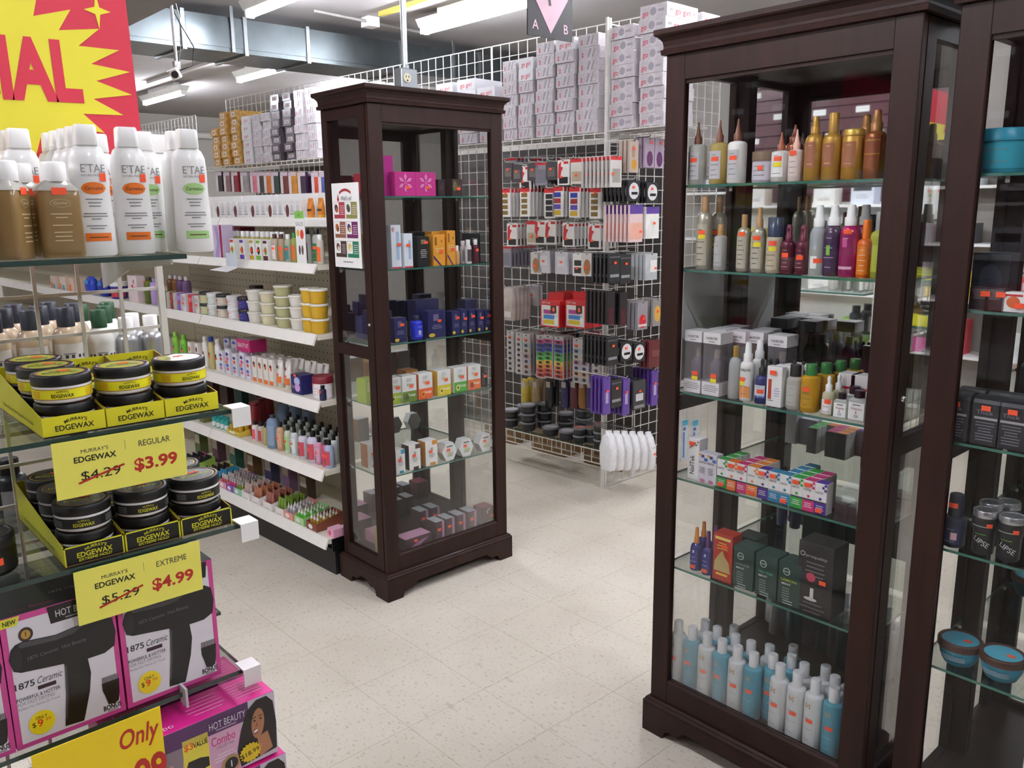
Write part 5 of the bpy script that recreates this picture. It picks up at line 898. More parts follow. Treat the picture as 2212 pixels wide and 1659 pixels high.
# --- boxes on the shelf in front of the corner post
sc_ = thing('wire_shelf_rack', 'white wire corner post with end grid and top shelf', 'rack', AP)
b = B(); b.box(-.007, .007, -.007, .007, 0, 2.53, WIRE); b.box(.018, .028, -.005, .005, 0, 2.53, WIRE); b.obj('corner_post', sc_)
grid(B(), .03, 1.02, .01, 2.50, .0).obj('end_grid', sc_)
b = B()
for q in (0, .1, .2, .3): b.box(q-.003, q+.003, -.42, -.004, 1.965, 1.971, WIRE)
for k in range(7): b.box(-.003, .303, -.42+.065*k-.002, -.42+.065*k+.002, 1.971, 1.974, WIRE)
b.obj('top_shelf', sc_)
for c, yy in ((0, -.095), (1, -.285)):
    for i in range(9):
        if i < 6 or (c == 0 and i < 8) or i < 7:
            kd = 'go'; HK[(.165, kd)].put('silvery hair box, %s up in the %s column before the corner post' % (lev[i], ['left', 'right'][c]), (AP.x+.132+random.uniform(-.008, .008), AP.y+yy+random.uniform(-.006, .006), 1.9745+i*.0628), FX+R(random.uniform(-1.5, 1.5)), 'hair boxes before the corner post')
def cornerbox():
    w, h, d = .165, .064, .25; b = B(); b.cbox(-w/2, w/2, -d/2, d/2, 0, h, HB, .001); l = B(); pr(l, [('t', 'go', .2, .25, .42, HRED, .22), ('e', .5, .5, .12, .3, HG), ('r', .68, .9, .4, .6, HG)], w, h, -d/2)
    T = Matrix.Translation((w/2, 0, 0)) @ Matrix.Rotation(R(90), 4, 'Z'); q = B(); q.frect(-d/2+.003, d/2-.003, .002, h-.003, -.0005, HBW, T); q.text('go girl', 0, h*.28, h*.42, -.0009, HRED, width=.12, bold=.01, T=T); q.frect(-.105, -.075, h*.4, h*.6, -.0009, HG, T); q.frect(.08, .105, h*.4, h*.6, -.0009, HG, T)
    return Kind('hair_box', 'box', [('carton', b), ('printed_face', l), ('printed_end', q)])
CBX = cornerbox()
for i in range(2): CBX.put('hair box with a white lettered end, %s of two topping the corner stack' % ['lower', 'upper'][i], (AP.x+.128+.01*i, AP.y-.285, 1.9745+7*.0628+i*.0648+.001), FX, 'hair boxes topping the corner stack')
HK2 = hairbox(.165, .064, HB, 'go')
b = B(); b.box(.40, 1.02, -.30, -.005, 2.44, 2.445, WIRE); b.obj('upper_shelf', sc_)
for i in range(3):
    for j in range(2): HK2.put('silvery hair box above the right cabinet crown, %s, %s layer' % (nth(i, 3), ['lower', 'upper'][j]), (AP.x+.52+.18*i, AP.y-.15, 2.4455+.0630*j), 0, 'hair boxes above the right cabinet')
# --- packs on hooks
def pack(name, w, h, d, m, specs, stk=None, head=None, film=False, cat='pack'):
    b = B(); b.cbox(-w/2, w/2, -d/2, d/2, 0, h, m, .001); parts = [('card', b)]
    l = B(); pr(l, specs, w, h, -d/2); hd = [('r', .42, .58, .955, .985, DARK)]; pr(l, hd, w, h, -d/2-.002); parts.append(('printed_face', l))
    if head: q = B(); q.box(-w/2-.0005, w/2+.0005, -d/2-.001, d/2+.001, h*.84, h+.0005, head); parts.append(('header', q))
    if stk: s = B(); s.box(-w/2+stk[0]*w-.009, -w/2+stk[0]*w+.009, -d/2-.0048, -d/2-.0042, stk[1]*h, stk[1]*h+.012, ORANGE); parts.append(('price_sticker', s))
    return Kind(name, cat, parts)
RED2 = M('cc2a30', .45); CW_ = M('e6e4e0', .45); GRY = M('a8a6a8', .4, coat=.3)
leafp = [('p', [(.05, .3), (.25, .25), (.35, .55), (.5, .7), (.3, .75), (.35, .95), (.1, .85)], RED2), ('r', .15, .9, .06, .32, M('1e1c20', .4)), ('r', .55, .95, .84, .94, RED2)]
PKS = {'leaf': pack('hair_net_card', .085, .135, .012, CW_, leafp, (.35, .28)), 'plain': pack('hair_pin_card', .085, .135, .012, M('d8d4cc', .45), [('r', .1, .9, .1, .5, M('b8a890', .5)), ('r', 0, 1, .86, 1, RED2)], (.5, .3)),
       'brown': pack('roller_card', .078, .165, .012, CW_, [('r', 0, 1, .86, 1, RED2)]+[('r', .15, .75, .08+.2*k, .22+.2*k, M('7a6430', .5)) for k in range(4)], (.55, .80)), 'multi': pack('roller_card', .078, .165, .012, CW_, [('r', 0, 1, .86, 1, RED2)]+[('r', .15, .8, .06+.2*k, .22+.2*k, M(c, .5)) for k, c in enumerate(('c8a428', '5a4aa0', '9a2a2a', '2a3a9a'))]),
       'black': pack('roller_card', .078, .165, .012, CW_, [('r', 0, 1, .86, 1, RED2)]+[('r', .15, .8, .06+.2*k, .22+.2*k, M('1c1a20', .5)) for k in range(4)]), 'grey': pack('comb_pack', .085, .125, .014, M('8e8c96', .35, coat=.4), [('r', 0, 1, .9, 1, RED2), ('r', .1, .9, .1, .7, M('74727e', .4))], None), 'white': pack('cap_pack', .095, .125, .014, M('c9c8ce', .35, coat=.5), [('r', .2, .8, .35, .8, M('dcdce2', .4))], (.5, .5)), 'dark': pack('accessory_pack', .085, .10, .014, M('4a464a', .35, coat=.4), [('r', .2, .8, .2, .7, M('6a625c', .5))], (.5, .55)), 'tan': pack('cap_pack', .085, .125, .014, M('d0ccc8', .4), [('e', .5, .4, .3, .35, M('a8764a', .5))], (.4, .35)), 'pins': pack('hair_pin_card', .085, .125, .012, CW_, [('r', .15, .85, .45, .7, M('2a2628', .5)), ('r', .15, .85, .12, .38, M('3a3436', .5))], (.4, .3)),
       'bag': carton('net_bag', .11, .027, .20, M('b8aea8', .35, coat=.5, var=.2, bump=.4), [('r', .25, .75, .1, .5, M('dcd8d8', .5))], shape='bag', cat='bag')}
def strip(cs, w=.062, h=.255):
    n = len(cs); return pack('hair_clip_strip', w, h, .010, M('b9b7b8', .4), [('r', .08, .92, .03+.9*k/n, .03+.9*(k+.86)/n, M(c, .5)) for k, c in enumerate(cs)]+[('e', .5, .03+.9*(k+.43)/n, .22, .25/n, M('3a3436', .5)) for k in range(n)], (.5, .85))
PKS['rain'] = strip(['c03a3a', 'd8503a', 'e88a3a', 'e8c03a', '4ac04a', '3a9a4a', '2a4ab0', '2a3a8a', 'b8407a'], .075); PKS['clip'] = strip(['c8c6c8']*7); PKS['clip2'] = strip(['a8a4a8', 'c8a08a', 'b0b0c8', 'a88a9a', 'b8b4a8', '9aa8b8', 'c8b8b8'])
def hookrow(items, prefix, grp, o_front=-.02, step=.030, zs=None):
    n = len(items)
    for i, (kd, px, py, cnt) in enumerate(items):
        k = PKS[kd]; t, _ = tpx(px, py, o_front); hh = max(v.co.z for v in k.parts[0][1].vertices); p_, zt = tpx(px, py, o_front); zb = zt-hh
        hk = B(); hk.tube([(t, PD, zb+hh+.006), (t, o_front+.02, zb+hh+.006), (t, o_front+.028, zb+hh+.016)], .0025, WIRE, 5); hk.obj('hook', gw)
        for j in range(cnt): k.put('%s, %s of its row, %s on its hook' % (prefix % kd, nth(i, n), 'in front' if j == 0 else ORD[j].strip()), at(t, o_front-step*j-.008, zb), AFX, grp)
dn = {'leaf': 'white and red', 'plain': 'beige', 'brown': 'brown swatch', 'multi': 'multicolour swatch', 'black': 'black swatch', 'grey': 'grey', 'white': 'pale', 'dark': 'dark', 'tan': 'tan', 'pins': 'pin', 'bag': 'clear', 'rain': 'rainbow', 'clip': 'silver', 'clip2': 'mixed colour'}
OCC = []
def wid(k): return max(v.co.x for v in k.parts[0][1].vertices)
def hr(items, what, row, grp):
    n = len(items)
    for i, (kd, px, py, cnt) in enumerate(items):
        k = PKS[kd]; t, zt = tpx(px, py, -.02); hh = max(v.co.z for v in k.parts[0][1].vertices); zb = zt-hh
        hk = B(); hk.tube([(t, PD, zb+hh+.006), (t, 0, zb+hh+.006), (t, .008, zb+hh+.016)], .0025, WIRE, 5); hk.obj('hook', gw)
        OCC.extend((t, wid(k), -.028-.032*j, zb, zb+hh) for j in range(cnt))
        for j in range(cnt): k.put('%s %s, %s, %s, %s' % (dn[kd], what, row, nth(i, n), 'front one' if j == 0 else ORD[j].strip()+' on hook'), at(t, -.02-.032*j-.008, zb), AFX, grp)
hr([('dark', 1097, 352, 6), ('dark', 1116, 356, 6), ('leaf', 1133, 358, 4), ('dark', 1150, 352, 6), ('grey', 1168, 352, 6), ('dark', 1190, 350, 6), ('leaf', 1216, 346, 6), ('plain', 1245, 343, 5), ('leaf', 1268, 345, 7)], 'card', 'top hook row', 'packs in the top hook row')
hr([('brown', 1091, 408, 7), ('brown', 1133, 406, 8), ('black', 1186, 408, 4), ('multi', 1204, 404, 5), ('multi', 1240, 405, 7), ('brown', 1285, 406, 4)], 'roller card', 'second hook row', 'packs in the second hook row')
hr([('leaf', 1105, 483, 7), ('plain', 1148, 478, 3), ('leaf', 1165, 477, 5), ('leaf', 1188, 476, 7), ('leaf', 1227, 481, 8), ('leaf', 1283, 484, 5)], 'hair card', 'third hook row', 'packs in the third hook row')
hr([('grey', 1092, 533, 8), ('tan', 1157, 546, 3), ('white', 1174, 543, 6), ('white', 1212, 545, 6), ('pins', 1249, 548, 4), ('tan', 1268, 548, 5), ('white', 1293, 548, 3)], 'pack', 'fourth hook row', 'packs in the fourth hook row')
hr([('bag', 1097, 622, 5)], 'net bag', 'fifth hook row', 'net bags')
def rollbox():
    b = B(); b.cbox(-.075, .075, -.03, .03, 0, .155, RED2, .001); h = B(); h.box(-.06, .06, .02, .022, .155, .20, RED2); l = B(); y = -.0304
    l.frect(-.066, .066, .008, .128, y, CW_)
    for k, c in enumerate(('d8c028', '4a8ad0', 'b04a90')): l.frect(-.05, .03, .018+.03*k, .042+.03*k, y-.0004, M(c, .5)); l.fell(.03, .03+.03*k, .008, .012, y-.0006, M(c, .4))
    l.frect(.005, .05, .085, .128, y-.0008, M('4a2a22', .5)); l.fell(.028, .105, .010, .014, y-.001, M('c8906a', .5)); l.frect(.034, .06, .02, .06, y-.0008, WHITE); l.fell(-.056, .022, .012, .014, y-.001, M('e8c0c8', .5)); l.text('SOFT CURL', -.03, .136, .012, y, CW_, width=.07)
    s = B(); s.box(.02, .04, -.0332, -.0326, .098, .111, ORANGE); return Kind('roller_box', 'box', [('carton', b), ('hang_tab', h), ('printed_face', l), ('price_sticker', s)])
RB = rollbox()
for i, px in enumerate((1188, 1243)):
    t, zt = tpx(px, 650, -.02)
    for j in range(3): RB.put('red hair roller box, %s, %s on its hook' % (['left file', 'right file'][i], ['front one', 'middle one', 'rear one'][j]), at(t, -.05-.066*j, zt-.155), AFX, 'red hair roller boxes')
hr([('clip', 1101, 716, 3), ('clip', 1120, 720, 4), ('clip2', 1136, 722, 4), ('rain', 1167, 726, 2), ('rain', 1183, 725, 4), ('rain', 1206, 728, 4), ('clip2', 1245, 733, 4), ('clip2', 1262, 735, 4), ('clip', 1288, 738, 5)], 'clip strip', 'sixth hook row', 'hair clip strips')
for i, (px, c, nm) in enumerate([(1135, 'c8b040', 'yellow'), (1158, 'a8906a', 'tan'), (1187, '1c1c20', 'black'), (1221, '20205a', 'navy'), (1241, '5a1a24', 'maroon'), (1259, '8a5a20', 'ochre'), (1276, '3a2a6a', 'violet'), (1290, '4a1c1c', 'dark red')]):
    t, zt = tpx(px, 818, -.14)
    for j in range(2): carton('scarf_bag', .056, .03, .18, M(c, .4, coat=.3, var=.15), [('r', .2, .8, .7, .9, M('b8b4b0', .5))], shape='bag', cat='bag').put('%s scarf bag low on the grid wall, %s' % (nm, ['front one', 'rear one'][j]), at(t, -.14-.05*j, zt-.18), AFX, 'scarf bags')
fill = [(342, [(1104, 'grey'), (1126, 'dark'), (1142, 'grey'), (1160, 'dark'), (1200, 'grey'), (1232, 'dark'), (1256, 'grey'), (1286, 'dark')], 'top'), (408, [(1112, 'plain'), (1155, 'grey'), (1170, 'plain'), (1222, 'grey'), (1262, 'plain')], 'second'), (482, [(1125, 'grey'), (1210, 'plain'), (1250, 'grey'), (1265, 'plain')], 'third'), (540, [(1120, 'grey'), (1138, 'dark'), (1192, 'white'), (1230, 'grey'), (1282, 'dark')], 'fourth'), (618, [(1140, 'white')], 'fifth'), (718, [(1150, 'grey'), (1222, 'dark'), (1275, 'grey')], 'sixth')]
for py, its_, row in fill:                          # shorter files that hang deeper, between the front ones
    for i, (kd, px) in enumerate([(k, p) for p, k in its_]):
        k = PKS[kd]; t, zt = tpx(px, py, -.15); hh = max(v.co.z for v in k.parts[0][1].vertices); zb = zt-hh
        hk = B(); hk.tube([(t, PD, zb+hh+.006), (t, -.13, zb+hh+.006), (t, -.125, zb+hh+.014)], .0022, WIRE, 5); hk.obj('hook', gw)
        for j in [q for q in range(3) if not any(abs(t-a) < wid(k)+w_+.004 and abs(-.158-.034*q-o_) < .017 and zb < z1_ and z0_ < zb+hh for a, w_, o_, z0_, z1_ in OCC)]: OCC.append((t, wid(k), -.158-.034*j, zb, zb+hh)); k.put('%s pack hanging deeper in the %s row, %s, %s' % (dn[kd], row, nth(i, len(its_)), ['front one', 'middle one', 'rear one'][j]), at(t, -.158-.034*j, zb), AFX, 'deeper packs, %s row' % row)
GELB = M('2a2a2e', .3); GELL = M('8a8c92', .25, tr=.15)
gel = tub('gel_tub', .100, .055, GELB, GELL, .2, taper=.1, over=1.06, top=M('a8a4a8', .4), lab=(.15, .5, M('333338', .4))); gels = tub('gel_tub', .078, .046, GELB, GELL, .2, taper=.1, over=1.06, top=M('b06a5a', .4))
for i, (px, py, o, n, k) in enumerate([(1104, 910, -.06, 2, gel), (1141, 922, -.06, 3, gel), (1176, 915, -.165, 3, gel), (1222, 905, -.22, 2, gel), (1190, 935, -.06, 1, gel), (1226, 940, -.06, 1, gel), (1262, 925, -.20, 3, gel), (1252, 952, -.05, 2, gels), (1276, 955, -.10, 2, gels), (1296, 960, -.06, 3, gels), (1133, 895, -.2, 2, gel)]):
    t, _ = tpx(px, py, o)
    for j in range(n): k.put('dark hair gel tub, %s of stack %s on the low glass shelf' % (['bottom', 'middle', 'top'][j] if n > 1 else 'only one', ['one', 'two', 'three', 'four', 'five', 'six', 'seven', 'eight', 'nine', 'ten', 'eleven'][i]), at(t, o, .2245+j*((.0552 if k is gel else .0462))), AFX, 'hair gel tubs')
for i in range(3): carton('storage_box', .30, .25, .13, M('8a6a48', .7), [('r', .1, .9, .45, .5, M('b89a70', .6))]).put('brown cardboard box under the grid wall shelf, %s' % nth(2-i, 3), at(.25+.45*i, -.45, 0), AFX, 'cardboard boxes under the grid wall')
# --- hanging packs on the end grid, hooks pointing to the viewer
bk_ = M('1c1c1f', .4, coat=.3)
EP = {'yel': pack('sponge_pack', .070, .16, .016, M('b8a89a', .3, coat=.5), [('e', .5, .25, .3, .16, M('c89028', .5)), ('e', .4, .65, .2, .2, M('a8847a', .5))], (.4, .7)), 'pur': pack('sponge_pack', .075, .15, .016, M('a896a8', .3, coat=.5), [('e', .5, .3, .34, .26, M('58285a', .5))], (.6, .8)), 'clip': pack('clip_card', .095, .105, .012, bk_, [('e', .5, .5, .42, .40, M('d8d8da', .4)), ('r', .28, .8, .32, .45, BLACK)], (.42, .62)), 'pink': pack('sponge_pack', .105, .19, .014, M('dcc0c0', .4), [('r', 0, 1, .76, 1, M('5a3a90', .5)), ('r', .0, 1, .08, .52, M('e0a896', .5))], (.8, .25)),
      'fluff': pack('puff_pack', .110, .165, .022, M('dcdcd6', .5, var=.15, bump=.6), [('r', 0, 1, .78, 1, M('5a3a90', .5))], (.6, .45)), 'blk': pack('glove_pack', .085, .15, .014, bk_, [('r', .1, .9, .2, .3, M('8a8c90', .5)), ('r', 0, 1, .86, .9, M('5a5c60', .5))], (.5, .65)), 'clr': pack('glove_pack', .10, .14, .018, M('b0b4b6', .3, coat=.6, var=.2, bump=.4), [('r', .4, .95, .3, .75, M('e0e0dc', .5))], (.8, .4)), 'brs': pack('brush_pack', .06, .17, .016, M('201a1e', .4), [('r', .2, .8, 0, .5, M('4a1420', .5))]), 'rsp': pack('sponge_pack', .085, .15, .018, M('8e8a90', .3, coat=.5), [('e', .5, .3, .34, .25, M('c82a3a', .5)), ('r', .1, .9, .12, .2, M('d8c8c8', .5))], (.55, .35)), 'ysp': pack('sponge_pack', .075, .15, .018, M('8e8a88', .3, coat=.5), [('e', .5, .45, .36, .3, M('d8a84a', .5))], (.5, .5)), 'purp': pack('glove_pack', .055, .20, .012, M('5a3a92', .35, coat=.4), [('r', .3, .7, .3, .6, M('b0a0c8', .5))], (.5, .6)), 'sock': pack('glove_pack', .105, .16, .014, M('3a383c', .4), [('r', .2, .8, .3, .55, M('c8c6c8', .5)), ('r', .1, .9, .05, .15, M('8a888a', .5))], (.5, .6)), 'rpo': pack('scarf_pack', .12, .15, .016, M('5e1e24', .4, coat=.4), [('l', .2, .8, .6, 4, M('a86a6a', .5))])}
en = {'yel': 'yellow sponge', 'pur': 'purple sponge', 'clip': 'round clip', 'pink': 'pink sponge', 'fluff': 'white puff', 'blk': 'black glove', 'clr': 'clear glove', 'brs': 'black and red brush', 'rsp': 'red sponge', 'ysp': 'amber sponge', 'purp': 'purple glove', 'sock': 'grey sock', 'rpo': 'dark red scarf'}
def erow(items, row):
    n = len(items)
    for i, (kd, px, py, cnt) in enumerate(items):
        p = ony(px, py, 2.845); k = EP[kd]; hh = max(v.co.z for v in k.parts[0][1].vertices); zb = p.z-hh
        hk = B(); hk.tube([(p.x-AP.x, -.004, zb+hh+.006), (p.x-AP.x, -.21, zb+hh+.006), (p.x-AP.x, -.216, zb+hh+.016)], .0025, BLACK if i % 2 else WIRE, 5); hk.obj('hook', sc_)
        for j in range(cnt): k.put('%s pack, end grid %s, %s, %s' % (en[kd], row, nth(i, n), 'front one' if j == 0 else ORD[j].strip()+' on hook'), (p.x, 2.845+.027*j, zb), 0, 'packs on the end grid, '+row)
erow([('yel', 1368, 303, 3), ('pur', 1402, 298, 4), ('pur', 1423, 300, 3)], 'top row'); erow([('clip', 1368, 390, 7), ('clip', 1408, 394, 5)], 'second row'); erow([('pink', 1373, 443, 7), ('fluff', 1407, 447, 3)], 'third row')
EP['card'] = pack('comb_card', .085, .15, .010, M('c8c4c0', .45), [('r', 0, 1, .88, 1, RED2), ('r', .15, .85, .15, .6, M('9a968e', .5))], (.2, .4)); en['card'] = 'beige comb'
erow([('card', 1330, 338, 8)], 'row under the boxes')
erow([('blk', 1326, 548, 5), ('blk', 1350, 550, 6), ('clr', 1405, 548, 5)], 'fourth row'); erow([('brs', 1318, 630, 6), ('brs', 1345, 632, 6), ('rsp', 1386, 652, 3), ('ysp', 1418, 645, 4)], 'fifth row'); erow([('blk', 1322, 728, 7), ('clip', 1352, 738, 4), ('clip', 1380, 740, 3), ('rpo', 1415, 735, 3)], 'sixth row')
erow([('purp', 1310, 815, 4), ('blk', 1330, 820, 4), ('purp', 1352, 818, 5), ('sock', 1380, 822, 6), ('purp', 1414, 800, 6)], 'seventh row')
CT = M('e4e4e6', .5, coat=.4, var=.06, scale=40, bump=.6)
for i in range(6):
    p = ony(1314+i*17, 968, 2.76+.008*i); hk = B(); hk.tube([(p.x-AP.x, -.004, p.z+.1005), (p.x-AP.x, 2.76+.008*i-AP.y-.03, p.z+.1005)], .0025, BLACK, 5); hk.obj('hook', sc_); carton('cotton_bag', .050, .09, .21, CT, [('r', .3, .7, .35, .6, M('3a5a64', .5)), ('e', .4, .45, .1, .06, M('d8b0a8', .5))] if i == 5 else (), shape='bag', cat='bag', stk=(.55, .4) if i == 5 else None).put('clear bag of white cotton, %s of six below the end grid' % nth(i, 6), (p.x, 2.76+.008*i, p.z-.115), 0, 'bags of white cotton')
comb = pack('comb_pack', .055, .24, .010, M('c8d4e4', .3, coat=.5), [('p', [(.2, .05), (.5, .05), (.45, .7), (.1, .7)], M('2a5ab0', .5)), ('r', 0, 1, .86, 1, M('3ab0d0', .5)), ('r', .1, .6, .74, .82, M('2a3a8a', .5))])
for i, px in enumerate((1478, 1500)):
    p = ony(px, 950, 2.83); comb.put('blue comb pack hanging low right of the end grid, %s one' % ['left', 'right'][i], (p.x, 2.83, p.z-.12), 0, 'blue comb packs')
# --- hair packs far along the wall
fp = [(472, '2a2428', 'black'), (489, '8a6a6e', 'dusty pink'), (506, '8a1c28', 'deep red'), (526, '9a989a', 'silver'), (547, 'd87a92', 'pink'), (562, '3a3438', 'charcoal'), (577, 'd0742c', 'orange'), (593, '2c3c38', 'dark green'), (613, '6a2c24', 'russet'), (631, 'c8862a', 'amber'), (651, '34203c', 'dark violet'), (681, 'c84a34', 'orange red'), (696, '4a5a9a', 'blue')]
for i, (px, c, nm) in enumerate(fp):
    t, zt = tpx(px, 372, -.02); k = carton('hair_pack', .11, .025, .165 if px < 670 else .20, M(c, .35, coat=.5, var=.25, bump=.4), [('r', 0, 1, .82, 1, M('c8b8c4', .5)), ('r', 0, .35, .0, .82, M('d8ccd0', .5))])
    hk = B(); hk.tube([(t, PD, zt+.006), (t, .01, zt+.006)], .0025, WIRE, 5); hk.obj('hook', gw)
    for j in range(3): k.put('%s hair pack on the far grid wall, %s, %s' % (nm, nth(i, 13), ['front one', 'second on its hook', 'third on its hook'][j]), at(t, -.03-.05*j, zt-(.165 if px < 670 else .20)), AFX, 'far hair packs')
# --- dark board behind the packs and a second, farther grid wall
bb = thing('backing_board', 'dim grey board behind the wire grid wall', 'board', AP-ai*(-.62), AA+PI/2); B().box(-.0, 4.7, 0, .02, .0, 1.96, M('3f3c3b', .8, var=.2, scale=3)).obj('board', bb)
g2 = thing('grid_wall', 'lower white wire grid wall far off left of the tall one', 'grid wall', at(5.2, -.3, 0), AA+PI/2)
grid(B(), 0, 1.52, .05, 2.49, 0).obj('grid_panel', g2); grid(B(), 1.53, 3.05, .05, 2.44, 0).obj('grid_panel', g2); B().box(0, 3.05, .003, .30, 1.95, 1.96, WIRE).obj('wire_shelf', g2)
for i in range(6): HK[(.165, 'gold')].put('gold hair box on the far grid wall, %s' % nth(i, 6), at(6.1+.2*i, -.14, 1.961), AFX, 'gold boxes on the far grid wall')
# ================================================================== sale rack in the foreground
RY = 1.35; RZ1, RZ2, RZ3, RZ4, RZT = 1.2497, 1.0444, .7745, .484, 1.5115
rk = thing('display_rack', 'white wire display rack with glass shelves of sale items', 'rack', (0, 0, 0))
grid(B(), -.355, .602, .06, 1.505, 1.705, .0030).obj('grid_panel', rk)
B().box(.598, .610, 1.699, 1.711, 0, 1.505, WIRE).obj('post', rk); B().box(-.365, -.345, 1.695, 1.716, 0, 1.505, WIRE).obj('post', rk)
b = B(); b.box(-.36, .61, 1.36, 2.05, .02, .05, WIRE); b.obj('base_frame', rk)
def gsh(z, x1, y0, y1):
    b = B(); b.box(-.35, x1-.001, y0+.001, y1, z-.008, z-.0004, SHELFG); b.box(-.35, x1, y0, y0+.001, z-.008, z-.0004, M('1f3a34', .2, coat=.5)); b.box(x1-.001, x1, y0+.001, y1, z-.008, z-.0004, EDGEG); return b.obj('glass_shelf', rk)
for z, x1, y0 in ((RZT, .520, 1.338), (RZ1, .575, 1.34), (RZ2, .572, 1.34), (RZ3, .560, 1.338), (RZ4, .60, 1.26)): gsh(z, x1, y0, 1.69)
for z in (1.182, .95, .70): gsh(z, .675, 1.725, 2.04)
def brk(x, z, y0=1.345): return B().extr([(y0, z-.009), (1.70, z-.009), (1.70, z-.075), (1.55, z-.035), (y0, z-.016)], -.0015, .0015, M('c9c8c4', .45), Matrix.Translation((x, 0, 0)) @ Matrix.Rotation(R(90), 4, 'Z'))
for z, x in ((RZT, .498), (RZ1, .2), (RZ2, .2), (RZ3, .45), (RZ3, -.1), (RZ4, .3), (RZT, -.1)): brk(x, z).obj('bracket', rk)
b = B(); b.box(.445, .449, 1.322, 1.3485, RZ3-.022, RZ3+.012, M('d8dcdc', .3, tr=.3)); b.obj('shelf_clip', rk)
for z, x in ((RZ1, .568), (RZ2, .5665), (RZ3, .550)):
    c = B(); c.box(x, x+.032, 1.326, 1.362, z+.0005, z+.003, WHITE); c.box(x, x+.032, 1.326, 1.329, z-.030, z+.0005, WHITE); c.box(x+.029, x+.032, 1.329, 1.362, z-.022, z+.0005, WHITE); c.obj('corner_guard', rk)
# --- wax trays and jars
YEL = M('e3dc26', .42, var=.03); KRAFT = M('8a6a3e', .7); KB = M('0b0b0a', .4); YP = M('d8d42a', .5)
def waxtray(x0, z, front, txt, border, extreme, pos, lab):
    W, D, hf, hb = .0875, .285, .031, .069; t = thing('display_tray', lab, 'tray', (x0+W/2, RY, z), 0, 'wax trays')
    T = Matrix.Rotation(R(90), 4, 'Z')
    B().box(-W/2, W/2, 0, D, 0, .0012, KRAFT).obj('floor_flap', t)
    b = B(); b.box(-W/2, W/2, 0, .0012, .0012, hf, front); fo = b.obj('front_flap', t)
    b = B()
    if border: b.frect(-W/2, W/2, hf-.0025, hf, -.0003, YP); b.frect(-W/2, -W/2+.0022, 0, hf, -.0003, YP); b.frect(W/2-.0022, W/2, 0, hf, -.0003, YP)
    else: b.frect(-W/2, W/2, .0, .0022, -.0003, KB)  # black strip paints the shadow along the foot of the yellow flap
    if extreme: b.text("MURRAY'S", .002, .0192, .0048, -.0006, txt, width=.030, arc=.0035, bold=.012); b.text('EDGEWAX', 0, .0105, .0085, -.0006, txt, width=.052, bold=.02, shear=.0); b.text('EXTREME HOLD', 0, .0045, .0046, -.0006, txt, width=.048, bold=.02, shear=.2)
    else: b.text("MURRAY'S", .002, .0185, .0048, -.0006, txt, width=.030, arc=.0035, bold=.012); b.text('EDGEWAX', 0, .0085, .0085, -.0006, txt, width=.054, bold=.012)
    b.obj('lettering', fo)
    for s in (-1, 1):
        o = s*(W/2-.0006); wl = B(); wl.extr([(.0013, .0013), (D-.0013, .0013), (D-.0013, hb), (.10, hf+.013), (.0013, hf)], -o-.0006, -o, YEL if s > 0 else KRAFT, T)
        wl.extr([(.0013, .0013), (D-.0013, .0013), (D-.0013, hb), (.10, hf+.013), (.0013, hf)], -o, -o+.0006, KRAFT if s > 0 else YEL, T)
        wl.obj('side_flap', t)
        if s < 0:
            ln = B(); ln.text('Non-Greasy No Flakes No Alcohol', .12, .012, .006, 0, KB, width=.19, T=Matrix.Translation((-W/2-.001, D-.02, 0)) @ Matrix.Rotation(R(-90), 4, 'Z')); ln.obj('side_print', t)
    b = B(); b.box(-W/2, W/2, D-.0012, D, .0012, hb, YEL); bo = b.obj('back_flap', t)
    b = B(); b.text("MURRAY'S", .012, .052, .0060, D-.0016, KB, width=.034, arc=.004, bold=.012); b.text('EDGEWAX', .012, .038, .0095, D-.0016, KB, width=.058, bold=.012); b.obj('lettering', bo)
    return t
def waxjar(ext):
    r = .0415; b = B(); b.lathe([(r*.80, 0), (r*.95, .003), (r*.985, .008), (r*.985, .0285)], WHITE, 32)
    c = B(); c.lathe([(r, .0272), (r*1.01, .0285), (r*1.01, .0415), (r*.97, .0436), (r*.84, .0436), (r*.83, .0430)], KB, 32)
    d = B(); d.lathe([(r*.83, .0432), (.0005, .0433)], M('c8962a', .3) if ext else M('b83a1e', .35), 32, cap=False); d.lathe([(r*.78, .0434), (.0005, .0435)], M('15130f', .2, coat=.5) if ext else M('c9cc2a', .25, coat=.5), 32, cap=False)
    tx = YP if ext else KB
    for k, (s, h, w) in enumerate((("MURRAY'S", .005, .03), ('EDGEWAX', .010, .048))): d.text(s, 0, .004-.016*k, h, 0, tx, width=w, bold=.01, T=Matrix.Translation((0, 0, .04365)) @ Matrix.Rotation(R(-90), 4, 'X'))
    st = B(); st.box(-.004, .012, .004, .013, .0437, .0441, ORANGE)
    l = B(); LB = M('1a1918', .4) if ext else M('e6e020', .4); q = r*.99+.0003
    l.arc(q, -150, 150, .0075, .0235, LB, 26)
    if not ext: l.arc(q+.0002, -150, 150, .0075, .0084, M('8a2a1e', .5), 26); l.arc(q+.0002, -150, 150, .0226, .0235, M('8a2a1e', .5), 26)
    l.text("MURRAY'S", 0, .0172, .003, 0, tx, width=.016, arc=.0015, curve=q+.0005); l.text('EDGEWAX', 0, .0108, .0055, 0, tx, width=.031, bold=.012, curve=q+.0005)
    for a in (-70, 48):
        for k in range(4): l.arc(q+.0003, a, a+24, .0105+.0028*k, .0116+.0028*k, (GREYTXT if ext else M('e08a2a', .5)), 3)
    return Kind('wax_jar', 'jar', [('body', b), ('lid', c, [('lid_label', d), ('price_sticker', st)]), ('label', l)])
JR, JE = waxjar(False), waxjar(True)
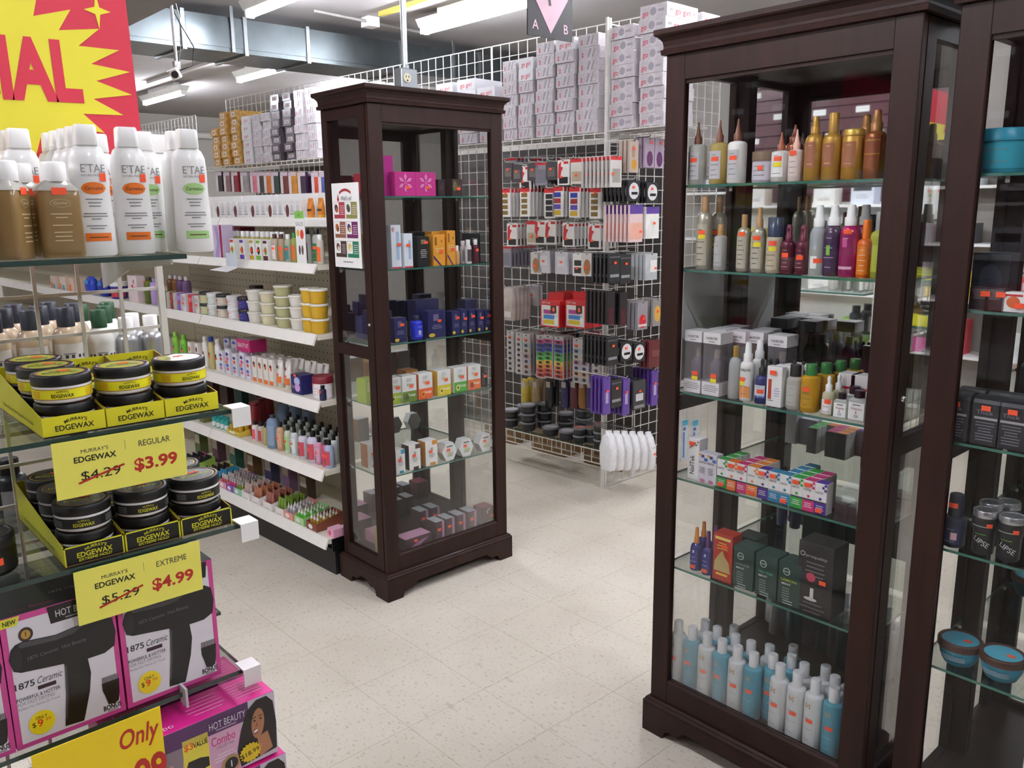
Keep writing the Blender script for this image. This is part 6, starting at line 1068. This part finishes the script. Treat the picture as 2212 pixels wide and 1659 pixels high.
for row, (z, xs0, J, ext, nm) in enumerate([(RZ1, (.289, .3785, .468), JR, False, 'yellow'), (RZ2, (.2957, .3852, .4747), JE, True, 'black and yellow')]):
    for i, x0 in enumerate(xs0):
        waxtray(x0, z, KB if ext else YEL, YP if ext else KB, ext, ext, i, '%s tray of wax jars, %s of three, %s shelf' % (nm, nth(i, 3), ['upper', 'lower'][row]))
        for k in range(3): J.put('wax jar under the others in the %s %s tray, %s row' % (nth(i, 3), nm, ['front', 'middle', 'back'][k]), (x0+.0437, RY+.0445+.0845*k, z+.0014), R(-6), 'lower layer of wax jars')
        up_ = {(0, 0): (0, 1, 2), (0, 1): (0,), (0, 2): (0,), (1, 0): (0, 1, 2), (1, 1): (0,), (1, 2): (0, 1)}[(row, i)]
        for k in up_: J.put('%s wax jar on top, %s tray, %s shelf, %s' % ('black' if ext else 'yellow-labelled', nth(i, 3), ['upper', 'lower'][row], ['front one', 'second behind', 'third behind'][k]), (x0+.0437+random.uniform(-.001, .001), RY+.0445+.0845*k, z+.0455), R(-14+10*i-5*k), 'upper layer of wax jars')
# --- yellow price cards
PY = M('f0ea66', .5, var=.02); CRED = M('b8281e', .5)
def card(label, x0, z1, W, H, name2, price0, price1, tilt):
    t = thing('price_card', label, 'sign', (x0, 1.3330, z1-H), 0); t.rotation_euler = (0, tilt, 0)
    B().box(0, W, 0, .0012, 0, H, PY).obj('card', t); b = B(); y = -.0004
    b.text("MURRAY'S", W*.30, H*.755, H*.068, y, INK, width=W*.20); b.text('EDGEWAX', W*.30, H*.60, H*.105, y, KB, width=W*.31, bold=.02); b.text(name2, W*.755, H*.70, H*.115, y, INK, width=W*.25); b.frect(W*.525, W*.528, H*.70, H*.86, y, GREYTXT)
    b.text(price0, W*.33, H*.27, H*.17, y, KB, width=W*.29); b.text(price1, W*.755, H*.27, H*.22, y, CRED, width=W*.345, bold=.03); b.fpoly([(W*.16, H*.25), (W*.165, H*.215), (W*.51, H*.415), (W*.505, H*.45)], y-.0004, CRED); b.obj('lettering', t)
card('yellow price card marked regular under the upper tray row', .2925, 1.2445, .1945, .0875, 'REGULAR', '$4.29', '$3.99', R(.6))
q0, q1 = ony(156.3, 1237, 1.333), ony(424, 1168, 1.333)
card('yellow price card marked extreme under the lower tray row', q0.x, (q0.z+q1.z)/2, .1945, .0875, 'EXTREME', '$5.29', '$4.99', R(.6))
oc = thing('price_card', 'large bright yellow price card at the bottom of the rack', 'sign', (.205, 1.2850, .5985), 0)
B().box(0, .186, 0, .0014, 0, .199, M('f2d418', .5, var=.02)).obj('card', oc); b = B(); b.text('Only', .148, .150, .033, -.0004, CRED, width=.060, shear=.15, bold=.015); b.text('$9.99', .130, .068, .055, -.0004, CRED, width=.115, bold=.03); b.fell(.062, .10, .036, .036, -.0004, CRED, 24); b.text('Hot', .062, .100, .014, -.0008, M('f2d418', .5), width=.03); b.obj('lettering', oc)
# --- hair dryer boxes
HPK = M('cf4a94', .4); DK = M('111012', .35, coat=.15); DG = M('454348', .3, coat=.2)
def dryerbox():
    w, d, h = .1585, .10, .216; b = B(); b.box(-w/2, w/2, 0, d, 0, h, HPK)
    tp = B(); tp.box(-w/2, w/2, .0, d, h, h+.0006, DK); tp.text('Hot Beauty', -.03, .012, .011, 0, M('8a3a5a', .5), width=.06, T=Matrix.Translation((0, 0, h+.0009)) @ Matrix.Rotation(R(-90), 4, 'X')); tp.text('1875 Ceramic', .03, .045, .010, 0, M('a8a0a4', .5), width=.06, T=Matrix.Translation((0, 0, h+.0009)) @ Matrix.Rotation(R(-90), 4, 'X'))
    f = B(); y = -.0004; P = lambda l: [(-w/2+u*w, v*h) for u, v in l]
    f.fpoly(P([(.05, .035), (.95, .035), (.95, .955), (.05, .955)]), y, M('dedbe2', .45, var=.02)); f.fpoly(P([(.40, .995), (.42, .865), (.92, .865), (.94, .995)]), y-.0003, DK); f.text('HOT BEAUTY', -w/2+.67*w, .905*h, .0115, y-.0006, M('d8d4d8', .5), width=.40*w); f.flines(-w/2+.5*w, -w/2+.84*w, [.88*h], .0022, y-.0006, GREYTXT)
    f.fpoly(P([(.0, .995), (.0, .93), (.14, .93), (.17, .995)]), y-.0006, M('d8d83a', .5)); f.text('NEW', -w/2+.08*w, .945*h, .0075, y-.0009, DK, width=.11*w, bold=.02)
    f.fell(-w/2+.20*w, .845*h, .010, .0115, y-.0003, M('3a2e28', .4), 20); f.fell(-w/2+.20*w, .845*h, .0065, .0075, y-.0006, M('b08a3a', .4), 18); f.text('1', -w/2+.20*w, .833*h, .007, y-.0009, DK)
    art = B(); art.fpoly(P([(.10, .79), (.16, .80), (.45, .775), (.60, .79), (.90, .80), (.965, .765), (.985, .66), (.96, .55), (.86, .515), (.70, .515), (.50, .535), (.12, .575), (.06, .60), (.035, .69), (.06, .76)]), y-.0006, DK)
    art.fpoly(P([(.12, .78), (.16, .795), (.45, .77), (.60, .785), (.72, .79), (.60, .745), (.45, .735), (.14, .755)]), y-.0009, DG); art.fell(-w/2+.095*w, .685*h, .0075, .020, y-.0009, M('262528', .4), 16)
    art.fpoly(P([(.49, .54), (.70, .53), (.715, .40), (.685, .26), (.62, .09), (.60, .045), (.43, .055), (.44, .12), (.48, .30)]), y-.0006, DK); art.fpoly(P([(.49, .52), (.51, .52), (.49, .28), (.455, .10), (.44, .12), (.47, .30)]), y-.0009, DG)
    art.text('1875 Ceramic  Hot Beauty', -w/2+.45*w, .655*h, .006, y-.001, M('6a686c', .5), width=.52*w, rot=.03)
    for k in range(13): art.frect(-w/2+(.805+.012*k)*w, -w/2+(.811+.012*k)*w, .27*h, .325*h, y-.0006, DK)
    art.fpoly(P([(.80, .28), (.965, .28), (.955, .17), (.94, .105), (.90, .09), (.84, .10), (.82, .17), (.80, .22)]), y-.0006, DK)
    tx = B(); tx.text('1875', -w/2+.135*w, .452*h, .0105, y-.0003, INK, width=.17*w, bold=.02); tx.text('Ceramic', -w/2+.345*w, .452*h, .0115, y-.0003, INK, width=.22*w, shear=.25); tx.frect(-w/2+.24*w, -w/2+.40*w, .405*h, .435*h, y-.0003, M('3a2028', .5)); tx.text('POWERFUL & HOTTER', -w/2+.24*w, .36*h, .006, y-.0003, INK, width=.38*w, bold=.01); tx.text('FOR FAST DRYING', -w/2+.215*w, .325*h, .006, y-.0003, GREYTXT, width=.32*w); tx.text('Perfect For Home Or Travel', -w/2+.235*w, .292*h, .0045, y-.0003, GREYTXT, width=.36*w); tx.text('BONUS', -w/2+.875*w, .055*h, .0085, y-.0003, KB, width=.17*w, bold=.03); tx.flines(-w/2+.80*w, -w/2+.95*w, [.04*h], .002, y-.0003, GREYTXT)
    st = B(); st.fell(-w/2+.235*w, .155*h, .0185, .0195, y-.0008, M('f2dc20', .45), 26); st.text('ONLY', -w/2+.235*w, .185*h, .0055, y-.0011, KB, width=.016); st.text('$', -w/2+.165*w, .135*h, .008, y-.0011, KB); st.text('9', -w/2+.22*w, .128*h, .012, y-.0011, M('e8401e', .5), bold=.02); st.text('99', -w/2+.29*w, .152*h, .006, y-.0011, M('e8701e', .5))
    return Kind('hair_dryer_box', 'box', [('carton', b), ('top_print', tp), ('front_panel', f, [('dryer_picture', art), ('lettering', tx)]), ('price_sticker', st)])
DB = dryerbox()
for i, x in enumerate((.1182, .2785, .4405)): DB.put('pink and white hair dryer box, %s of three on the rack' % nth(i, 3), (x, RY, RZ3), 0, 'hair dryer boxes')
for i, x in enumerate((.2785, .4405)): DB.put('pink and white hair dryer box behind the %s front one' % ['middle', 'rightmost'][i], (x, RY+.105, RZ3), 0, 'hair dryer boxes')
# --- combo boxes
MG = M('d8258a', .4); PUR = M('56305e', .4); SK = M('b07a58', .5); HAIR = M('1e1617', .35)
def combobox():
    w, d, h = .25, .085, .122; b = B(); b.cbox(-w/2, w/2, 0, d, 0, h, MG, .0015); y = -.0004; P = lambda l: [(-w/2+u*w, v*h) for u, v in l]
    f = B(); f.fpoly(P([(0, 0), (1, 0), (1, 1), (0, 1)]), y, M('d9a8c4', .45, var=.03)); f.fpoly(P([(0, .72), (.80, .72), (.80, 1), (0, 1)]), y-.0006, PUR); f.fpoly(P([(.74, .0), (1, 0), (1, 1), (.74, 1)]), y-.0003, M('cfc8d4', .45)); f.fpoly(P([(0, 0), (.30, 0), (.34, .72), (0, .72)]), y-.0003, M('8a7a84', .5)); f.fpoly(P([(.02, .30), (.26, .38), (.26, .52), (.02, .44)]), y-.0006, M('c89a90', .5))
    f.fpoly(P([(.33, .16), (.505, .16), (.505, .80), (.33, .80)]), y-.0006, M('e8d84a', .5)); f.fpoly(P([(.34, .36), (.36, .46), (.44, .46), (.50, .42), (.50, .28), (.44, .26)]), y-.0009, DK); f.text('$3', -w/2+.37*w, .64*h, .012, y-.0009, M('e8601e', .5), bold=.02); f.text('VALUE', -w/2+.45*w, .64*h, .010, y-.0009, KB, width=.10*w, bold=.02)
    g = B(); g.fpoly(P([(.72, .03), (.70, .30), (.74, .62), (.79, .86), (.86, .97), (.94, .97), (.985, .85), (1.0, .5), (.99, .08)]), y-.0009, HAIR); g.fell(-w/2+.862*w, .60*h, .048*w, .235*h, y-.0012, SK, 22, -.10); g.fpoly(P([(.85, .38), (.93, .42), (.96, .12), (.86, .05)]), y-.0011, SK); g.fell(-w/2+.842*w, .485*h, .020*w, .035*h, y-.0016, M('8a2a34', .5), 12, .3); g.fell(-w/2+.842*w, .492*h, .017*w, .020*h, y-.0019, WHITE, 12, .3)
    for ex in (.838, .885): g.fell(-w/2+ex*w, .66*h, .010*w, .014*h, y-.0016, HAIR, 10); g.fpoly(P([(ex-.014, .71), (ex+.012, .725), (ex+.014, .712), (ex-.012, .695)]), y-.0016, HAIR)
    g.fpoly(P([(.852, .64), (.846, .56), (.862, .555)]), y-.0015, M('94614a', .5))
    t = B(); t.text('HOT BEAUTY', -w/2+.645*w, .80*h, .0135, y-.0026, M('dcd6de', .5), width=.26*w); t.flines(-w/2+.53*w, -w/2+.74*w, [.75*h], .0025, y-.0009, M('a898b0', .5)); t.text('Combo', -w/2+.61*w, .53*h, .017, y-.0006, M('d03a80', .5), width=.17*w); t.text('VALUE PAK', -w/2+.62*w, .46*h, .006, y-.0006, GREYTXT, width=.13*w); t.flines(-w/2+.53*w, -w/2+.70*w, [.36*h, .31*h, .26*h], .002, y-.0006, M('e8d8e0', .5))
    t.fell(-w/2+.65*w, .155*h, .017, .017, y-.0009, M('b08a5a', .4), 20); t.fell(-w/2+.65*w, .155*h, .012, .012, y-.0012, DK, 18); t.text('1', -w/2+.65*w, .105*h, .013, y-.0015, WHITE); pts = []
    for k in range(36): rr = 1 if k % 2 else .84; pts.append((-w/2+.79*w+.021*rr*math.cos(k*PI/18), .20*h+.019*rr*math.sin(k*PI/18)))
    t.fpoly(pts, y-.0022, M('e0c01e', .5)); t.text('$18.99', -w/2+.79*w, .16*h, .009, y-.0025, KB, width=.034, rot=.15)
    tp = B(); TT = Matrix.Translation((0, 0, h+.0006)) @ Matrix.Rotation(R(-90), 4, 'X'); tp.text('Combo', -.075, .012, .014, 0, M('ecc8dc', .5), width=.055, T=TT); tp.flines(-.02, .05, [.02+.011*k for k in range(5)], .0018, 0, M('ecb8d4', .5), T=TT); tp.flines(.06, .115, [.02+.009*k for k in range(6)], .0014, 0, M('ecb8d4', .5), 5, T=TT)
    return Kind('hair_styling_box', 'box', [('carton', b), ('front_panel', f, [('portrait', g), ('lettering', t)]), ('top_print', tp)])
CB = combobox()
CB.put('magenta hair styling box with a smiling portrait, top front one at the rack foot', (.466, 1.300, .6105), 0, 'hair styling boxes'); CB.put('magenta hair styling box behind the top front one', (.452, 1.392, .6105), 0, 'hair styling boxes'); CB.put('magenta hair styling box under the top front one', (.476, 1.292, .4842), 0, 'hair styling boxes'); CB.put('magenta hair styling box lowest at the back', (.452, 1.392, .4842), 0, 'hair styling boxes')
# --- top shelf bottles
def etae(c, cname):
    w, h = .059, .192; b = B(); prof = [(.45, 0), (.50, .004), (.485, .045), (.455, .095), (.465, .125), (.44, .146), (.36, .158), (.25, .163)]
    MB_ = M('eeeeec', .3, coat=.3, var=.015); b.lathe([(r*w, z) for r, z in prof], MB_, 28, sy=.62); cp = B(); cp.rlathe([(.0155, .1625), (.0160, .164), (.0150, .189), (.0135, .192)], WHITE, .5, sy=.8)
    l = B(); y = -.62*.5*w+.0006; cm = M(c, .45)
    def ry(z): 
        for (ra, za), (rb, zb) in zip(prof, prof[1:]):
            if za <= z <= zb: return (ra+(rb-ra)*(z-za)/(zb-za))*w
        return .2*w
    def wrap(bb):                # lay flat print onto the oval body
        for i, (x, yy, z) in enumerate(bb.v):
            r = ry(z)+.0005; q = max(-.98, min(.98, x/r)); bb.v[i] = (x, -(.62*r)*math.sqrt(1-q*q)-.0004+yy, z)
        return bb
    def strip_(x0, x1, z0, z1, m, n=8, yy=0.):
        for k in range(n): a = x0+(x1-x0)*k/n; e = x0+(x1-x0)*(k+1)/n; l.frect(a, e, z0, z1, yy, m)
    def ell(cx, cz, rx, rz, m, yy):
        n = 10
        for k in range(n):
            xa = -rx+2*rx*k/n; xb = -rx+2*rx*(k+1)/n; za = rz*math.sqrt(max(0, 1-(xa/rx)**2)); zb = rz*math.sqrt(max(0, 1-(xb/rx)**2)); l.fpoly([(cx+xa, cz-za), (cx+xb, cz-zb), (cx+xb, cz+zb), (cx+xa, cz+za)], yy, m)
    l.text("E'TAE", .003, .123, .0125, 0, GREYTXT, width=.034); l.text('NATURAL PRODUCTS', .003, .117, .0035, 0, GREYTXT, width=.034); ell(.001, .100, .0175, .009, cm, 0); l.text('Carmelux', .001, .0975, .0055, -.0004, M('4a3a2a', .5), width=.026, shear=.2)
    for zz, wd in ((.083, .024), (.078, .018), (.073, .016), (.062, .032), (.058, .034), (.054, .014), (.044, .028), (.040, .020)): strip_(-wd/2, wd/2, zz, zz+.0016, GREYTXT, 4)
    strip_(-.017, .019, .022, .034, cm); strip_(-.012, .014, .027, .0285, M('5a3a1e', .5), 4, -.0004); wrap(l)
    s = B(); s.frect(.011, .020, .110, .122, -.0006, ORANGE); wrap(s)
    return Kind('shampoo_bottle', 'bottle', [('body', b), ('cap', cp), ('label', l), ('price_sticker', s)])
EO, EG = etae('e8761e', 'orange'), etae('a8d488', 'green')
for i, (k, x, y, a, nm) in enumerate([(EO, .4020, 1.385, -4, 'white shampoo bottle with orange oval beside the brown bottles'), (EO, .4630, 1.392, -4, 'white shampoo bottle with orange oval in the middle of the top shelf'), (EG, .507, 1.452, -4, 'white conditioner bottle with green oval half hidden behind the orange one'), (EG, .5490, 1.372, -6, 'white conditioner bottle with green oval at the right end of the top shelf')]): k.put(nm, (x, y, RZT), R(a), 'white front bottles on the rack top')
for (k, x, ys_, nm) in [(EO, .4020, (1.428, 1.471, 1.514, 1.557), 'beside the brown bottles'), (EO, .3400, (1.505, 1.548), 'behind the brown bottles'), (EO, .4630, (1.535, 1.578), 'in the middle'), (EG, .5490, (1.415, 1.496, 1.54), 'at the right end')]:
    for i, y in enumerate(ys_): k.put('white bottle behind on the rack top, file %s, %s' % (nm, ['nearest', 'second', 'third', 'fourth'][i]), (x, y, RZT), 0, 'white bottles behind on the rack top')
BRN = M('8f7348', .25, coat=.4, var=.03)
def brown():
    b = B(); b.rlathe([(.026, 0), (.029, .004), (.029, .088), (.026, .101), (.018, .108), (.015, .110)], BRN, .45, sy=.75); b2 = B(); b2.rlathe([(.0292, .096), (.026, .1015), (.0185, .1085), (.0155, .1105)], CLEAR, .45, sy=.76); c = B(); c.lathe([(.0165, .109), (.0170, .112), (.0170, .134), (.0150, .137)], WHITE, 18)
    l = B(); y = -.0222; l.fell(0, .078, .014, .006, y, M('c8b48a', .5), 20); l.fell(0, .078, .0132, .0053, y-.0003, BRN, 20); l.text('Carmel', 0, .0765, .004, y-.0006, M('e0d0b0', .5), width=.018, shear=.2)
    for zz, wd in ((.062, .028), (.057, .016), (.046, .026), (.036, .024), (.030, .022), (.024, .024)): l.frect(-wd/2, wd/2, zz, zz+.0016, y, M('c8b48a', .5))
    s = B(); s.frect(-.010, .010, .090, .100, y-.0002, ORANGE); return Kind('treatment_bottle', 'bottle', [('body', b), ('shoulder', b2), ('cap', c), ('label', l), ('price_sticker', s)])
BR = brown()
for x, y, a, nm in [(.352, 1.378, -4, 'brown treatment bottle with orange sticker in front on the rack top'), (.288, 1.374, 55, 'brown treatment bottle turned sideways at the left of the rack top'), (.322, 1.443, 0, 'brown treatment bottle behind between the two front ones'), (.27, 1.44, 10, 'brown treatment bottle behind the left front one'), (.215, 1.45, 0, 'brown treatment bottle at the far left back')]: BR.put(nm, (x, y, RZT), R(a), 'brown treatment bottles')
bottle('hair_oil_bottle', .050, .155, M('e8e8e4', .3), WHITE, .18, .5, .08, lab=(.05, .72, M('123c2a', .4), 80), lines=3, stk=(24, .66)).put('white and dark green bottle cut by the left picture edge', (.222, 1.372, RZT), 0)
# --- sale sign on top
SR, SY = M('d83048', .5, var=.02), M('f0e43a', .5, var=.02); SGY = 1.62
sign = thing('sale_sign', 'red sale sign with a yellow starburst behind the bottles', 'sign', (.326, SGY, RZT), 0); sign.rotation_euler = (0, R(-1.2), 0)
B().box(-.245, .245, 0, .004, 0, .56, SR).obj('board', sign)
tips = [(240, -60), (395, 200), (470, 75), (395, 200), (645, 197), (515, 298), (765, 330), (590, 410), (830, 465), (620, 515), (838, 605), (600, 625), (785, 730), (535, 715), (665, 835), (425, 795), (480, 900), (270, 850), (190, 960), (85, 890), (45, 1040)]
pts = []
for zx, zy in [(470, 75), (395, 200), (645, 197), (515, 298), (765, 330), (590, 410), (830, 465), (620, 515), (838, 605), (600, 625), (785, 730), (535, 715), (665, 835), (425, 795), (480, 905), (270, 850)]:
    p = ony(zx/2.86, zy/2.86, SGY-.001); pts.append((p.x-.326, p.z-RZT))
t0 = ony(240/2.86, 110/2.86, SGY-.001); t1 = ony(270/2.86, -40/2.86, SGY-.001); right = [(t1.x-.326, t1.z-RZT), (t0.x-.326, t0.z-RZT)]+pts
right = [(x, z) for x, z in right]; x_low = right[-1][0]
ymin = .105; star = right+[(.03, ymin-.05), (.01, ymin)]
left = [(-x, z) for x, z in reversed(star)]
b = B(); full = star+left
cen = (0, .27); m_ = SY; n_ = len(full)
b.add([(cen[0], -.0006, cen[1])]+[(x, -.0006, z) for x, z in full], [(0, (k+1) % n_+1, k+1) for k in range(n_)], SY)
sp_ = ony(222, 30, SGY-.001); b.fpoly([(sp_.x-.326+dx*.022, sp_.z-RZT+dz*.030) for dx, dz in ((0, 1), (.18, .2), (1, .0), (.18, -.2), (0, -1), (-.18, -.2), (-1, 0), (-.18, .2))], -.0006, SY); b.obj('starburst', sign)
p = ony(182, 219.6, SGY-.002); zb = p.z-RZT; b = B(); b.text('SPECIAL', -.004, zb, .095, -.0012, SR, width=.318, bold=.045, shear=0); b.obj('lettering', sign)
B().box(-.10, .10, -.006, .010, .0, .006, CLEAR).obj('sign_foot', sign)
# --- bottles on the far side of the rack
NV = M('2e333c', .35); NVB = lambda cap, body, h, d: bottle('shampoo_bottle', d, h, body, cap, .17, .55, .14, lab=(.05, .68, M('e4e2e0', .45), 60), bands=[(.55, .58, M('3a3a3e', .5), -60, 60), (.2, .38, M('c8c0c0', .5), -30, 20)], lines=4, stk=(20, .48))
navyb = NVB(NV, M('cbb89a', .25, tr=.1), .215, .056); grn = NVB(M('1e4a2c', .35), M('e2e2dc', .35), .205, .050); alu = bottle('spray_can', .044, .185, M('b0b2b4', .28, .7), WHITE, .18, .62, .08, lab=(.05, .45, M('e0e0dc', .45), 70), bands=[(.28, .31, M('2a5a3a', .5), -70, 70)])
rear = [(navyb, 1.785, [.322, .384, .446], 'bottle with navy cap', 'near'), (grn, 1.785, [.506], 'bottle with dark green cap', 'near'), (alu, 1.785, [.556, .605], 'brushed metal sprayer with white cap', 'near'),
        (navyb, 1.855, [.293, .355, .417, .479], 'bottle with navy cap', 'second'), (grn, 1.852, [.537], 'bottle with dark green cap', 'second'), (alu, 1.85, [.590], 'brushed metal sprayer with white cap', 'second'), (navyb, 1.925, [.265, .327, .389, .451], 'bottle with navy cap', 'far'), (grn, 1.925, [.512, .565], 'bottle with dark green cap', 'far')]
for k, y, xs_, what, row in rear:
    for i, x in enumerate(xs_): k.put('%s behind the wire rack, %s row%s' % (what, row, ', '+nth(i, len(xs_)) if len(xs_) > 1 else ''), (x, y, 1.1825), R(-12), 'bottles behind the rack')
for i, (x, c, nm) in enumerate([(-.2, '5a2a2a', 'dark red'), (-.05, '2a2a2e', 'black'), (.10, '3a2a2a', 'brown'), (.22, '6a1e26', 'maroon'), (.33, '26262a', 'charcoal'), (.45, '303638', 'slate')]):
    bottle('dye_bottle', .06, .15, M(c, .35), BLACK, .2, .6, .1, lab=(.1, .6, M('9a9a98', .5), 50)).put('%s bottle on the rear middle shelf of the rack' % nm, (x, 1.86, .9505), 0)
tub('hair_grease_can', .085, .060, BLACK, M('1e1c1c', .35), .3, lab=(.1, .6, M('1a1816', .4)), stk=(10, .3), taper=.02, over=1.0, cat='can').put('round black can with orange sticker left of the lower trays', (.205, 1.42, RZ2), 0)
tub('hair_grease_can', .085, .060, M('3a4a6a', .4), M('26262a', .35), .3, lab=(.1, .6, M('d8dce0', .4)), taper=.02, over=1.0, cat='can').put('blue and white can at the far left behind the trays', (.16, 1.58, RZ2), 0)
waxb = carton('wax_carton', .085, .10, .05, YEL, [('t', 'EDGEWAX', .5, .4, .25, KB, .8)]); waxb.put('yellow wax carton at the far left of the upper shelf', (.20, 1.45, RZ1), 0)
# ================================================================== what the mirrors show: slatted wall on the left, shelves on the right
sw = thing('slat_wall', 'dark slatted display wall on the left side of the shop', 'slat wall', (X0, 0, 0), 0)
for s in range(26): B().box(0, .018, 1.0, 7.5, .30+s*.098, .30+s*.098+.088, M('56343c', .45, var=.1)).obj('slat', sw)
cardm = carton('price_strip', .11, .004, .045, M('f2f2f2', .4), [('l', .1, .9, .6, 2, GREYTXT)], cat='label')
for r_ in range(5):
    for i in range(16): cardm.put('white price strip on the slatted wall, row %s, %s' % (['one', 'two', 'three', 'four', 'five'][r_], nth(i, 16)), (X0+.021, 1.3+.36*i+.12*(r_ % 2), 1.72+.19*r_), R(90), 'white price strips')
wsh = thing('wall_shelf', 'white wall shelf below the slats on the left side', 'shelf', (X0+.02, 1.0, 0))
for z in (.5, .9, 1.25, 1.58): B().box(0, .3, 0, 6.5, z-.02, z, WHITE).obj('board', wsh)
B().box(0, .02, 0, 6.5, 0, 1.6, OFFW).obj('backing', wsh)
rn = random.Random(3); pal = ['e8e8ea', 'e6e2dc', 'd8dce8', 'c83a44', '3a6ab0', 'e8c84a', '3a3a40', 'e8e4e4', '8ab84a', 'eaeaea']
for z in (.5, .9, 1.25, 1.58):
    for i in range(20):
        c = pal[rn.randrange(10)]; k = carton('wall_carton', .18, .12, rn.choice((.14, .18, .2)), M(c, .45), [('r', .1, .9, .5, .8, M(pal[rn.randrange(10)], .5)), ('l', .2, .8, .35, 3, GREYTXT)])
        k.put('carton on the %s left wall shelf, %s' % ({.5: 'lowest', .9: 'second', 1.25: 'third', 1.58: 'top'}[z], nth(i, 20)), (X0+.2, 1.2+.31*i, z), R(90), 'cartons on the left wall shelf')
rs = thing('wall_shelf', 'white wall shelf on the right side behind the cabinets', 'shelf', (X1-.32, -2.2, 0))
for z in (.5, .9, 1.3, 1.7): B().box(0, .3, 0, 7.0, z-.02, z, WHITE).obj('board', rs)
for z in (.5, .9, 1.3, 1.7):
    for i in range(22):
        c = pal[rn.randrange(10)]; carton('wall_carton', .2, .14, rn.choice((.14, .2, .25)), M(c, .45), [('r', .1, .9, .5, .8, M(pal[rn.randrange(10)], .5))]).put('carton on the %s right wall shelf, %s' % ({.5: 'lowest', .9: 'second', 1.3: 'third', 1.7: 'top'}[z], nth(i, 22)), (X1-.17, -2.0+.31*i, z), FX, 'cartons on the right wall shelf')
